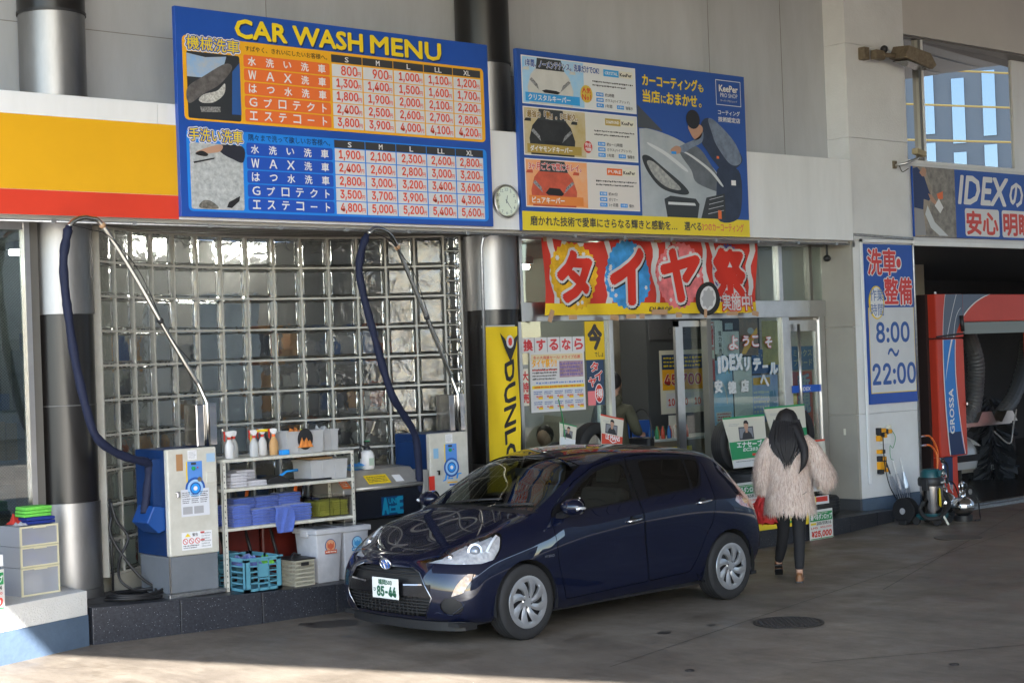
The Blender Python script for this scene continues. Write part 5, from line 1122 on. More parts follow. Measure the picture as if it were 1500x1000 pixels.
# ================================================================== WASH EQUIPMENT ON THE PLATFORM
CABW = M('cabinet_cream', (.60, .58, .52), .35, noise=(5, .10, (.50, .48, .42))); CABB = M('cabinet_blue', (.007, .034, .125), .4, noise=(3, .3)); PEDG = M('pedestal_grey', (.15, .165, .185), .5, noise=(3, .15))
SLEEVE = M('navy_hose_sleeve', (.006, .010, .034), .75, bump=(14, .8, 2)); DUR = M('mirror_steel', (.62, .60, .58), .10, 1, bump=(5, .35, 1))
def spray_machine(x, y, z, lab, pipe, hose, full):
    t = thing('hose_machine', lab, 'hose machine', (x, y, z), 0, 'self-service hose machines')
    L = lambda pts: [(a-x, b-y, c-z) for a, b, c in pts]
    w_, d = .515, .56
    B(0, .555, 0, .60, 0, .035).build('base_plate', GALV, t, bevel=.004); B(.03, w_, .05, d, .035, .352).build('pedestal', PEDG, t, bevel=.008)
    B(.028, .045, .046, .052, .04, .35).build('corner_trim', ALU, t)
    B(.045, w_-.0, .10, .62, .355, 1.275).build('blue_cabinet', CABB, t, bevel=.006)
    fr = B(.035, w_+.01, .035, .098, .353, 1.28).build('front_door', CABW, t, bevel=.012)
    Y = .032
    plate(t, 'blue_panel', .22, .375, .90, 1.165, M('panel_blue', (.10, .26, .66), .35), y=Y); plate(t, 'yellow_strip', .215, .228, .93, 1.165, YEL, y=Y-.0015)
    for r, m_ in ((.098, DBLUE), (.078, M('panel_pale', (.35, .55, .80), .4)), (.055, DBLUE), (.043, SKYB), (.02, WHITE)):
        pg(t, 'dial_ring', disc(.30, .93, r, r*.98), m_, Y-.002-(.1-r)*.05)
    text(t, 'JET', .195, .80, .22, .065, SKYB, y=Y-.002, bold=.05, shear=.3); plate(t, 'name_rule', .24, .37, .775, .787, ORG, y=Y-.002); plate(t, 'name_rule', .265, .37, .748, .766, DBLUE, y=Y-.002)
    MB().at((.285, Y-.004, 1.105), (PI/2, 0, 0)).lathe([(.018, 0), (.016, .012), (.001, .014)], 16).build('start_button', M('button_green', (.02, .32, .10), .3), t, smooth=40)
    MB().at((.33, Y-.003, 1.11), (PI/2, 0, 0)).lathe([(.007, 0), (.001, .006)], 10).build('lamp_button', RED, t); plate(t, 'display', .265, .315, 1.135, 1.155, CHAR, y=Y-.002)
    MB().at((.12, Y, .905)).box(-.012, .012, -.03, 0, -.04, .01).box(-.03, .01, -.035, -.02, -.005, .008).build('door_lock', CHROME, t, bevel=.003)
    plate(t, 'paper_label', .235, .325, 1.18, 1.262, WHITE, y=Y-.001); dashes(t, .245, .315, 1.19, 1.255, GREY, 6, y=Y-.002, cw=.012)
    if full:
        plate(t, 'wood_label', .12, .185, 1.09, 1.235, M('label_brown', (.38, .20, .09), .6), y=Y-.001); plate(t, 'notice', .155, .435, .69, .925, M('notice_paper', (.66, .67, .72), .6), y=Y-.003)
        for i in range(2):
            for k in range(3): dashes(t, .17+k*.088, .245+k*.088, .80+i*.055, .85+i*.055, CHAR, 3, y=Y-.004, seed=i*3+k, cw=.008)
        for k in range(2): plate(t, 'code_field', .17+k*.11, .265+k*.11, .71, .775, GREY, y=Y-.004)
        plate(t, 'warning_label', .15, .45, .40, .555, WHITE, y=Y-.001); pg(t, 'warning_sign', [(.18, .515), (.21, .545), (.24, .515)], YEL, Y-.002); text(t, '警告', .255, .515, .055, .028, CHAR, y=Y-.002)
        for k in range(3): pg(t, 'ban_ring', disc(.185+k*.06, .475, .026, .026, 16), RED, Y-.002); pg(t, 'ban_field', disc(.185+k*.06, .475, .020, .020, 16), WHITE, Y-.003); pg(t, 'ban_bar', [(.17+k*.06, .487), (.174+k*.06, .491), (.2+k*.06, .463), (.196+k*.06, .459)], RED, Y-.004)
        dashes(t, .165, .32, .41, .445, CHAR, 2, y=Y-.002, seed=5, cw=.01); dashes(t, .345, .44, .41, .545, GREY, 6, y=Y-.002, seed=8, cw=.01); plate(t, 'warning_head', .335, .375, .535, .55, RED, y=Y-.002); plate(t, 'warning_head', .335, .375, .47, .483, RED, y=Y-.002)
        B(.415, .505, Y-.006, .036, .965, 1.06).build('cover_plate', CABW, t, bevel=.003); plate(t, 'maker_label', .42, .505, 1.15, 1.225, M('label_pale_blue', (.35, .5, .68), .4), y=Y-.001)
        MB().at((.345, Y, .985+.02), (PI/2, 0, 0)).lathe([(.022, 0), (.02, .008), (.001, .008)], 16).build('coin_slot', M('brass', (.35, .28, .18), .4, .8), t)
    else:
        plate(t, 'wave_label', .075, .14, 1.03, 1.13, M('label_wave', (.25, .45, .65), .4), y=Y-.001)
    # nozzle holder and bucket-shaped rest on the side
    B(-.03, .045, .18, .46, .50 if 0 else .62, 1.2).build('side_recess', CABB, t)
    mb = MB().prism([(-.13, .66), (-.06, .80), (.05, .78), (.05, .58), (-.02, .56)], .12, .40, 'y'); mb.build('nozzle_rest', M('cabinet_blue_bright', (.010, .06, .24), .4), t, bevel=.01)
    # stainless exhaust box, pipe, hose
    bx = pipe[0][0]-x; by = pipe[0][1]-y
    B(bx-.105, bx+.02, by-.06, by+.16, 1.282, 1.655).build('exhaust_box', DUR, t, bevel=.008); B(bx+.02, bx+.11, by-.04, by-.02, 1.29, 1.66).build('heat_shield', DUR, t)
    MB().tube([(bx, by-.075, 1.28), (bx, by-.075, 1.66)]+[tuple(q) for q in spl(L(pipe)[1:], 6)], .021, 10).build('boom_pipe', M('boom_steel', (.55, .54, .50), .25, 1), t, smooth=True)
    Lp = L(pipe)
    for k in (3, 5): q = Vector(Lp[k]); MB().sphere(q, .03, 10, 6).build('pipe_joint', BLKP if k == 3 else TAPE, t, smooth=True)
    hs = spl(L(hose), 6); R = random.Random(5); rr = [.037+.003*math.sin(i*.9)+R.uniform(-.002, .002) for i in range(len(hs))]; rr[0] = rr[1] = .028
    MB().tube(hs, rr, 12).build('hose_sleeve', SLEEVE, t, smooth=True)
    # control wire hanging off the boom
    wr = [Vector(Lp[-1])+Vector((0, 0, .02))]+[Vector(Lp[k])+Vector((.05, -.03, -.10 if k % 2 else .0)) for k in (7, 5, 4, 3, 2)]
    MB().tube(spl(wr, 6), .0045, 5).build('control_wire', BLKP, t, smooth=True)
    return t
pipe1 = [(7.566, 12.92, 1.952), (7.537, 12.92, 2.105), (7.383, 12.9, 2.322), (7.15, 12.88, 2.685), (6.887, 12.85, 3.099), (6.588, 12.8, 3.499), (6.473, 12.78, 3.552), (6.387, 12.77, 3.554), (6.307, 12.76, 3.523), (6.263, 12.76, 3.476)]
hose1 = [(6.263, 12.76, 3.482), (6.235, 12.76, 3.373), (6.204, 12.76, 3.202), (6.208, 12.76, 2.976), (6.23, 12.76, 2.749), (6.263, 12.76, 2.464), (6.314, 12.76, 2.179), (6.367, 12.76, 1.948), (6.45, 12.78, 1.727), (6.622, 12.82, 1.589), (6.832, 12.86, 1.504), (6.99, 12.9, 1.46), (7.02, 12.93, 1.40), (7.01, 12.95, 1.25), (6.99, 12.96, 1.10), (6.97, 12.95, 1.02)]
pipe2 = [(10.577, 13.1, 1.907), (10.566, 13.1, 2.06), (10.453, 13.08, 2.272), (10.23, 13.05, 2.688), (9.994, 13.0, 3.094), (9.817, 12.95, 3.379), (9.701, 12.9, 3.493), (9.567, 12.85, 3.539), (9.455, 12.83, 3.541), (9.388, 12.83, 3.494)]
hose2 = [(9.371, 12.83, 3.487), (9.301, 12.83, 3.342), (9.26, 12.83, 3.146), (9.298, 12.83, 2.917), (9.389, 12.83, 2.59), (9.494, 12.83, 2.226), (9.604, 12.83, 1.926), (9.758, 12.88, 1.753), (9.938, 12.93, 1.522), (10.00, 12.97, 1.234), (10.02, 13.0, 1.0), (10.04, 13.1, .85)]
spray_machine(7.055, 12.705, .288, 'cream and blue hose machine left of the shelf rack, with paper notices and grey pedestal', pipe1, hose1, True)
spray_machine(10.10, 12.92, .25, 'cream and blue hose machine behind the car bonnet, right of the dark washing bench', pipe2, hose2, False)

# ---- steel shelf rack
rack = thing('shelf_rack', 'cream slotted-angle shelf rack full of towels and bottles between the machines', 'shelf rack', (7.64, 12.75, .27))
rw, rd = 1.42, .42; sh = [.535, .885, 1.145]
for xx in (0, rw-.03):
    for yy in (0, rd-.03):
        mb = MB().box(xx, xx+.035, yy, yy+.004, .0, 1.17).box(xx if xx == 0 else xx+.031, (xx if xx == 0 else xx+.031)+.004, yy, yy+.035, 0, 1.17); mb.build('post', SHELFW, rack)
        hl_ = MB()
        for k in range(22): hl_.box(xx+.014, xx+.021, yy-.001, yy+.001, .03+k*.052, .044+k*.052)
        hl_.build('bolt_hole', BLKP, rack)['kind'] = 'stuff'
for z in sh: B(.001, rw+.004, -.004, rd+.004, z, z+.028).build('shelf', SHELFW, rack, bevel=.003)
SX, SY, SZ = 7.64, 12.75, .27
top = [SZ+z+.028 for z in sh]
# towels
TB = M('towel_blue', (.080, .135, .46), .95, bump=(120, .5), sheen=.3, noise=(30, .2)); TW = M('towel_white', (.55, .54, .58), .95, bump=(120, .5), noise=(30, .15))
def stack(x, y, z, w_, d, n, th, m, lab, seed, grp='folded towel stacks', nm='towel_stack'):
    R = random.Random(seed); t = thing(nm, lab, 'towels', (x, y, z), R.uniform(-.04, .04), grp)
    for i in range(n):
        o = R.uniform(-.006, .006); p = R.uniform(-.006, .006); s = th*R.uniform(.85, 1.0)
        pts = [(0, 0), (w_*.02, s*.9), (w_*.3, s*.97), (w_*.7, s), (w_*.985, s*.92), (w_, s*.4), (w_*.98, 0)]
        mb = MB().prism([(a+o, b) for a, b in pts], p, d+p, 'y'); ob = mb.build('towel', m, t, bevel=.003, smooth=50); ob.location = (0, 0, i*th)
    return t
b = top[0]
stack(7.765, 12.80, b, .185, .17, 8, .024, TB, 'tall stack of blue towels at the left front of the lower shelf', 1); stack(7.962, 12.80, b, .185, .16, 6, .0235, TB, 'second stack of blue towels from the left at the front of the lower shelf', 2)
stack(7.70, 13.0, b, .16, .16, 8, .023, TB, 'blue towel stack half hidden behind the left post of the rack', 3); stack(7.90, 13.0, b, .22, .16, 9, .026, TB, 'blue towel stack at the back left of the lower shelf', 4)
stack(8.13, 13.0, b, .24, .16, 9, .026, TB, 'blue towel stack at the back middle of the lower shelf', 5); stack(8.385, 13.0, b, .24, .16, 9, .0275, TB, 'highest blue towel stack at the back, left of the yellow towel tub', 6)
stack(8.37, 12.82, b, .245, .16, 6, .025, TB, 'blue towel stack beside the yellow towel tub', 7)
stack(8.15, 12.84, b, .20, .15, 6, .023, TB, 'blue towel stack under the loosely hanging blue towel', 8)
hg = [[(8.165+.19*i/10+.012*math.sin(j*.6+i), 12.735-.012*(j > 3)+.07*max(0, (4-j))/4*1.6+.006*math.sin(i*1.3+j*.5), .985-.0*j-(max(0, j-3)/9)*.235-.004*abs(math.sin(i*.8))) for i in range(11)] for j in range(13)]
tag(MB().grid(hg).build('hanging_towel', TB, None, smooth=True, fix=False), 'loose blue towel hanging over the front edge of the lower shelf', 'towel')
b = top[1]
stack(7.77, 12.82, b, .17, .18, 5, .026, TW, 'pile of folded white cloths at the left front of the middle shelf', 11, 'folded white cloths', 'cloth_stack'); stack(7.93, 13.0, b, .20, .14, 5, .028, TW, 'pile of folded white cloths at the back of the middle shelf', 12, 'folded white cloths', 'cloth_stack'); stack(7.96, 12.85, b, .20, .17, 2, .026, TW, 'two folded white cloths lying flat beside the dustpan', 13, 'folded white cloths', 'cloth_stack')
dp = thing('dustpan', 'black dustpan with blue brush handle on the middle shelf', 'dustpan', (8.16, 12.85, b)); MB().prism([(0, .0), (.26, 0), (.24, .035), (.15, .075), (.03, .05)], 0, .17, 'y').build('pan', BLKP, dp, bevel=.006); MB().tube([(.10, .05, .03), (.19, .05, .07), (.25, .05, .10), (.37, .05, .105)], [.02, .014, .011, .013], 8).build('handle', SKYB, dp, smooth=True)
tag(B(0, .42, 0, .2, 0, .018).build('rubber_mat', BLKP, None, loc=(8.42, 12.80, b)), 'thin black rubber mat lying on the middle shelf', 'mat')
PLC = M('milky_plastic', (.60, .60, .61), .35, trans=.35, ior=1.2, noise=(8, .1)); PLT = thin_glass('clear_tub', (.80, .80, .80), mirror=.05); PLT2 = M('tub_film', (.7, .7, .7), .25, trans=.75, ior=1.1)
def tub(x, y, z, w_, d, h, lab, m, wall=.006, nm='plastic_tub', taper=.03):
    t = thing(nm, lab, 'tub', (x, y, z)); T_ = taper
    def ring(k, zz): e = T_*(1-zz/h)*w_; return [(e+k, e*.5+k, zz), (w_-e-k, e*.5+k, zz), (w_-e-k, d-e*.5-k, zz), (e+k, d-e*.5-k, zz)]
    mb = MB(); mb.grid([ring(wall, .008), ring(wall, h), ring(0, h), ring(0, 0)], closed=True); mb.poly(ring(wall, .008)); mb.poly(ring(0, 0)[::-1]); mb.build('tub_body', m, t)
    mb = MB(); r = [(-.008, -.008, h-.014), (w_+.008, -.008, h-.014), (w_+.008, d+.008, h-.014), (-.008, d+.008, h-.014)]; r2_ = [(a, b_, h) for a, b_, _ in r]; r3 = ring(0, h); r4 = [(a, b_, h-.014) for a, b_, _ in r3]
    mb.grid([r4, r, r2_, r3], closed=True).build('rim', m, t)
    for k in range(1, 3): B(w_*k/3-.004, w_*k/3+.004, -.004+T_*w_*.3, .002+T_*w_*.3, .01, h-.015).build('rib', m, t)
    return t
YT = M('towel_yellow', (.56, .55, .10), .95, bump=(120, .5), noise=(30, .2)); OT = M('cloth_orange', (.72, .24, .05), .9, bump=(100, .5), noise=(25, .25))
def heap(x, y, z, w_, d, h, m, lab, cat, nm, seed):
    R = random.Random(seed); n, k = 16, 12; mb = MB()
    rows = [[(w_*i/n, d*j/k, (h*(.55+.45*math.sin(i*1.1+seed+j*.5)*math.cos(j*.9+seed)) +R.uniform(-.12, .12)*h)*min(1, 4*min(i/n, 1-i/n))*min(1, 4*min(j/k, 1-j/k))) for i in range(n+1)] for j in range(k+1)]
    o = mb.grid(rows).build(nm, m, None, smooth=True, fix=False); o.location = (x, y, z); return tag(o, lab, cat)
b = top[0]; tub(8.68, 12.79, b, .36, .30, .19, 'clear tub of folded yellow towels at the right of the lower shelf', PLT)
for k in range(2): stack(8.70+k*.165, 12.81, b+.01, .155, .25, 7, .020, YT, ['left stack of yellow towels inside the clear tub', 'right stack of yellow towels inside the clear tub'][k], 20+k, 'yellow towels in the tub')
b = top[1]; tub(8.62, 12.82, b, .42, .30, .185, 'milky tub with a cardboard lid on the right of the middle shelf', PLC)
tag(B(0, .24, 0, .2, 0, .018).build('cardboard_sheet', M('cardboard', (.36, .22, .11), .8), None, loc=(8.66, 12.85, b+.19), rot=(0, 0, .05)), 'brown cardboard sheet on top of the milky tub', 'cardboard')
heap(8.86, 12.86, b+.17, .15, .2, .04, TW, 'crumpled white cloth on the milky tub of the middle shelf', 'cloth', 'crumpled_cloth', 3)
b = top[2]; t1 = tub(8.38, 12.84, b, .41, .26, .205, 'milky tub with orange gloves showing on the top shelf', PLC); tub(8.795, 12.95, b, .24, .2, .20, 'milky tub with crumpled film at the right end of the top shelf', PLC)
pg(t1, 'front_opening', [(.20+.085*math.cos(a), .13+.10*math.sin(a)) for a in [2*PI*k/20 for k in range(20)]], BLKP, -.012)
heap(8.50, 12.80, b+.055, .16, .06, .10, OT, 'crumpled orange glove in the opening of the milky tub', 'glove', 'orange_glove', 5); heap(8.45, 12.86, b+.15, .3, .2, .075, YT, 'yellow cloth heaped in the milky tub on the top shelf', 'cloth', 'yellow_cloth', 7); heap(8.47, 12.88, b+.18, .14, .12, .06, OT, 'orange cloth on top of the yellow cloth', 'cloth', 'orange_cloth', 8)
heap(8.82, 12.97, b+.15, .2, .16, .09, M('film_white', (.6, .6, .62), .3, trans=.4), 'crumpled clear film in the right tub of the top shelf', 'film', 'plastic_film', 12)
tag(MB().tube(spl([(8.13, 13.02, b), (8.12, 13.02, b+.16), (8.16, 13.02, b+.22), (8.30, 13.0, b+.225)], 5), .014, 6).build('yellow_hook', YEL, None, smooth=True), 'yellow bent handle behind the spray bottles', 'handle')
tag(B(0, .08, 0, .06, 0, .045).build('sponge', SKYB, None, bevel=.005, loc=(8.305, 12.80, b)), 'small blue sponge beside the tub on the top shelf', 'sponge')
BOT = M('bottle_milky', (.62, .63, .63), .3, trans=.3, ior=1.2); REDP = M('red_plastic', (.62, .05, .03), .35); WHP = M('white_plastic', (.72, .72, .72), .35)
def bottle(x, y, lab, body, neck, rz=0):
    t = thing('spray_bottle', lab, 'spray bottle', (x, y, top[2]), rz, 'spray bottles on the top shelf')
    pr_ = [(.043, 0), (.046, .01), (.046, .09), (.040, .125), (.022, .155), (.014, .17)]
    MB().at((0, 0, 0), (0, 0, 0), (1, .68, 1)).lathe(pr_, 20).build('bottle', body, t, smooth=50); MB().lathe([(.017, .168), (.017, .19)], 14).build('collar', REDP if neck != 'o' else ORR, t, smooth=50)
    MB().prism([(-.045, .225), (-.03, .205), (-.012, .19), (.012, .19), (.028, .21), (.032, .235), (.0, .245), (-.04, .24)], -.012, .012, 'y').build('spray_head', WHP, t, bevel=.003)
    MB().prism([(-.048, .222), (-.040, .216), (-.046, .18), (-.040, .155), (-.047, .155), (-.054, .18)], -.007, .007, 'y').build('trigger', REDP, t); B(-.055, -.043, -.008, .008, .222, .242).build('nozzle', REDP, t)
for x, y, lb, bd, nk in ((7.81, 12.90, 'white spray bottle nearest the left post, with red trigger', M('bottle_white', (.66, .66, .66), .35), 'r'), (7.915, 13.0, 'clear-grey spray bottle just behind the leftmost white one', BOT, 'r'), (8.07, 12.90, 'broad milky spray bottle with white head in the middle', BOT, 'r'),
    (8.235, 13.02, 'white spray bottle behind the broad milky one', _M['bottle_white'], 'r'), (8.335 if 0 else 8.30, 12.93, 'spray bottle filled with amber liquid beside the tub', M('bottle_amber', (.60, .36, .16), .3, trans=.2, ior=1.2), 'o')): bottle(x, y, lb, bd, nk)
# red bins glimpsed behind the rack, black poles
for i, (x, w_) in enumerate(((7.90, .44), (8.36, .42))):
    tag(B(0, w_, 0, .25, 0, .50).build('red_bin', M('red_bin', (.10, .012, .008), .4, noise=(2, .4)), None, bevel=.02, loc=(x, 13.28, .27)), ['left dark red bin behind the rack', 'right dark red bin behind the rack'][i], 'bin', 'dark red bins behind the rack')
for i in range(4):
    x = 8.0+i*.27; o = thing('squeegee_pole', ['black and orange pole leaning behind the lower shelf, leftmost', 'black and orange pole leaning behind the lower shelf, second from left', 'black and orange pole leaning behind the lower shelf, third from left', 'black and orange pole leaning behind the lower shelf, rightmost'][i], 'pole', (x, 13.22, .27), 0, 'poles leaning behind the rack')
    MB().cyl((0, .0, .0), (-.10, .08, .55), .016).build('pole', BLKP, o, smooth=True); MB().cyl((-.1, .08, .55), (-.05+.0, .04, .92), .017).build('grip', ORR if i % 2 else BLKP, o, smooth=True)

# ---- crates, basket, bins
def crate(t, w_, d, h, m, bars, name='crate_body', tap=.02, fh=.03):
    """open plastic crate: solid corner posts and rims, grille walls of bars"""
    mb = MB(); th = .006
    def wallX(y, s):
        mb.box(0, .05, y, y+th, 0, h); mb.box(w_-.05, w_, y, y+th, 0, h); mb.box(0, w_, y, y+th, 0, .03); mb.box(0, w_, y, y+th, h-.035, h)
        mb.box(w_*.36, w_*.64, y, y+th, h*.42, h-.10*h-.03); mb.box(w_*.34, w_*.37, y, y+th, 0, h); mb.box(w_*.63, w_*.66, y, y+th, 0, h)
        for k in range(1, bars): z = .02+(h-.05)*k/bars; mb.box(.04, w_*.36, y, y+th, z, z+.012); mb.box(w_*.64, w_-.04, y, y+th, z, z+.012)
        for k in range(1, 3): z = .02+(h*.42)*k/3; mb.box(w_*.36, w_*.64, y, y+th, z, z+.012)
    def wallY(x):
        mb.box(x, x+th, 0, .045, 0, h); mb.box(x, x+th, d-.045, d, 0, h); mb.box(x, x+th, 0, d, 0, .03); mb.box(x, x+th, 0, d, h-.035, h); mb.box(x, x+th, d*.46, d*.54, 0, h)
        for k in range(1, bars): z = .02+(h-.05)*k/bars; mb.box(x, x+th, .04, d-.04, z, z+.012)
    wallX(0, 1); wallX(d-th, -1); wallY(0); wallY(w_-th); mb.box(0, w_, 0, d, 0, .006)
    mb.box(-.012, w_+.012, -.012, .0, h-.012, h); mb.box(-.012, w_+.012, d, d+.012, h-.012, h); mb.box(-.012, 0, 0, d, h-.012, h); mb.box(w_, w_+.012, 0, d, h-.012, h)
    return mb.build(name, m, t)
cr_ = thing('blue_crate', 'light blue plastic crate with used towels under the rack', 'crate', (7.705, 12.53, .277)); crate(cr_, .375, .52, .30, M('crate_blue', (.10, .29, .38), .45, noise=(9, .12)), 5)
heap(7.73, 12.56, .49, .32, .45, .09, TB, 'heap of used blue towels in the light blue crate', 'towels', 'used_towels', 31); heap(7.93, 12.56, .50, .12, .14, .08, M('towel_green', (.16, .50, .06), .95, bump=(120, .5)), 'bright green towel in the light blue crate', 'towel', 'green_towel', 33)
cr2 = thing('blue_crate', 'light blue crate half hidden behind the left post of the rack', 'crate', (7.60, 13.0, .28)); crate(cr2, .36, .30, .30, _M['crate_blue'], 5)
bk = thing('beige_basket', 'beige perforated basket between the blue crate and the white bin', 'basket', (8.235, 12.55, .267)); bm_ = M('basket_beige', (.40, .38, .30), .5, noise=(9, .1)); mb = MB(); w_, d, h = .205, .30, .235
for k in range(16): mb.box(w_*k/15-.0035+.004, w_*k/15+.0035, 0, .005, 0, h); mb.box(w_*k/15-.0035+.004, w_*k/15+.0035, d-.005, d, 0, h)
for k in range(14): mb.box(0, .005, d*k/13-.004, d*k/13+.004, 0, h); mb.box(w_-.005, w_, d*k/13-.004, d*k/13+.004, 0, h)
for k in range(7): z = h*k/6.4; mb.box(-.002, w_+.002, -.003, .006, z, z+.012); mb.box(-.002, w_+.002, d-.005, d+.003, z, z+.012); mb.box(-.003, .006, 0, d, z, z+.012); mb.box(w_-.006, w_+.003, 0, d, z, z+.012)
mb.box(0, w_, 0, d, 0, .006); mb.build('lattice', bm_, bk); B(-.014, w_+.014, -.014, d+.014, h, h+.012).build('lid_tray', BLKP, bk, bevel=.004); B(.06, .14, -.016, -.010, h-.05, h-.02).build('hand_hole', BLKP, bk)
MB().tube(spl([(.0, .05, .245), (.05, .10, .29), (.12, .12, .27), (.19, .2, .26)], 5), .01, 6).build('cable', BLKP, bk, smooth=True)
BINW = M('bin_white', (.50, .50, .52), .4, noise=(4, .15, (.38, .38, .40)))
def bin_(x, y, z, lab, logo):
    t = thing('lidded_bin', lab, 'bin', (x, y, z), 0, 'white lidded bins'); w_, d, h = .29, .36, .46; e = .028
    r = lambda k, zz: [(k, k, zz), (w_-k, k, zz), (w_-k, d-k, zz), (k, d-k, zz)]
    MB().grid([r(e, 0), r(e*.7, .15), r(0, h)], closed=True).poly(r(e, 0)[::-1]).poly(r(0, h)).build('bin_body', BINW, t, bevel=.012, smooth=50)
    B(-.018, w_+.018, -.018, d+.018, h-.02, h+.03).build('lid', BINW, t, bevel=.01); B(-.024, w_+.024, .12, .24, h-.045, h+.02).build('clip', BINW, t, bevel=.006); B(.03, w_-.03, .03, d-.03, h+.031, h+.034).build('lid_window', M('smoke_lid', (.20, .21, .23), .2), t)
    L_ = M('logo_red', (.50, .10, .05), .5) if logo else M('logo_blue', (.05, .25, .50), .5)
    pg(t, 'logo_ring', disc(.15, .335, .062, .062, 20), M('logo_navy', (.08, .13, .25), .5), -.003); pg(t, 'logo_field', disc(.15, .335, .052, .054, 20), M('logo_orange', (.62, .30, .16), .5) if logo else M('logo_sky', (.25, .50, .68), .5), -.005)
    pg(t, 'logo_bear', [(.115, .37), (.13, .345), (.15, .36), (.17, .345), (.185, .37), (.185, .32), (.15, .295), (.115, .32)], L_, -.007); plate(t, 'logo_name', .085, .215, .262, .295, L_, y=-.008); text(t, 'マイクロ' if 0 else 'BEAR' if 0 else 'ベア', .10, .266, .10, .024, CREAM, y=-.010, bold=.02) if 0 else dashes(t, .095, .205, .268, .290, CREAM, 1, y=-.010, cw=.016)
    return t
bin_(8.51, 12.60, .26, 'white lidded bin with red and orange round logo', True); bin_(8.825, 12.62, .255, 'white lidded bin with blue round logo beside the car nose', False)

# ---- stainless washing bench
wb = thing('washing_bench', 'low stainless washing bench with dark front panel behind the car bonnet', 'washing machine', (9.20, 12.96, .25))
SS = M('bench_steel', (.42, .40, .37), .38, .45, noise=(4, .2)); DKP = M('bench_panel', (.012, .014, .02), .25, coat=.5)
MB().prism([(.0, .785), (.01, .82), (.20, .965), (.5, .975), (.5, .785)], 0, .84, 'x').build('top_housing', SS, wb, bevel=.01)
MB().cyl((.02, .0, .80), (.82, .0, .80), .022, 12).build('roller', SS, wb, smooth=True)
B(.0, .86, .02, .06, .50, .78).build('front_panel', DKP, wb, bevel=.006); B(.84, .90, -.01, .5, .50, .93).build('end_cheek', SS, wb, bevel=.008); MB().prism([(-.01, .5), (-.01, .80), (.19, .955), (.5, .965), (.5, .5)], -.13, -.002, 'x').build('end_cheek', SS, wb, bevel=.008)
B(.06, .80, .1, .5, .0, .5).build('stand', M('stand_dark', (.03, .03, .03), .5), wb)
AQ = M('bench_lettering', (.01, .20, .32), .35); plate(wb, 'lettering_ground', .335, .60, .52, .70, M('bench_blue', (.005, .03, .10), .35), y=.017)
text(wb, 'A', .345, .535, .07, .15, AQ, y=.014, bold=.08); text(wb, 'E', .53, .535, .06, .15, AQ, y=.014, bold=.08); text(wb, 'UNI', .42, .63, .10, .05, AQ, y=.014, bold=.06); mb = MB().rect(.425, .52, .54, .56, .014); mb.rect(.425, .445, .56, .61, .014); mb.rect(.50, .52, .56, .61, .014); mb.rect(.425, .52, .585, .603, .0135).build('lettering', AQ, wb, fix=False)
o = plate(wb, 'red_label', -.115, -.02, .0, .17, ORR, y=0); o.location = (0, .005, .815); o.rotation_euler = (-.917, 0, 0); dashes(o, -.105, -.03, .02, .15, CREAM, 5, y=-.003, cw=.012, seed=3)
o = plate(wb, 'yellow_label', .20, .47, .0, .13, YEL, y=0); o.location = (0, .022, .834); o.rotation_euler = (-.917, 0, 0); o2 = dashes(o, .22, .45, .02, .11, CHAR, 4, y=-.003, cw=.014, seed=4)
o = plate(wb, 'white_label', .53, .63, .0, .10, WHITE, y=0); o.location = (0, .025, .838); o.rotation_euler = (-.917, 0, 0)
o = B(0, .07, -.004, 0, .0, .14).build('side_label', RED, wb); o.location = (.905, -.012, .72)
sp = thing('pressure_sprayer', 'white pressure sprayer with black pump head on the washing bench', 'sprayer', (9.545, 13.2, 1.205 if 0 else 1.215)); MB().lathe([(.065, 0), (.072, .01), (.072, .13), (.06, .17), (.03, .19)], 20).build('tank', WHP, sp, smooth=50); MB().lathe([(.035, .188), (.035, .215), (.02, .23)], 14).build('cap', BLKP, sp, smooth=50); MB().cyl((0, 0, .22), (0, 0, .27), .009).box(-.03, .03, -.01, .01, .262, .275).build('pump_handle', BLKP, sp); MB().tube([(-.0, 0, .21), (-.075, 0, .235), (-.09, 0, .20), (-.085, 0, .11)], .011, 6).build('grip', BLKP, sp, smooth=True); plate(sp, 'label', -.03, .03, .04, .11, M('sprayer_label', (.4, .5, .42), .5), y=-.073); B(-.025, .025, -.012, .012, .272, .28).build('pump_knob', GRN, sp)
for k in range(3):
    heap(9.30+k*.03, 13.15, 1.205+k*.025, .24, .2, .03, [SKYB, M('cloth_pale_blue', (.3, .5, .6), .8), SKYB][k], ['lowest blue cloth on the left of the washing bench', 'pale blue cloth between the two blue ones on the bench', 'topmost blue cloth on the left of the washing bench'][k], 'cloth', 'blue_cloth', 40+k)

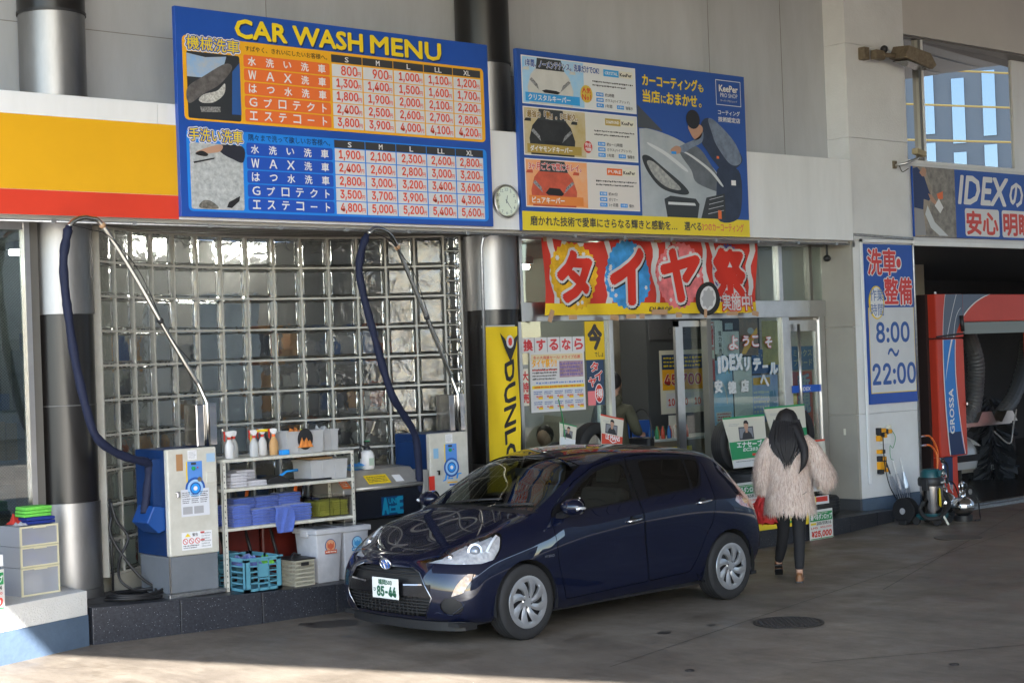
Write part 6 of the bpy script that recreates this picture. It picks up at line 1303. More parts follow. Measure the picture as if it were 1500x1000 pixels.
# ---- drawer unit, towels, cables at the left
du = thing('drawer_unit', 'three-drawer clear plastic chest with cream frames on the low wall', 'drawer unit', (5.765, 12.80, .456), math.radians(9))
DF = M('drawer_frame', (.62, .58, .40), .5); DP = M('drawer_film', (.50, .52, .57), .4); DP.node_tree.nodes['Principled BSDF'].inputs['Alpha'].default_value = .38; DSd = M('drawer_side_film', (.48, .50, .55), .5); DSd.node_tree.nodes['Principled BSDF'].inputs['Alpha'].default_value = .6
zs = [0, .232, .403, .571]
for i in range(3):
    z0, z1 = zs[i], zs[i+1]-.004; dr = bpy.data.objects.new('drawer', None); COL.objects.link(dr); dr.parent = du
    mb = MB().box(0, .362, -.004, .012, z0, z0+.014); mb.box(0, .362, -.004, .012, z1-.014, z1); mb.box(0, .014, -.004, .012, z0+.014, z1-.014); mb.box(.348, .362, -.004, .012, z0+.014, z1-.014); mb.build('front_frame', DF, dr)
    B(.014, .348, .0, .006, z0+.014, z1-.014).build('front_pane', DP, dr); B(.0, .004, .012, .30, z0, z1).build('side_pane', DSd, dr); B(.358, .362, .012, .30, z0, z1).build('side_pane', DSd, dr); B(.004, .358, .012, .30, z1-.004, z1).build('top_pane', DSd, dr); B(.12, .24, -.010, -.004, z1-.02, z1-.008).build('pull', DF, dr)
    B(.004, .358, .296, .30, z0, z1).build('back_pane', DSd, dr)
for i, (x, y, z, w_, d, h, m, lb) in enumerate(((5.79, 12.86, .87, .26, .2, .13, TB, 'blue cloths visible in the top drawer'), (5.80, 12.86, .70, .25, .2, .12, TB, 'blue cloth in the middle drawer'), (5.82, 12.83, .69, .16, .1, .08, TW, 'white cloth in the middle drawer'))): heap(x, y, z, w_, d, h, m, lb, 'cloth', 'stored_cloth', 50+i)
tag(B(0, .17, 0, .1, 0, .14).build('small_box', M('small_box', (.66, .64, .60), .6), None, loc=(5.82, 12.87, .47), rot=(0, 0, .15)), 'white carton with print in the bottom drawer', 'box')
GT = M('towel_lime', (.16, .60, .08), .9, bump=(120, .5), noise=(30, .2)); NB = M('towel_royal', (.012, .03, .20), .9, bump=(120, .5))
stack(5.86, 12.87, 1.03, .25, .2, 2, .03, NB, 'dark blue folded cloths under the green ones on the drawer unit', 61, None, 'cloth_stack'); stack(5.85, 12.88, 1.09, .24, .18, 3, .028, GT, 'bright green folded cloths on top of the drawer unit', 62, None, 'cloth_stack')
heap(5.78, 13.0, 1.03, .2, .12, .10, M('cloth_red', (.5, .03, .03), .9), 'red cloth behind the green cloths on the drawer unit', 'cloth', 'red_cloth', 63); heap(5.745, 12.84, 1.03, .12, .10, .03, TW, 'white rag on the left of the drawer unit', 'cloth', 'white_rag', 64)
CABL = M('black_cable', (.012, .012, .013), .5)
cb_ = thing('cable_coil', 'black hoses coiled on the platform between column and hose machine', 'hose', (0, 0, 0))
for k in range(5):
    pts = [(6.86+.035*k*.3+(.26-.012*k)*math.cos(a), 12.98+(.20-.01*k)*math.sin(a), .315+.018*(k % 3)+.01*math.sin(a*2+k)) for a in [2*PI*i/28 for i in range(29)]]; MB().tube(pts, .013, 6).build('hose_loop', CABL, cb_, smooth=True)
MB().tube(spl([(6.82, 13.27, 1.12), (6.86, 13.25, .95), (6.95, 13.22, .80), (6.85, 13.2, .62), (6.80, 13.1, .45), (6.95, 13.05, .34), (7.2, 13.2, .34)], 6), .013, 6).build('hose', CABL, cb_, smooth=True)
MB().tube(spl([(6.83, 13.28, 1.0), (6.80, 13.26, .85), (6.88, 13.2, .65), (7.0, 13.1, .45), (7.1, 13.05, .36), (7.02, 12.9, .34)], 6), .013, 6).build('hose', CABL, cb_, smooth=True)
tag(MB().tube([(6.83, 13.3, .31), (6.83, 13.3, 1.15)], .011, 6).build('riser_pipe', CABL, None, smooth=True), 'thin black pipe rising beside the left column base', 'pipe')
# ================================================================== SHOP FRONT DETAILS
def sheet(nm, lab, cat, x, z, w_, h, m, y, group=None, rot=None, th=.002):
    t = thing(nm, lab, cat, (x, y, z), 0, group); B(0, w_, 0, th, 0, h).build('paper', m, t)
    if rot: t.rotation_euler = rot
    return t
PAPER = M('paper_white', (.68, .68, .70), .6); LRED = M('letter_red', (.60, .05, .06), .5); YF = Y0-.012
ls = sheet('window_lettering', 'row of white paper sheets with red characters across the shop window', 'poster', 11.79, 2.30, .945, .16, M('paper_shadow', (.35, .35, .38), .6), YF)
for k, ch in enumerate('換するなら'):
    plate(ls, 'letter_sheet', .01+k*.188, .188+k*.188-.004, .0, .165, PAPER, y=-.003); text(ls, ch, .035+k*.188, .025, .125, .115, LRED, y=-.006, bold=.04, edge=(PINK, .03))
ps = sheet('price_poster', 'large tyre price poster with orange heading and two rows of price boxes on the window', 'poster', 11.905, 1.65, .815, .655, PAPER, YF)
plate(ps, 'head_field', .02, .79, .56, .63, M('poster_pale_yellow', (.72, .62, .40), .5), y=-.003); text(ps, 'タイヤ祭り!!', .03, .49, .36, .085, ORG, y=-.005, bold=.05); text(ps, '冬の大商談セール! ドライブ応援', .05, .575, .70, .038, RED, y=-.005, bold=.02, res=1)
plate(ps, 'photo_field', .43, .79, .37, .55, M('poster_mauve', (.45, .30, .36), .5, noise=(14, .5)), y=-.004); dashes(ps, .44, .78, .38, .54, M('poster_purple', (.2, .15, .4), .5), 4, y=-.006, seed=2, cw=.03)
dashes(ps, .03, .40, .345, .48, CHAR, 4, y=-.004, seed=3, cw=.02); dashes(ps, .03, .40, .44, .475, RED, 1, y=-.005, seed=4, cw=.025); dashes(ps, .08, .78, .30, .335, M('poster_blue_print', (.15, .25, .55), .5), 1, y=-.004, seed=5, cw=.03); plate(ps, 'rule_field', .02, .80, .255, .29, YEL, y=-.004); dashes(ps, .05, .75, .258, .287, RED, 1, y=-.006, seed=6, cw=.025)
for r in range(2):
    for k in range(5):
        x0 = .03+k*.153; z0 = .025+r*.112; plate(ps, 'price_box', x0, x0+.145, z0, z0+.10, M('box_pale', (.60, .62, .66), .5), y=-.004); dashes(ps, x0+.01, x0+.13, z0+.055, z0+.095, DBLUE, 2, y=-.006, seed=r*5+k, cw=.012); plate(ps, 'price_tab', x0+.075, x0+.14, z0+.005, z0+.03, YEL, y=-.005); text(ps, '¥8,800' if r else '¥6,980', x0+.045, z0+.018, .09, .026, RED, y=-.0065, bold=.05, res=1)
im = sheet('yellow_poster', 'yellow poster with one big dark character at the right of the shop window', 'poster', 12.745, 2.20, .30, .43, M('poster_yellow', (.74, .50, .02), .5), YF)
text(im, '今', .05, .12, .20, .27, M('poster_dark', (.05, .045, .05), .5), y=-.004, bold=.07); text(im, 'でしょ', .14, .03, .13, .055, BLACK, y=-.004, bold=.02)
tv = sheet('tyre_letters_poster', 'dark blue poster with red slanted characters and a red oval below the yellow poster', 'poster', 12.755, 1.69, .26, .51, M('poster_navy', (.03, .06, .12), .5), YF)
for k, (ch, x, z) in enumerate((('タ', .06, .38), ('イ', .12, .28), ('ヤ', .02, .21))): text(tv, ch, x, z, .11, .10, RED, y=-.006, bold=.05, edge=(WHITE, .08))
pg(tv, 'oval', disc(.175, .13, .065, .11), WHITE, -.004); pg(tv, 'oval_field', disc(.175, .13, .055, .098), RED, -.006); text(tv, '得', .13, .08, .09, .10, WHITE, y=-.008, bold=.03); plate(tv, 'pink_field', .0, .12, .0, .16, PINK, y=-.003)
st = sheet('cut_out_lettering', 'narrow strip of red cut-out characters on cream paper at the left edge of the window', 'poster', 11.785, 1.73, .09, .40, CREAM, YF)
for k, ch in enumerate('大特売'): text(st, ch, .0, .27-k*.12, .09, .10, LRED, y=-.004, bold=.05)
# sliding glass at the right: lettering and posters
WP = M('wrapped_letter', (.62, .66, .70), .25, noise=(40, .3)); rd_ = sheet('glass_lettering', 'white cut-out greeting letters stuck in three rows on the right-hand sliding glass', 'lettering', 14.82, 1.66, .001, .001, PAPER, Y0-.014)
for ch, x, z, s_, ed_ in (('よ', .33, .60, .15, LRED), ('う', .58, .64, .11, LRED), ('こ', .75, .63, .12, LRED), ('そ', 1.0, .61, .12, LRED)): text(rd_, ch, x, z, s_, s_*1.05, WP, y=-.004, bold=.06, edge=(ed_, .05))
for ch, x, z, w_, h in (('I', .12, .33, .03, .17), ('D', .19, .345, .10, .17), ('E', .33, .36, .08, .17), ('X', .44, .36, .11, .17), ('リ', .60, .34, .08, .15), ('テ', .76, .34, .13, .13), ('ー', .93, .36, .10, .03), ('ル', 1.07, .28, .14, .13)): text(rd_, ch, x, z, w_, h, WP, y=-.004, bold=.09, edge=(M('letter_pale_blue', (.25, .42, .62), .4), .04))
for ch, x, z, w_ in (('安', .04, .09, .13), ('徳', .28, .07, .14), ('店', .52, .08, .13), ('へ', .88, .13, .15)): text(rd_, ch, x, z, w_, .14, WP, y=-.004, bold=.06, edge=(GREY, .03))
YB = Y0+.016
bp_ = sheet('blue_card_poster', 'pale blue poster behind the lettered sliding glass', 'poster', 14.86, 1.35, .36, .78, M('poster_sky', (.28, .52, .82), .5, noise=(4, .4, (.4, .55, .72))), YB); text(bp_, 'カードで', .10, .62, .22, .06, YEL, y=-.004, bold=.03); plate(bp_, 'white_field', .04, .32, .04, .16, PAPER, y=-.003); dashes(bp_, .06, .30, .05, .15, RED, 3, y=-.005, cw=.02, seed=9); pg(bp_, 'arc', [(.1+.16*math.cos(a), .25+.3*math.sin(a)) for a in [PI*k/12 for k in range(13)]]+[(.1+.14*math.cos(a), .25+.27*math.sin(a)) for a in [PI*(12-k)/12 for k in range(13)]], PAPER, -.004)
rs = sheet('red_strip_poster', 'narrow red and pink strip poster at the left of the sliding glass', 'poster', 14.83, 1.88, .085, .72, M('poster_rose', (.62, .25, .24), .5), YB); plate(rs, 'white_field', .01, .075, .42, .70, PAPER, y=-.003); text(rs, '給油中', .022, .44, .04, .24, RED, y=-.005, bold=.02); plate(rs, 'yellow_field', .01, .075, .28, .38, CREAM, y=-.003); plate(rs, 'red_field', .01, .075, .02, .26, RED, y=-.003)
wst = sheet('white_strip_poster', 'tall white notice with black characters behind the sliding glass', 'poster', 14.93, 2.21, .14, .40, PAPER, YB); 
for k, ch in enumerate('電力販売'): text(wst, ch, .06, .22-k*.07, .055, .055, CHAR, y=-.004, bold=.02)
sheet('blue_grey_card', 'small blue-grey card at the top of the sliding glass', 'poster', 15.12, 2.50, .14, .08, M('card_slate', (.30, .36, .45), .5), YB)
sheet('bright_glass_sheet', 'plain white sheet behind the lettering in the middle of the sliding glass', 'poster', 15.24, 1.30, .34, .86, PAPER, YB); sheet('bright_glass_backing', 'pale sheet behind the top row of letters on the sliding glass', 'poster', 15.08, 2.18, .29, .30, M('sheet_pale', (.6, .62, .64), .5), YB+.004)  # both sheets added to imitate the bright reflection on the glass
cp = sheet('car_poster', 'dark photo poster with orange streak at the top right of the sliding glass', 'poster', 15.38, 2.18, .34, .46, M('poster_brown', (.10, .07, .05), .4, noise=(6, .7, (.3, .16, .08))), YB); pg(cp, 'streak', [(.02, .02), (.10, .16), (.32, .34), (.33, .28), (.2, .12), (.1, .02)], ORG, -.004); pg(cp, 'lamp', disc(.2, .3, .06, .04), GREY, -.005)
yp = sheet('mustard_poster', 'mustard yellow poster behind the far right end of the sliding glass', 'poster', 15.80, 2.05, .30, .55, M('poster_mustard', (.45, .36, .10), .5, noise=(8, .3)), YB)
bq = sheet('card_campaign_poster', 'blue poster with grey katakana behind the sliding glass', 'poster', 15.60, 1.95, .50, .30, M('poster_blue', (.02, .10, .32), .5), YB+.01); text(bq, 'ミックス', .08, .17, .36, .09, GREY, y=-.004, bold=.03)
bq2 = sheet('mixed_poster', 'purple and blue mixed-print poster below the blue katakana one', 'poster', 15.58, 1.35, .50, .58, M('poster_mixed', (.20, .26, .58), .5, noise=(5, .7, (.5, .6, .8))), YB+.012); plate(bq2, 'orange_field', .03, .35, .46, .55, ORG, y=-.003); dashes(bq2, .03, .4, .1, .4, CREAM, 5, y=-.004, cw=.04, seed=12); text(bq2, '規会', .33, .08, .13, .30, M('poster_slate', (.15, .3, .5), .4), y=-.005, bold=.05)
# behind the hinged door
mx = sheet('card_sign', 'blue sign with pale katakana behind the hinged glass door', 'poster', 16.33, 1.97, .50, .30, M('sign_dull_blue', (.02, .13, .33), .5), Y0+.05); text(mx, 'ミックス', .10, .17, .36, .085, M('sign_khaki', (.42, .45, .36), .5), y=-.004, bold=.03); text(mx, 'プカード', .10, .05, .36, .085, _M['sign_khaki'], y=-.004, bold=.03)
sk = sheet('new_member_banner', 'red banner with blue-edged white characters behind the hinged glass door', 'banner', 16.40, 1.15, .42, .80, M('banner_red', (.45, .05, .04), .6), Y0+.08); text(sk, '新', .14, .56, .22, .20, M('banner_slate', (.25, .35, .45), .5), y=-.004, bold=.05, edge=(DBLUE, .05)); text(sk, '規', .14, .28, .22, .24, _M['banner_slate'], y=-.004, bold=.05, edge=(DBLUE, .05)); plate(sk, 'yellow_field', .0, .10, .1, .62, YEL, y=-.003)
# inside: wall, dark cabinet with price poster, calendar, counter
B(11.9, 24, 16.75, 16.8, .1, 3.6).build('inner_wall', M('beige_room_wall', (.36, .335, .275), .7, noise=(1.2, .1)), bld)
B(12.0, 13.1, 15.3, 15.34, 1.2, 2.6).build('notice_panel', M('panel_teal_grey', (.20, .25, .26), .4), bld)
cb2 = thing('dark_cabinet', 'dark grey cabinet inside behind the counter with the orange price poster on it', 'cabinet', (15.92, 15.56, .15)); B(0, 1.5, 0, .5, 0, 2.6).build('carcass', M('cabinet_dark', (.06, .065, .07), .5), cb2); B(.05, 1.45, -.01, 0, 2.28, 2.55).build('top_panel', M('cabinet_dark2', (.09, .09, .095), .5), cb2); text(cb2, 'COFFEE', .42, 2.34, .34, .10, CHAR, y=-.012, bold=.03)
pp = sheet('price_poster', 'orange price poster reading 45,700 on the dark cabinet inside', 'poster', 16.14, 1.42, .92, .86, CREAM, 15.54); plate(pp, 'top_field', .04, .88, .60, .80, M('poster_dkblue', (.02, .05, .14), .5), y=-.004); dashes(pp, .07, .84, .62, .78, YEL, 3, y=-.006, cw=.05, seed=21); plate(pp, 'orange_field', .04, .88, .32, .60, ORG, y=-.004); text(pp, '45,700', .08, .36, .72, .17, M('poster_red2', (.5, .04, .04), .5), y=-.007, bold=.05, edge=(CREAM, .05)); plate(pp, 'low_field', .04, .88, .03, .30, CREAM, y=-.004)
for k in range(3): plate(pp, 'offer_box', .10+k*.26, .34+k*.26, .08, .28, PAPER, y=-.006); text(pp, '10', .14+k*.26, .11, .12, .09, RED, y=-.008, bold=.05)
cl = sheet('wall_calendar', 'white month calendar with blue rules on the inner wall', 'calendar', 16.66, 1.93, .33, .46, PAPER, 16.70)
for k in range(3): plate(cl, 'rule', .02, .31, .05+k*.15, .065+k*.15, DBLUE, y=-.004)
for k in range(7): dashes(cl, .03+k*.042, .055+k*.042, .08, .34, RED if k in (0, 3) else CHAR, 6, y=-.004, cw=.02, seed=k)
sheet('notice_sheet', 'white notice with a teal block under the calendar', 'notice', 16.70, 1.52, .30, .38, PAPER, 16.70)
cn = thing('counter', 'light shop counter with yellow front sign and small products on top', 'counter', (14.9, 14.55, .15)); B(0, 1.6, 0, .6, 0, .98).build('counter_body', M('counter_wood', (.20, .15, .10), .5), cn); B(-.03, 1.63, -.03, .63, .98, 1.01).build('counter_top', M('counter_pale', (.5, .52, .5), .3), cn); plate(cn, 'front_sign', .05, .75, .74, .90, YEL, y=-.004); dashes(cn, .1, .7, .78, .87, RED, 1, y=-.006, cw=.06, seed=30)
R = random.Random(4); gc = [M('can_%d' % i, c, .3) for i, c in enumerate([(.02, .12, .35), (.5, .06, .03), (.04, .25, .10), (.6, .5, .42), (.55, .25, .04)])]
for i in range(13):
    q = (0, 0, 2, 4, 1, 2, 0, 1, 3, 4, 1, 3, 1)[i]; nth = ('first', 'second', 'third', 'fourth', 'fifth', 'sixth', 'seventh', 'eighth', 'ninth', 'tenth', 'eleventh', 'twelfth', 'last')[i]
    t = tag(MB().lathe([(.024, 0), (.026, .01), (.026, .10), (.012, .135), (.012, .16)], 12).build('product_can', gc[q], None, smooth=50), 'small %s can, %s from the left in the row on the counter' % (('blue', 'red', 'green', 'cream', 'orange')[q], nth), 'can', 'cans on the shop counter'); t.location = (14.98+i*.055, 14.62+.04*(i % 2), 1.16)
sheet('counter_card', 'cream handwritten card standing among the cans on the counter', 'card', 15.45, 1.18, .32, .26, CREAM, 14.75)
sheet('blue_box', 'blue box standing at the left end of the counter', 'box', 14.92, 1.18, .30, .22, DBLUE, 14.85, th=.12)

# ---- tyre displays
TYR = M('display_tyre', (.014, .014, .015), .65, bump=(90, .3))
def tyre(lab, x, y, z, lie=True, r=.31, w_=.2, rz=0, tilt=0, group='display tyres'):
    t = thing('tyre_display', lab, 'tyre', (x, y, z), rz, group); prof = [(r*.62, -w_*.42), (r*.72, -w_*.48), (r*.9, -w_*.46), (r*.975, -w_*.38), (r, -w_*.25), (r, w_*.25), (r*.975, w_*.38), (r*.9, w_*.46), (r*.72, w_*.48), (r*.62, w_*.42), (r*.62, -w_*.42)]
    mb = MB().at((0, 0, w_/2 if lie else r), (0 if lie else PI/2+tilt, 0, 0)); mb.lathe(prof, 44, cap=False); mb.build('carcass', TYR, t, smooth=35)
    mb = MB().at((0, 0, w_/2 if lie else r), (0 if lie else PI/2+tilt, 0, 0))
    for gz in (-.35, -.12, .12, .35): mb.lathe([(r+.001, gz*w_*.7-.004), (r+.001, gz*w_*.7+.004)], 40, cap=False)
    mb.build('tread_groove', BLKP, t); return t
def portrait(par, x, z, s, y):
    """small printed picture of a man in a dark jacket by a car window"""
    plate(par, 'picture_frame', x-.13*s, x+.42*s, z-.02*s, z+.30*s, M('pic_window', (.07, .07, .08), .4), y=y); plate(par, 'picture_glass', x-.10*s, x+.38*s, z+.02*s, z+.27*s, M('pic_pane', (.22, .23, .26), .4), y=y-.001)
    pg(par, 'picture_jacket', [(x-.04*s, z-.02*s), (x+.02*s, z+.14*s), (x+.10*s, z+.20*s), (x+.22*s, z+.19*s), (x+.32*s, z+.12*s), (x+.38*s, z-.02*s)], M('pic_jacket', (.03, .03, .035), .5), y-.002)
    pg(par, 'picture_neck', [(x+.11*s, z+.15*s), (x+.20*s, z+.15*s), (x+.19*s, z+.25*s), (x+.12*s, z+.25*s)], SKIN, y-.003); pg(par, 'picture_face', disc(x+.155*s, z+.31*s, .075*s, .10*s, 18), SKIN, y-.004)
    pg(par, 'picture_hair', [(x+.065*s, z+.31*s), (x+.07*s, z+.42*s), (x+.12*s, z+.46*s), (x+.20*s, z+.455*s), (x+.25*s, z+.39*s), (x+.235*s, z+.31*s), (x+.215*s, z+.37*s), (x+.12*s, z+.385*s), (x+.085*s, z+.37*s)], M('pic_black_hair', (.015, .012, .012), .5), y-.005)
def card_display(lab, x, y, z, w_, h, col, head, code, rz=0, ry=0, s=1, top=None):
    t = thing('tyre_card', lab, 'display card', (x, y, z), rz, 'cardboard tyre cards'); t.rotation_euler = (-.10, ry, rz)
    sh_ = [(.14*w_, 0), (w_*1.0, 0), (w_*.97, h*.2), (w_*1.0, h), (0, h*.98), (.10*w_, h*.52), (.10*w_, h*.42)]
    MB().prism(sh_, 0, .012, 'y').build('card', M('card_beige', (.62, .60, .52), .5), t)
    pg(t, 'top_band', [(0, h*.945), (w_, h*.96), (w_, h), (0, h*.98)], top or col, -.002); pg(t, 'middle_band', [(.11*w_, h*.16), (w_*.972, h*.18), (w_*.985, h*.52), (.09*w_, h*.50)], col, -.002); pg(t, 'low_band', [(.135*w_, h*.01), (w_*.99, h*.01), (w_*.972, h*.16), (.125*w_, h*.145)], M('card_pale', (.64, .65, .66), .5), -.003)
    portrait(t, .42*w_ if w_ > .5 else .35*w_, h*.545, h*.78, -.004)
    text(t, head, .26*w_, h*.385, .60*w_, .07*h/.6, WHITE, y=-.005, bold=.05); text(t, code, .40*w_, h*.31, .34*w_, .035*h/.6, WHITE, y=-.005, bold=.05, shear=.3); plate(t, 'small_tag', .62*w_, .84*w_, h*.04, h*.085, YEL, y=-.005); dashes(t, .2*w_, .9*w_, h*.105, h*.135, CHAR, 1, y=-.005, cw=.02); dashes(t, .12*w_, .36*w_, h*.80, h*.86, GREY, 2, y=-.004, cw=.015)
    plate(t, 'small_mark', .60*w_, .68*w_, h*.21, h*.255, RED, y=-.005); return t
CGR = M('card_green', (.02, .27, .10), .45); CRD = M('card_red', (.62, .07, .035), .45)
card_display('green tyre card with portrait at the left of the right-hand tyre group', 14.39, 12.82, .88, .74, .605, CGR, 'エナセーブ', 'EC203'); card_display('green tyre card with portrait standing higher, behind the woman', 15.28, 12.95, .96, .76, .605, CGR, 'エナセーブ', 'EC203', top=CGR)
card_display('orange-red tyre card at the right, above the last tyre', 15.60, 12.86, .49, .70, .63, CRD, 'LE MANS', 'V')
tyre('upright tyre behind the left green card', 14.67, 12.98, .84, False); tyre('upright tyre behind the higher green card', 15.93, 13.10, .90, False); tyre('upright tyre behind the orange-red card', 16.10, 13.02, .44, False)
for k in range(3): tyre(['bottom tyre lying under the left green card', 'middle tyre lying under the left green card', 'top tyre lying under the left green card'][k], 14.88, 12.88, kz(14.8)+k*.205)
for k in range(3): tyre(['bottom tyre lying behind the woman', 'middle tyre lying behind the woman', 'top tyre lying behind the woman'][k], 15.60, 13.10, kz(15.5)+k*.205)
tyre('lying tyre at the right end by the price placard', 16.12, 12.98, kz(16.1)+.005, r=.31, w_=.24)
lb = sheet('tyre_label', 'red and white label strip on the lying tyre at the right end', 'label', 15.73, .36, .28, .10, PAPER, 12.66); plate(lb, 'red_field', .03, .25, .03, .09, RED, y=-.003); plate(lb, 'yellow_field', .0, .03, .0, .10, YEL, y=-.003)
# left pair inside the window area
card_display('white and red tyre card with portrait tilting left above the car roof', 12.42, 12.92, 1.20, .36, .43, CRD, 'LE MANS', 'V', ry=.22); card_display('small green-topped tyre card leaning behind the car roof', 11.84, 12.94, 1.25, .25, .32, M('card_white', (.6, .6, .6), .5), 'EC203', 'EC', ry=.25, top=CGR)
tyre('upright tyre behind the tilted red tyre card', 12.50, 13.06, .90, False, r=.31); tyre('upright tyre behind the small green-topped card', 12.0, 13.08, .74, False, r=.30)
for k in range(2): tyre(['bottom tyre under the tilted red tyre card', 'upper tyre under the tilted red tyre card'][k], 12.35, 13.0, kz(12.3)+k*.21)
tag(MB().tube(spl([(11.98, 12.96, 1.3), (11.93, 12.94, 1.58), (11.86, 12.92, 1.80)], 5), .006, 5).build('card_wire', GRN, None, smooth=True), 'thin green wire stem over the small tyre card', 'wire')
def placard(lab, x, y, z, w_, h, price, size, rz=0):
    t = sheet('price_placard', lab, 'price placard', x, z, w_, h, M('placard_white', (.66, .66, .64), .5), y, 'tyre price placards'); t.rotation_euler = (0, 0, rz)
    plate(t, 'green_field', .01, w_-.01, h*.62, h*.92, GRN, y=-.003); text(t, '選べるダンロップ', .02, h*.67, w_-.04, h*.18, WHITE, y=-.006, bold=.05); dashes(t, .03, w_-.1, h*.86, h*.91, CREAM, 1, y=-.005, cw=.02)
    text(t, size, w_*.30, h*.49, w_*.62, h*.10, CHAR, y=-.003, bold=.05); text(t, 'LM5', w_*.06, h*.36, w_*.28, h*.07, RED, y=-.003, bold=.04); text(t, '¥30,000', w_*.45, h*.36, w_*.48, h*.07, RED, y=-.003, bold=.05); text(t, price, w_*.08, h*.06, w_*.84, h*.22, RED, y=-.003, bold=.09, shear=.1)
    plate(t, 'yellow_tab', .02, w_*.28, h*.50, h*.57, YEL, y=-.003); plate(t, 'rule', .01, w_-.01, .004, .014, GRN, y=-.003); return t
placard('price placard 25,000 hanging on the kerb in front of the right-hand tyre', 15.22, 12.335, .0, .45, .345, '¥25,000', '205/55R16', .03)
placard('price placard left of the woman, partly behind the car tail', 13.98, 12.40, .41, .46, .345, '¥16,900', '195/65R15')
yl = sheet('yellow_price_strip', 'yellow printed strip lying along the kerb edge behind the woman', 'banner', 14.15, .20, 1.05, .16, M('strip_cloth_yellow', (.74, .56, .03), .6), 12.325); text(yl, 'タイヤ祭', .08, .05, .38, .08, RED, y=-.004, bold=.04); dashes(yl, .5, .98, .03, .12, GRN, 2, y=-.004, cw=.05, seed=41)
placard('price placard 7,200 hanging at the far left edge, under a red card', 5.12, 12.31, .44, .345, .31, '¥6,800', '155/65R14', .31)
card_display('orange-red tyre card cut by the left edge of the picture', 4.95, 12.30, .86, .50, .62, CRD, 'LE MANS', 'V', rz=.31)
tyre('lying tyre at the left picture edge on the low wall', 5.12, 12.66, .456, r=.30, w_=.2); tyre('upright tyre at the left picture edge', 5.08, 12.62, .66, False, r=.29)
sheet('tyre_label', 'small red and white label at the left picture edge', 'label', 5.28, .78, .14, .09, PAPER, 12.36)
# small camera under the fascia
sc_ = thing('small_camera', 'small black camera hanging under the fascia end', 'camera', (16.94, 13.28, 3.40)); MB().cyl((0, 0, 0), (0, 0, .17), .014).build('stem', BLKP, sc_); MB().at((0, 0, -.02)).sphere((0, 0, 0), .055, 14, 8, (1, .8, .8)).build('housing', BLKP, sc_, smooth=True)
# ================================================================== RIGHT-HAND SIDE
MR = M('machine_red', (.58, .055, .03), .28, noise=(1.2, .12)); MG = M('machine_slate', (.10, .13, .19), .35); MBL = M('machine_blue', (.02, .20, .62), .3); MDB = M('machine_navy', (.01, .03, .10), .35)
gw_ = thing('wash_machine', 'red and blue portal car wash machine standing in the dark bay', 'car wash machine', (19.43, 13.40, 0))
W_ = .66
B(0, W_, 0, .30, .66, 2.30).build('tower_body', MR, gw_, bevel=.02); B(0, W_, -.004, .30, 2.315, 2.925).build('tower_head', MR, gw_, bevel=.015); B(-.06, -.002, .12, .30, .0, 2.92).build('side_channel', M('machine_dark', (.03, .02, .02), .5), gw_)
B(W_+.002, 3.6, .0, .28, 2.53, 2.92).build('portal_beam', MR, gw_, bevel=.015); B(W_+.002, 3.6, .03, .28, 2.36, 2.525).build('beam_underside', M('beam_grey', (.22, .25, .25), .5), gw_)
def bez(a, b, c, n=14): return [((1-t)**2*a[0]+2*t*(1-t)*b[0]+t*t*c[0], (1-t)**2*a[1]+2*t*(1-t)*b[1]+t*t*c[1]) for t in [k/n for k in range(n+1)]]
def band(nm, l, r, m, y): pg(gw_, nm, l+r[::-1], m, y)
band('slate_swoosh', bez((.24, 2.92), (.16, 2.62), (.15, 2.32)), bez((.655, 2.92), (.655, 2.7), (.655, 2.32))[:8]+bez((.655, 2.6), (.5, 2.45), (.45, 2.32)), MG, -.006)
band('white_line', bez((.235, 2.92), (.155, 2.62), (.145, 2.32)), bez((.245, 2.92), (.165, 2.62), (.155, 2.32)), WHITE, -.008)
for o_ in (.0, .16): band('white_line', bez((.50+o_*.6, 2.92-o_*1.2), (.36+o_*.5, 2.65), (.24+o_, 2.32)), bez((.512+o_*.6, 2.92-o_*1.2), (.372+o_*.5, 2.65), (.252+o_, 2.32)), WHITE, -.009)
band('slate_swoosh', bez((.665, 2.92), (.665, 2.7), (.665, 2.62)), bez((1.35, 2.92), (.95, 2.84), (.68, 2.62)), MG, -.003); band('white_line', bez((1.36, 2.92), (.96, 2.84), (.675, 2.61)), bez((1.33, 2.92), (.94, 2.85), (.675, 2.635)), WHITE, -.005)
band('blue_swoosh', bez((.14, 2.29), (.10, 1.6), (.22, .68)), bez((.44, 2.29), (.34, 1.7), (.57, .68)), MBL, -.004); band('navy_swoosh', [(.195, 1.0), (.205, .84), (.22, .68)], [(.49, 1.0), (.52, .84), (.57, .68)], MDB, -.006)
band('white_line', bez((.135, 2.29), (.09, 1.6), (.205, .68)), bez((.155, 2.29), (.115, 1.6), (.23, .68)), WHITE, -.008); band('white_line', bez((.44, 2.29), (.34, 1.7), (.575, .68)), bez((.455, 2.29), (.36, 1.7), (.59, .68)), WHITE, -.008); band('white_line', bez((.34, 2.29), (.22, 2.0), (.17, 1.7)), bez((.38, 2.29), (.25, 2.0), (.17, 1.7)), WHITE, -.008)
text(gw_, 'GROSSA', .235, .98, .105, .62, WHITE, y=-.010, bold=.05, turn=1)
MB().cyl((.60, -.03, 2.40), (.58, -.03, 2.62), .028).build('handle_grip', BLKP, gw_, smooth=True); MB().cyl((-.02, -.02, 2.33), (.64, -.02, 2.37), .012).build('handle_rod', BLKP, gw_); MB().at((.63, -.005, 1.38), (PI/2, 0, 0)).lathe([(.025, 0), (.02, .03), (.001, .03)], 12).build('lock', CHROME, gw_); MB().cyl((.16, .1, 2.925), (.16, .1, 2.96), .018).build('top_bolt', ALU, gw_)
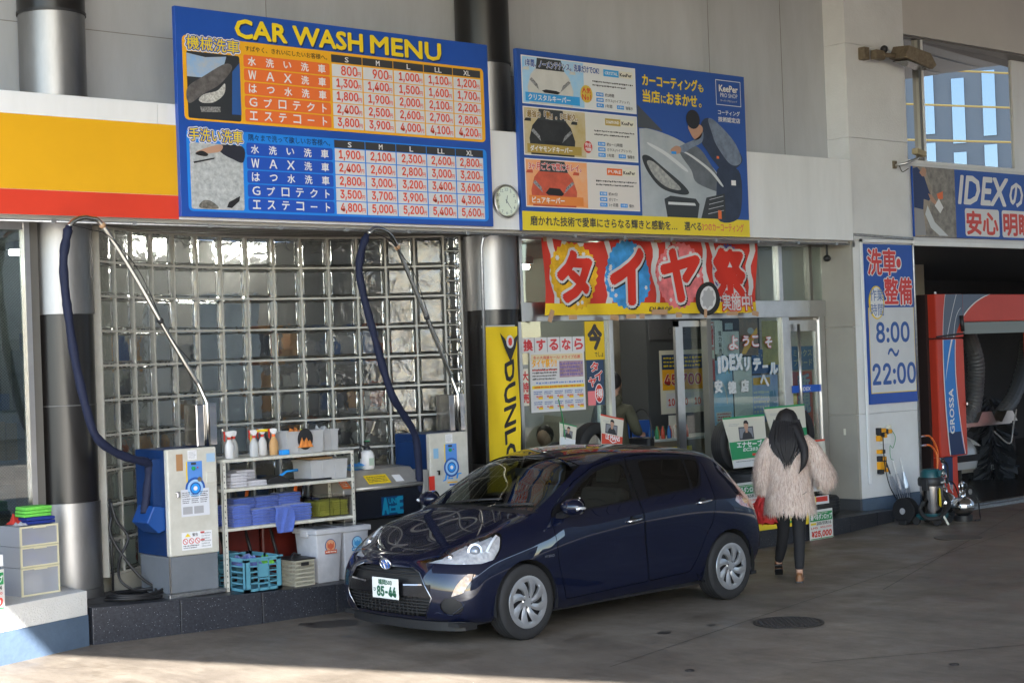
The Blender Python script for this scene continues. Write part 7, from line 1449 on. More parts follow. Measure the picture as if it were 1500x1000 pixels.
MB().prism([(.02, 0), (.02, .655), (.48, .655), (.48, .0)], .06, .30, 'y').build('lower_body', MR, gw_); pg(gw_, 'lower_navy', [(.06, .655), (.34, .15), (.36, .655)], MDB, .055); pg(gw_, 'white_line', [(.045, .655), (.325, .14), (.34, .15), (.065, .655)], WHITE, .052)
B(3.05, 3.6, .29, .55, .0, 2.92).build('far_tower', MR, gw_, bevel=.02); B(3.05, 3.6, .0, .28, .0, 2.34).build('far_tower_front', MR, gw_, bevel=.02)
HG = M('ribbed_hose_grey', (.09, .093, .10), .45)
def ribbed(nm, pts, r): 
    q = spl(pts, 14); MB().tube(q, [r*(1 if i % 2 else .93) for i in range(len(q))], 14).build(nm, HG, gw_, smooth=25)
ribbed('duct_hose', [(2.2, 1.0, 2.5), (2.52, 1.05, 2.0), (2.58, 1.1, 1.6), (2.45, 1.1, 1.2), (2.1, 1.1, .95)], .13); ribbed('duct_hose', [(4.05, 1.1, 2.2), (3.95, 1.1, 1.85), (3.6, 1.1, 1.35), (3.15, 1.1, 1.05)], .12)
B(2.05, 3.3, .95, 1.0, .96, 1.02).build('cross_bar', ALU, gw_); MB().prism([(2.3, 1.02), (2.42, 1.17), (2.68, 1.17), (2.78, 1.02)], .9, 1.1, 'y').build('duct_bracket', ALU, gw_); MB().prism([(2.95, 1.0), (3.1, 1.16), (3.25, 1.16), (3.38, 1.0)], .9, 1.1, 'y').build('duct_bracket', ALU, gw_)
# brush
bs = MB(); R = random.Random(9)
for k in range(420):
    a = R.uniform(0, 2*PI); z = R.uniform(.1, 1.4); r = R.uniform(.28, .42); bs.add([(.05*math.cos(a), .05*math.sin(a), z), (r*math.cos(a), r*math.sin(a), z-R.uniform(.05, .2)), (r*math.cos(a+.08), r*math.sin(a+.08), z-R.uniform(.05, .2))], [(0, 1, 2)])
o = bs.build('brush_bristles', M('bristle', (.05, .055, .065), .6), gw_, fix=False); o.location = (4.2, 1.9, -.05); o['kind'] = 'stuff'
MB().cyl((2.8, .6, .55), (2.72, .6, 1.0), .01).build('cable', CABL, gw_); MB().tube(spl([(2.1, .5, .9), (2.5, .5, .70), (2.62, .5, .95), (2.72, .5, 1.2)], 6), .012, 6).build('air_line', M('air_line_grey', (.25, .25, .25), .5), gw_, smooth=True)
for nm_, pts in (('orange_hose', [(-.95, -.32, 1.02), (-.80, -.34, 1.01), (-.70, -.36, .88), (-.66, -.36, .75), (-.72, -.38, .55), (-.80, -.4, .40)]), ('orange_hose', [(-.93, -.32, .90), (-.78, -.34, .88), (-.70, -.37, .74), (-.74, -.38, .5), (-.80, -.4, .35)])):
    o = tag(MB().tube([Vector(p)+Vector((19.43, 13.35, 0)) for p in spl(pts, 6)], .013, 8).build(nm_, M('hose_orange', (.75, .16, .03), .4), None, smooth=True), 'orange air hose looping from the conduit, upper one' if pts[0][2] > 1 else 'orange air hose looping from the conduit, lower one', 'hose')
tp = thing('air_taps', 'pair of metal air taps at the foot of the pier conduit', 'tap', (18.32, 12.98, .90)); MB().cyl((0, 0, .12), (.16, 0, .12), .012).build('tap', CHROME, tp, smooth=True); MB().cyl((0, 0, 0), (.17, 0, 0), .018).build('tap', CHROME, tp, smooth=True)
# white car nose in the bay
wc = thing('white_car', 'white car parked deep in the bay, only its bumper corner showing past the machine', 'car', (20.86, 14.75, 0)); WPNT = M('white_car_paint', (.55, .58, .62), .3, coat=1, spec=.4)
prof = [(.0, .28), (-.03, .42), (.0, .58), (.10, .72), (.30, .80), (1.0, 1.02), (1.15, 1.05), (1.7, 1.5), (3.0, 1.55), (3.9, 1.45), (4.1, .9), (4.1, .3)]
rows = []
for k, (yy, sc_y, in_) in enumerate(((0, .92, .10), (.08, .98, .03), (.20, 1, 0), (1.40, 1, 0), (1.52, .98, .03), (1.60, .92, .10))): rows.append([(yy, p[0]+in_, .28+(p[1]-.28)*sc_y) for p in prof])
MB().grid(rows).poly(rows[0]).poly(rows[-1]).build('body', WPNT, wc, smooth=40, bevel=0); B(.1, 1.5, -.045, .02, .40, .50).build('bumper_slot', BLKP, wc, bevel=.01); B(1.52, 1.612, .35, .9, .02, .55).build('wheel', RUB, wc, bevel=.06); B(-.012, .08, .35, .9, .02, .55).build('wheel', RUB, wc, bevel=.06); MB().prism([(.0, .62), (.12, .70), (.30, .78), (.22, .66)], 1.55, 1.61, 'x').build('head_lamp', M('wc_lamp', (.6, .6, .6), .2), wc)
# vacuum cleaner
vc = thing('vacuum_cleaner', 'steel and teal wet vacuum cleaner on wheels by the pier', 'vacuum cleaner', (17.40, 12.16, 0), .15); TEAL = M('teal_plastic', (.012, .085, .10), .4)
MB().box(-.17, .17, -.15, .15, .06, .14).build('base', TEAL, vc, bevel=.03)
MB().lathe([(.135, .14), (.14, .16), (.14, .49)], 32).build('steel_drum', M('drum_steel', (.42, .40, .40), .22, 1, noise=(2, .4), stretch=(1, 1, .2)), vc, smooth=50); MB().lathe([(.155, .48), (.162, .50), (.162, .56), (.15, .585)], 32).build('lid_ring', BLKP, vc, smooth=50); MB().lathe([(.13, .58), (.125, .64), (.10, .685), (.001, .695)], 28).build('motor_head', TEAL, vc, smooth=50)
MB().box(-.085, .085, -.165, -.13, .60, .68).build('head_front', TEAL, vc, bevel=.012); MB().at((0, -.168, .635), (PI/2, 0, 0)).lathe([(.03, 0), (.026, .006), (.02, .006), (.018, 0)], 18).build('switch_ring', ALU, vc, smooth=40); text(vc, 'makita', -.06, .515, .12, .028, WHITE, y=-.1645, bold=.05)
for k, (x, y) in enumerate(((-.15, -.14), (.15, -.14), (-.15, .14), (.15, .14))): MB().at((x, y, .055)).lathe([(.05, -.02), (.055, 0), (.05, .02)], 18, axis='x').build('wheel', RUB, vc, smooth=40)
for s in (-1, 1): MB().box(s*.165-.02, s*.165+.02, -.04, .04, .43, .57).build('latch', BLKP, vc, bevel=.01)
MB().at((-.02, 0, 0)).prism([(-.06, .25), (-.03, .22), (-.02, .30), (-.03, .44), (-.055, .46), (-.06, .36)], -.15, -.140, 'y').build('yellow_label', YEL, vc)
MB().tube(spl([(.15, -.02, .42), (.20, -.08, .36), (.12, -.17, .24), (-.05, -.19, .15), (-.18, -.17, .10), (-.26, -.05, .10), (-.22, .05, .2), (-.2, .0, .3)], 8), .026, 10).build('suction_hose', RUB, vc, smooth=True); MB().cyl((-.12, -.21, .12), (-.06, -.24, .01), .014).build('nozzle', CREAM, vc)
rl_ = thing('cable_reel', 'black cable reel standing left of the vacuum cleaner', 'cable reel', (17.22, 12.42, 0)); MB().at((0, 0, .17)).lathe([(.16, -.06), (.165, -.05), (.10, -.045), (.10, .045), (.165, .05), (.16, .06)], 28, axis='x').build('drum', BLKP, rl_, smooth=30); MB().box(-.09, .09, -.06, .06, 0, .06).build('foot', BLKP, rl_, bevel=.01); MB().at((-.065, 0, .17)).lathe([(.04, -.012), (.035, .0)], 16, axis='x').build('hub', GREY, rl_)
# chrome foam tanks
def tank(lab, x, y, sc=1):
    t = thing('foam_tank', lab, 'pressure tank', (x, y, 0), 0, 'polished pressure tanks'); PS = M('polished_steel', (.62, .61, .60), .08, 1)
    MB().lathe([(.11*sc, 0), (.115*sc, .0), (.115*sc, .07*sc)], 24).build('foot_ring', BLKP, t, smooth=40); MB().at((0, 0, .185*sc)).sphere((0, 0, 0), .145*sc, 28, 16, (1, 1, .88)).build('tank_body', PS, t, smooth=True); MB().lathe([(.149*sc, .175*sc), (.149*sc, .19*sc)], 28, cap=False).build('weld_seam', ALU, t)
    MB().lathe([(.045*sc, .30*sc), (.04*sc, .35*sc), (.02*sc, .37*sc)], 16).build('neck', PS, t, smooth=50); MB().cyl((0, 0, .36*sc), (0, 0, .50*sc), .014).build('valve', CHROME, t, smooth=True); MB().tube([(-.06, 0, .36*sc), (-.07, 0, .46*sc), (.0, 0, .49*sc), (.07, 0, .46*sc), (.06, 0, .36*sc)], .010, 6).build('handle', CHROME, t, smooth=True)
    MB().at((-.03, -.06, .44*sc), (PI/2, 0, .2)).lathe([(.036, 0), (.036, .02), (.03, .024), (.001, .022)], 18).build('gauge', BLKP, t, smooth=40); MB().at((.08, -.05, .36*sc), (PI/2, 0, .2)).lathe([(.034, 0), (.034, .02), (.001, .022)], 18).build('gauge', ALU, t, smooth=40)
    MB().tube(spl([(.03, 0, .42*sc), (.18, -.02, .40*sc), (.26, -.05, .22), (.22, -.10, .04), (.10, -.17, .015), (-.02, -.18, .015)], 7), .010, 6).build('hose', CABL, t, smooth=True); return t
tank('polished round pressure tank in front, right of the vacuum cleaner', 17.92, 12.06, 1.0); tank('polished pressure tank behind the other one, gauge on top', 18.05, 12.42, 1.1)
MB().tube([(0, 0, 0)]*2, .001) if 0 else None
sw_ = thing('spray_wand', 'thin wand and black valve standing over the polished tanks', 'wand', (18.02, 12.40, .5)); MB().cyl((0, 0, 0), (0, 0, .28), .012).build('lance', CHROME, sw_, smooth=True); MB().tube([(0, 0, .2), (.06, 0, .22), (.10, 0, .16), (.10, 0, .02), (.06, 0, -.04)], .012, 6).build('hose', CABL, sw_, smooth=True); MB().sphere((0, 0, .24), .032, 12, 8).build('valve', BLKP, sw_, smooth=True)
# hazard taped power points, cable, umbrellas
hz = thing('taped_socket', 'socket and pipe wrapped in yellow and black hazard tape on the pier', 'socket', (17.37, 12.93, .60)); HY = M('hazard_yellow', (.80, .36, .01), .5); HB_ = M('hazard_black', (.02, .02, .025), .5)
B(.0, .07, -.012, .016, .23, .52).build('white_pipe', WALLW, hz) if 0 else None
for x0, x1, z0, z1, m in ((0, .045, .50, .59, HB_), (0.045, .14, .53, .58, HY), (.02, .11, .47, .525, HB_), (.0, .055, .42, .49, HY), (.19, .27, .51, .56, HY), (.14, .19, .50, .57, HB_), (.10, .16, .46, .52, HY), (.0, .05, .26, .31, HY), (.05, .11, .26, .31, HB_), (.0, .05, .16, .23, HB_), (.05, .13, .17, .22, HY), (.0, .11, .06, .155, HY), (.11, .13, .08, .2, HB_), (.12, .17, .02, .07, HY), (.0, .07, .0, .055, HB_)):
    B(x0, x1, -.045, .018, z0, z1).build('tape_wrap', m, hz, bevel=.004)
B(.085, .25, -.03, .018, .38, .50).build('socket_box', FASW, hz, bevel=.006); B(.19, .26, -.05, .0, .56, .62).build('lamp_socket', CREAM, hz, bevel=.015)
tag(MB().tube(spl([(17.43, 12.88, 1.12), (17.42, 12.87, .85), (17.44, 12.86, .62), (17.44, 12.80, .42), (17.40, 12.65, .25), (17.28, 12.48, .17)], 7), .007, 6).build('power_cable', CABL, None, smooth=True), 'black cable running from the taped socket to the reel', 'cable')
tag(MB().tube(spl([(17.63, 12.9, 1.17), (17.72, 12.9, 1.05), (17.66, 12.9, .92), (17.60, 12.9, .95), (17.60, 12.9, .80), (17.66, 12.9, .76)], 7), .004, 5).build('thin_wire', GRN, None, smooth=True), 'thin loose wire dangling right of the taped socket', 'wire')
UM = thin_glass('umbrella_film', (.86, .88, .92), mirror=.12); 
for k, (x, ang) in enumerate(((17.74, -.34), (17.80, -.22), (17.88, -.10))):
    u = thing('folded_umbrella', ['clear folded umbrella leaning furthest left on the pier', 'clear folded umbrella leaning in the middle of three on the pier', 'clear folded umbrella standing nearly upright on the pier'][k], 'umbrella', (x, 12.82, .05), 0, 'clear umbrellas on the pier'); u.rotation_euler = (-.1, ang, 0)
    MB().lathe([(.006, 0), (.045, .12), (.05, .35), (.02, .55)], 9, cap=False).build('film', UM, u); MB().cyl((0, 0, -.02), (0, 0, .72 if k == 0 else .62), .006).build('shaft', ALU, u); MB().cyl((0, 0, .58), (0, 0, .73), .010).build('handle', M('umbrella_navy', (.01, .015, .05), .4) if k == 0 else WHP, u)
    for q in range(4): a = q*PI/2; MB().cyl((0, 0, .0), (.045*math.cos(a), .045*math.sin(a), .35), .0022, 4).build('rib', ALU, u)
# floodlight and camera
fl = thing('floodlight', 'weathered box floodlight on a bracket high on the white pier', 'floodlight', (17.36, 12.95, 5.97)); RS = M('weathered_brown', (.18, .145, .10), .6, noise=(18, .5, (.10, .075, .05)))
B(-.05, .06, -.10, 0, -.07, .09).build('wall_mount', RS, fl, bevel=.01); B(.07, .26, -.20, -.10, -.07, .05).build('ballast_box', RS, fl, bevel=.015); MB().cyl((.18, -.15, 0), (.40, -.26, -.02), .03).build('arm', RS, fl, smooth=True); MB().sphere((.26, -.18, .07), .05, 12, 8).build('knuckle', BLKP, fl, smooth=True)
MB().at((.66, -.34, -.04), (.10, .18, -.1)).prism([(-.30, -.07), (-.26, .10), (.16, .10), (.30, -.02), (.24, -.09)], -.14, .14, 'y').build('lamp_box', RS, fl, bevel=.01); MB().at((.66, -.34, -.04), (.10, .18, -.1)).box(-.24, .20, -.12, .12, -.096, -.085).build('lamp_glass', M('flood_glass', (.06, .055, .05), .15), fl)
cc_ = thing('security_camera', 'small beige security camera on a short arm at the pier edge', 'security camera', (18.28, 12.95, 4.60)); MB().tube([(-.30, -.02, -.02), (-.22, -.12, -.0), (-.06, -.2, .06), (-.03, -.2, .10)], .018, 8).build('arm', ALU, cc_, smooth=True); MB().at((-.02, -.2, .14), (0, .12, .1)).box(-.11, .13, -.045, .045, -.035, .04).build('camera_body', M('camera_beige', (.36, .30, .18), .5), cc_, bevel=.01); B(-.33, -.27, -.03, .0, -.06, .04).build('mount_plate', RS, cc_); MB().tube(spl([(-.25, -.05, -.02), (-.2, -.06, -.10), (-.12, -.1, -.06)], 5), .006, 5).build('wire', CABL, cc_)
oo = tag(B(0, .035, -.006, 0, 0, .08).build('outlet_cover', CREAM, None, bevel=.003), 'small beige outlet cover on the grey side face of the pier', 'outlet'); oo.location = (16.992, 13.16, 1.12); oo.rotation_euler = (0, 0, -PI/2)
# overhead line mirrored in the window
for k, z in enumerate((5.3, 6.4, 7.5)):
    tag(MB().tube([(30, -6, z+3), (60, 6, z+3.4)], .035, 5).build('overhead_line', M('line_sleeve', (.5, .33, .08), .5), None), ['lowest yellow-sleeved overhead line across the road', 'middle yellow-sleeved overhead line across the road', 'highest yellow-sleeved overhead line across the road'][k], 'overhead line', 'overhead lines across the road')
# drain cover and small anchors in the forecourt
dc = thing('drain_cover', 'round cast iron drain cover in the forecourt', 'drain cover', (10.555, 8.81, .004), .35); IR = M('cast_iron', (.045, .04, .037), .5, .5, noise=(40, .4))
MB().lathe([(.29, 0), (.29, .006), (.265, .008), (.262, .003), (.001, .003)], 48).build('frame_ring', IR, dc, smooth=30); rb_ = MB()
for r in range(-7, 8):
    for c in range(-6, 7):
        x, y = r*.034, c*.042+(.021 if r % 2 else 0)
        if x*x+y*y < .245**2: rb_.box(x-.011, x+.011, y-.016, y+.016, .003, .010)
rb_.build('tread_pattern', IR, dc)['kind'] = 'stuff'
d2 = thing('drain_cover', 'faint smaller drain cover near the wash bay', 'drain cover', (16.3, 11.05, .004)); MB().lathe([(.27, 0), (.27, .005), (.25, .006), (.001, .004)], 40).build('cover_plate', M('worn_iron', (.10, .085, .07), .6), d2, smooth=30)
for i, (x, y) in enumerate(((8.55, 8.05), (9.85, 6.75), (13.1, 7.2), (14.6, 9.0), (11.2, 6.6))):
    a = thing('floor_anchor', ['small metal floor anchor left of the others, near the camera', 'small metal floor anchor nearest below the drain cover', 'small metal floor anchor at the lower right', 'small metal floor anchor at mid right', 'small metal floor anchor below the right one'][i], 'floor anchor', (x, y, .004), 0, 'small metal anchors in the forecourt'); MB().lathe([(.035, 0), (.032, .006), (.012, .008), (.001, .004)], 16).build('anchor_disc', IR, a, smooth=40)
# ================================================================== PEOPLE
def skin_body(name, V, E_, Rr, mat, parent, sub=2, root=0):
    me = bpy.data.meshes.new(name); me.from_pydata(V, E_, []); o = bpy.data.objects.new(name, me); COL.objects.link(o)
    sk = o.modifiers.new('skin', 'SKIN'); sk.use_smooth_shade = True; sk.branch_smoothing = .6
    for i, r in enumerate(Rr): me.skin_vertices[0].data[i].radius = (r, r) if not isinstance(r, tuple) else r
    me.skin_vertices[0].data[root].use_root = True
    sb = o.modifiers.new('sub', 'SUBSURF'); sb.levels = sub; sb.render_levels = sub
    dg = bpy.context.evaluated_depsgraph_get(); m2 = bpy.data.meshes.new_from_object(o.evaluated_get(dg)); bpy.data.objects.remove(o); bpy.data.meshes.remove(me)
    m2.name = name; m2.materials.clear(); m2.materials.append(mat); m2.shade_smooth(); o = bpy.data.objects.new(name, m2); COL.objects.link(o); o.parent = parent; return o
FLESH = M('skin_tone', (.46, .27, .19), .5); HAIR = M('black_hair', (.009, .007, .008), .6, bump=(90, .4), stretch=(4, 4, .4)); LEG = M('black_leggings', (.012, .012, .014), .8)
# local frame: x = her right, y = the way she walks, z up
wmn = thing('person', 'woman in cream fur jacket and black leggings walking away, carrying a red bag', 'person', (12.50, 10.36, 0), math.atan2(.63, .77)-PI/2)
V = [(0, 0, .88), (0, .01, 1.02), (0, .02, 1.18), (0, .0, 1.34), (0, .02, 1.43), (0, .04, 1.50), (0, .05, 1.56),             # pelvis..head 0-6
     (.085, .0, .82), (.05, -.06, .47), (.0, -.17, .10), (.01, -.06, .045),                                                  # right leg 7-10
     (-.085, 0, .82), (-.06, .10, .48), (-.03, .12, .13), (-.03, .25, .06),                                                # left leg 11-14 (unused front)
     (.17, .0, 1.33), (.25, -.03, 1.10), (.21, .16, 1.12), (.20, .20, 1.14),                                                # right arm bent forward 15-18
     (-.17, .0, 1.33), (-.225, .0, 1.08), (-.21, .07, .86), (-.21, .08, .82)]                                               # left arm down 19-22
# legs as seen: one foot under her near the camera, the other a stride further, to the left
V[7] = (.08, .0, .82); V[8] = (.075, -.02, .46); V[9] = (.065, -.12, .10); V[10] = (.07, -.05, .06)
V[11] = (-.08, .0, .82); V[12] = (-.07, .09, .47); V[13] = (-.135, .21, .15); V[14] = (-.135, .30, .10)
Ed = [(0, 1), (1, 2), (2, 3), (3, 4), (4, 5), (5, 6), (0, 7), (7, 8), (8, 9), (9, 10), (0, 11), (11, 12), (12, 13), (13, 14), (3, 15), (15, 16), (16, 17), (17, 18), (3, 19), (19, 20), (20, 21), (21, 22)]
Rr = [(.13, .10), (.12, .09), (.13, .10), (.11, .08), .05, .052, .075, .088, .056, .036, .035, .088, .056, .036, .035, .055, .042, .034, .028, .055, .042, .034, .026]
skin_body('body', V, Ed, Rr, FLESH, wmn)
# leggings
Lv = [(0, 0, .90), (.08, 0, .80), (.08, -.005, .62), (.075, -.02, .46), (.072, -.07, .28), (.065, -.12, .10), (-.08, 0, .80), (-.075, .05, .62), (-.07, .09, .47), (-.10, .15, .30), (-.135, .21, .15)]
skin_body('leggings', Lv, [(0, 1), (1, 2), (2, 3), (3, 4), (4, 5), (0, 6), (6, 7), (7, 8), (8, 9), (9, 10)], [(.14, .11), .100, .080, .062, .058, .042, .100, .080, .062, .058, .042], LEG, wmn)
# shoes
SHO = M('brown_leather', (.22, .10, .045), .4)
def shoe(x, y, z, rx, rz=0):
    mb = MB().at((x, y, z), (rx, 0, rz)); rows = []
    for yy, hw, h in ((-.105, .018, .055), (-.09, .032, .075), (-.05, .036, .078), (.0, .038, .068), (.05, .043, .055), (.09, .040, .042), (.125, .026, .028), (.135, .008, .015)):
        rows.append([(-hw, yy, .0), (-hw*1.02, yy, h*.5), (-hw*.6, yy, h), (hw*.6, yy, h), (hw*1.02, yy, h*.5), (hw, yy, 0)])
    mb.grid(rows, closed=True); mb.poly(rows[0]); mb.poly(rows[-1]); o = mb.build('shoe', SHO, wmn, smooth=50)
    MB().at((x, y, z), (rx, 0, rz)).box(-.034, .034, -.10, -.05, -.018, .0).box(-.038, .038, .0, .12, -.008, 0).build('sole', BLKP, o, bevel=.004); return o
shoe(.065, -.07, .018, 0); shoe(-.135, .27, .085, -.6)
# head with face (turned away), hair
hd = MB().at((0, .055, 1.545)); hd.sphere((0, 0, 0), .092, 24, 16, (.86, 1.0, 1.2)); hd.sphere((0, .09, -.015), .016, 8, 6, (.8, 1.2, 1.2)); hd.sphere((0, .06, -.075), .05, 12, 8, (.9, .8, .7))
for s in (-1, 1): hd.sphere((s*.080, .0, -.01), .02, 8, 6, (.4, 1, 1.4))
ho = hd.build('head', FLESH, wmn, smooth=True)
for s in (-1, 1): MB().at((s*.03, .14, 1.555)).sphere((0, 0, 0), .011, 10, 6, (1.3, .5, .8)).build('eye', M('eye_dark', (.03, .02, .02), .2), ho, smooth=True)
MB().at((0, .143, 1.49)).sphere((0, 0, 0), .018, 10, 6, (1.2, .3, .35)).build('mouth', M('lips', (.45, .12, .10), .4), ho, smooth=True)
rows = []
for k in range(19):                                     # hair sheet: crown, back, falling over the collar to a rounded end
    t = k/18; z = 1.672-.50*t
    if t < .30: u = t/.30; w_ = .112*math.sin(math.acos(1-u*.98)); d = w_*1.05; cy = .035
    else: u = (t-.30)/.70; w_ = (.115+.045*math.sin(min(1, u*1.5)*PI/2))*math.sqrt(max(.02, 1-max(0, (u-.45)/.56)**2)); d = .118+.045*math.sin(min(1, u*1.6)*PI/2); cy = .03-.06*math.sin(min(1, u*1.3)*PI/2)
    rr_ = []
    for i in range(29):
        a = PI+(i/28-.5)*(2*PI*(.72-.25*max(0, t-.3)))
        q = 1+.03*math.sin(i*1.9)+.02*math.sin(i*4.3+k*.3)
        rr_.append((-w_*math.sin(a)*q-.012*t, cy+d*math.cos(a)*q, z+.02*t*math.sin(i*2.7)))
    rows.append(rr_)
hs_ = MB().grid(rows); ha = hs_.build('hair', HAIR, wmn, smooth=True, fix=False)
sl_ = ha.modifiers.new('thick', 'SOLIDIFY'); sl_.thickness = .018; sl_.offset = 1
MB().tube(spl([(.06, -.06, 1.50), (.12, -.13, 1.38), (.155, -.175, 1.27), (.15, -.195, 1.17), (.125, -.20, 1.10), (.095, -.20, 1.05)], 6), [.05, .05, .049, .048, .047, .046, .045, .044, .044, .043, .042, .042, .041, .040, .039, .038, .036, .034, .032, .030, .028, .026, .022, .018, .015, .012, .009, .007, .005, .004, .003][:31], 10).build('hair_lock', HAIR, ha, smooth=True)
R = random.Random(2); st_ = MB()
for k in range(3800):
    a = PI+R.uniform(-1, 1)*PI*.60; i0 = R.uniform(4, 14); L_ = R.uniform(3, 7.5); P0 = []
    for q in (i0, i0+L_*.5, i0+L_):
        j_ = int(min(17, q)); fr = min(1, q-j_) if q < 18 else 1; col_ = int(14+(a-PI)/PI*14*1.3); col_ = max(0, min(28, col_)); v0 = Vector(rows[j_][col_]).lerp(Vector(rows[j_+1][col_]), fr); ex_ = max(0, q-18)*.028
        P0.append(v0+Vector((v0.x*.10+R.uniform(-.006, .006), -.012-.004*R.random(), -ex_)))
    st_.add([P0[0]+Vector((-.0016, 0, 0)), P0[0]+Vector((.0016, 0, 0)), P0[1]+Vector((.0018, 0, 0)), P0[1]-Vector((.0018, 0, 0)), P0[2]], [(0, 1, 2, 3), (3, 2, 4)])
so_ = st_.build('loose_strands', HAIR, ha, fix=False); so_['kind'] = 'stuff'
# fur jacket: shaped shell + thousands of tufts
CO = [(.72, .225, .155, -.01), (.80, .218, .15, -.01), (.90, .205, .145, .0), (1.02, .195, .14, .0), (1.14, .195, .14, .0), (1.26, .195, .135, 0), (1.33, .175, .12, 0), (1.385, .12, .095, .01), (1.445, .075, .075, .02)]
rows = [[(a*math.cos(2*PI*i/36), c+b*math.sin(2*PI*i/36), z) for i in range(36)] for z, a, b, c in CO]
FUR = [M('fur_cream', (.66, .51, .43), .9, sheen=.4), M('fur_pale', (.76, .64, .56), .9, sheen=.4), M('fur_brown', (.48, .35, .28), .9, sheen=.3), M('fur_pink', (.60, .44, .37), .9, sheen=.4)]
mb = MB().grid(rows, closed=True); jk = mb.build('fur_jacket', FUR[2], wmn, smooth=True)
def sleeve(pts, rad):
    q = spl(pts, 5); r = np.interp(np.linspace(0, 1, len(q)), np.linspace(0, 1, len(rad)), rad); MB().tube(q, list(r), 16).build('sleeve', FUR[2], jk, smooth=True); return q, r
sR = sleeve([(.14, 0, 1.36), (.24, -.04, 1.24), (.345, -.04, 1.05), (.33, .08, 1.04), (.23, .20, 1.10)], [.075, .088, .09, .09, .085, .075]); sL = sleeve([(-.14, 0, 1.36), (-.215, .0, 1.22), (-.245, .01, 1.05), (-.235, .05, .93)], [.075, .082, .082, .08, .075])
tuft = MB(); R = random.Random(8)
def add_tuft(p, n, ln=None):
    p = Vector(p); n = Vector(n).normalized(); ln = ln or R.uniform(.06, .13); tip = p+n*ln*R.uniform(.10, .24)+Vector((R.uniform(-.22, .22)*ln, R.uniform(-.22, .22)*ln, -ln*R.uniform(.8, 1))); sd = n.cross(Vector((0, 0, 1))); sd = sd.normalized()*R.uniform(.0015, .0035) if sd.length > 0 else Vector((.003, 0, 0))
    mid = (p+tip)/2+n*ln*.12; tuft.mat(R.choice((0, 0, 1, 1, 1, 3, 2))); tuft.add([p-sd, p+sd, mid+sd*.8, mid-sd*.8, tip], [(0, 1, 2, 3), (3, 2, 4)])
zc = [c[0] for c in CO]
for k in range(19000):
    z = .70+.745*(R.random()**1.0); a = R.uniform(0, 2*PI); A_ = np.interp(z, zc, [c[1] for c in CO]); B_ = np.interp(z, zc, [c[2] for c in CO]); c_ = np.interp(z, zc, [c[3] for c in CO]); add_tuft((A_*math.cos(a), c_+B_*math.sin(a), z), (math.cos(a)/A_, math.sin(a)/B_, .15))
for q, r in (sR, sL):
    for k in range(6500):
        i = R.randrange(len(q)-1); t = R.random(); p = q[i].lerp(q[i+1], t); d = (q[i+1]-q[i]).normalized(); o_ = d.orthogonal().normalized(); b_ = d.cross(o_); a = R.uniform(0, 2*PI); n_ = o_*math.cos(a)+b_*math.sin(a); add_tuft(p+n_*float(r[i]), n_)
tf = tuft.build('fur', FUR, jk, fix=False); tf['kind'] = 'stuff'
# hands: palm with four fingers and thumb
def hand(name, base, palm_dir, finger_dir, out, curl, parent, s=1.0):
    P = Vector(base); pd = Vector(palm_dir).normalized(); fd = Vector(finger_dir).normalized(); ot = Vector(out).normalized(); V_ = [tuple(P), tuple(P+pd*.05*s)]; E__ = [(0, 1)]; R__ = [.024*s, (.030*s, .018*s)]
    for k, (off, ln) in enumerate(((-.030, .062), (-.010, .074), (.010, .070), (.030, .055))):
        b0 = P+pd*.085*s+ot*off*s; b1 = b0+(pd*(1-curl)+fd*curl).normalized()*ln*.45*s; b2 = b1+(pd*(1-curl*1.8)+fd*curl*1.6).normalized()*ln*.35*s; b3 = b2+(pd*(1-curl*2.6)+fd*curl*1.5).normalized()*ln*.25*s; i = len(V_); V_ += [tuple(b0), tuple(b1), tuple(b2), tuple(b3)]; E__ += [(1, i), (i, i+1), (i+1, i+2), (i+2, i+3)]; R__ += [.0115*s, .0095*s, .0085*s, .0075*s]
    b0 = P+pd*.035*s-ot*.032*s; b1 = b0+(pd*.6-ot*.6+fd*.5).normalized()*.035*s; b2 = b1+(pd*.8+fd*.7).normalized()*.028*s; i = len(V_); V_ += [tuple(b0), tuple(b1), tuple(b2)]; E__ += [(0, i), (i, i+1), (i+1, i+2)]; R__ += [.012*s, .010*s, .008*s]
    return skin_body(name, V_, E__, R__, FLESH, parent, 1)
hand('hand', (-.232, .075, .885), (0, .1, -1), (0.3, 0, 1), (0, 1, 0), .55, wmn); hand('hand', (.20, .235, 1.125), (-.6, .5, .5), (-.4, -.4, .6), (0, .5, -1), .5, wmn)
# red bag held in the left hand
bag = thing('shopping_bag', 'crumpled translucent red shopping bag in the left hand of the woman', 'bag', (12.50, 10.36, 0)); bag.rotation_euler = wmn.rotation_euler
rows = []
for k in range(12):
    t = k/11; z = .90-.34*t; w_ = .02+.115*min(1, t*1.7)-.02*max(0, t-.85)/.15; d = .015+.05*min(1, t*1.6); rows.append([(-.235+.02*t+w_*math.cos(2*PI*i/28)*(1+.10*math.sin(i*2.2+k*.8)), .06+d*math.sin(2*PI*i/28)*(1+.25*math.sin(i*3.1+k)), z+.012*math.sin(i*1.7+k)) for i in range(28)])
MB().grid(rows, closed=True).poly(rows[-1]).build('bag_body', M('red_film', (.62, .05, .05), .3, trans=.25, ior=1.1, noise=(9, .4)), bag, smooth=50)
MB().tube(spl([(-.20, .05, .88), (-.21, .05, .95), (-.235, .06, .97), (-.255, .07, .95), (-.26, .07, .88)], 5), .006, 6).build('handle', _M['red_film'], bag, smooth=True)
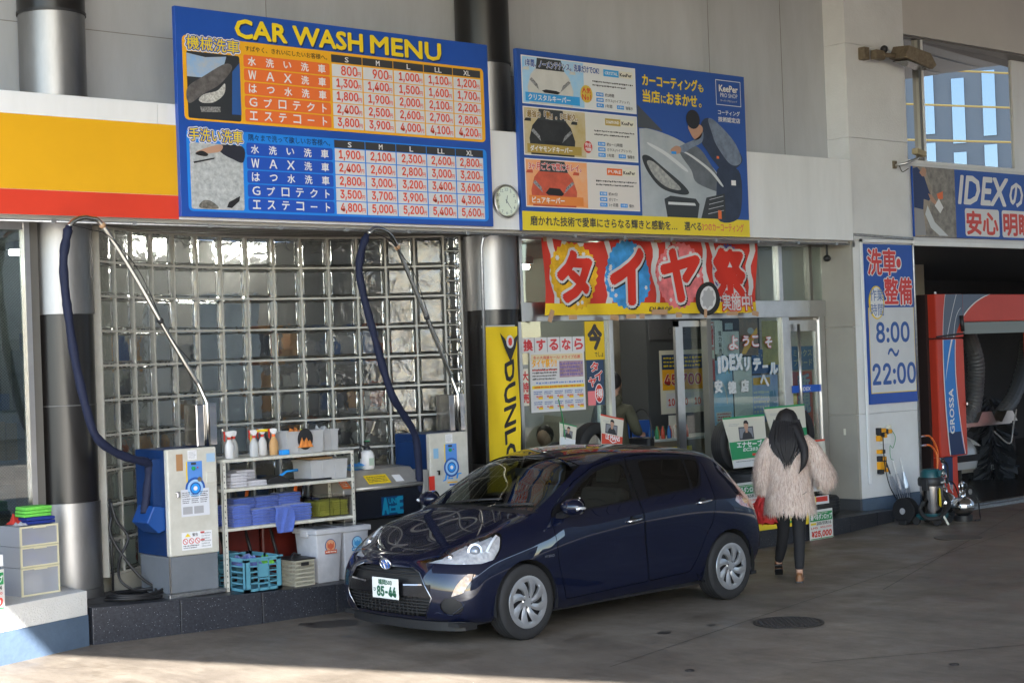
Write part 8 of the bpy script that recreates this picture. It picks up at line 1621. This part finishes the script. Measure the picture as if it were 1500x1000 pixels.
# customer in the green jacket, seen from behind through the open door
man = thing('person', 'customer in olive green jacket with black shoulder bag standing inside the open doors', 'person', (14.02, 14.30, .2), math.radians(-75))
JK = M('olive_jacket', (.075, .075, .05), .85, noise=(8, .3), bump=(30, .4)); TR = M('dark_trousers', (.02, .022, .03), .8)
Vb = [(0, 0, .95), (0, .0, 1.15), (0, 0, 1.38), (0, .0, 1.48), (0, .03, 1.58), (0, .04, 1.68), (.10, 0, .88), (.10, .02, .50), (.10, 0, .10), (.10, .12, .05), (-.10, 0, .88), (-.10, .02, .50), (-.10, 0, .10), (-.10, .12, .05), (.20, 0, 1.40), (.27, .03, 1.14), (.20, .25, 1.08), (.17, .33, 1.08), (-.20, 0, 1.40), (-.27, .03, 1.14), (-.20, .25, 1.08), (-.17, .33, 1.08)]
Eb = [(0, 1), (1, 2), (2, 3), (3, 4), (4, 5), (0, 6), (6, 7), (7, 8), (8, 9), (0, 10), (10, 11), (11, 12), (12, 13), (2, 14), (14, 15), (15, 16), (16, 17), (2, 18), (18, 19), (19, 20), (20, 21)]
skin_body('body', Vb, Eb, [(.16, .12), (.16, .12), (.15, .11), .06, .055, .085, .09, .062, .045, .04, .09, .062, .045, .04, .065, .048, .036, .03, .065, .048, .036, .03], FLESH, man)
skin_body('jacket', [(0, 0, .86), (0, 0, 1.0), (0, 0, 1.2), (0, 0, 1.38), (0, .0, 1.50), (.21, 0, 1.40), (.29, .03, 1.14), (.21, .24, 1.09), (-.21, 0, 1.40), (-.29, .03, 1.14), (-.21, .24, 1.09)], [(0, 1), (1, 2), (2, 3), (3, 4), (3, 5), (5, 6), (6, 7), (3, 8), (8, 9), (9, 10)], [(.20, .15), (.20, .15), (.20, .145), (.18, .13), .085, .085, .07, .055, .085, .07, .055], JK, man, root=1)
skin_body('trousers', [(0, 0, .92), (.10, 0, .86), (.10, .02, .50), (.10, 0, .12), (-.10, 0, .86), (-.10, .02, .50), (-.10, 0, .12)], [(0, 1), (1, 2), (2, 3), (0, 4), (4, 5), (5, 6)], [(.17, .13), .105, .08, .062, .105, .08, .062], TR, man)
MB().at((0, -.02, 1.47), (.5, 0, 0)).lathe([(.10, -.03), (.13, .0), (.12, .05), (.09, .06)], 20).build('hood', JK, man, smooth=True); MB().at((0, .04, 1.70)).sphere((0, 0, 0), .098, 20, 14, (.9, 1.05, 1.15)).build('head', FLESH, man, smooth=True); MB().at((0, .018, 1.725)).sphere((0, 0, 0), .108, 20, 14, (.92, 1.0, 1.08)).build('hair', HAIR, man, smooth=True)
for s in (-1, 1): hand('hand', (s*.18, .31, 1.08), (-s*.2, 1, 0), (0, 0, -1), (s*1, 0, 0), .4, man)
sb_ = thing('shoulder_bag', 'black shoulder bag on the hip of the customer in green', 'bag', (14.30, 14.12, 1.0), math.radians(-75)); MB().box(-.16, .16, -.07, .07, 0, .24).build('bag_body', BLKP, sb_, bevel=.04); MB().tube(spl([(-.14, 0, .2), (-.12, -.02, .45), (.02, .0, .58), (.12, .02, .45), (.14, 0, .2)], 6), .012, 6).build('strap', BLKP, sb_, smooth=True)
# person sitting inside, only the head showing over the car roof
sit = thing('person', 'dark-haired person sitting inside the shop window, head just above the car roof', 'person', (12.95, 14.35, .2), math.radians(120))
skin_body('body', [(0, 0, .50), (0, 0, .75), (0, .02, .95), (0, .03, 1.02), (0, .04, 1.08), (.10, .25, .50), (.10, .45, .48), (.10, .48, .08), (-.10, .25, .50), (-.10, .45, .48), (-.10, .48, .08), (.18, .02, .90), (.24, .08, .68), (.15, .30, .64), (-.18, .02, .90), (-.24, .08, .68), (-.15, .30, .64)], [(0, 1), (1, 2), (2, 3), (3, 4), (0, 5), (5, 6), (6, 7), (0, 8), (8, 9), (9, 10), (2, 11), (11, 12), (12, 13), (2, 14), (14, 15), (15, 16)], [(.16, .12), (.16, .11), .10, .05, .06, .08, .07, .05, .08, .07, .05, .07, .05, .04, .07, .05, .04], M('dark_sweater', (.03, .03, .035), .9), sit)
MB().at((0, .05, 1.12)).sphere((0, 0, 0), .098, 20, 14, (.88, 1.05, 1.15)).build('head', FLESH, sit, smooth=True); MB().at((0, .02, 1.145)).sphere((0, 0, 0), .108, 20, 14, (.94, 1.05, 1.1)).build('hair', M('brown_black_hair', (.03, .018, .014), .5), sit, smooth=True)
for s in (-1, 1): hand('hand', (s*.14, .32, .63), (-s*.2, 1, -.1), (0, 0, -1), (s*1, 0, 0), .4, sit)
ch_ = thing('chair', 'plain dark chair under the seated person inside', 'chair', (12.95, 14.35, .2), math.radians(120)); B(-.22, .22, -.2, .25, .40, .44).build('seat', BLKP, ch_); B(-.22, .22, -.24, -.2, .44, .85).build('backrest', BLKP, ch_)
for sx in (-.2, .2):
    for sy in (-.2, .22): MB().cyl((sx, sy, 0), (sx, sy, .4), .015).build('leg', ALU, ch_)
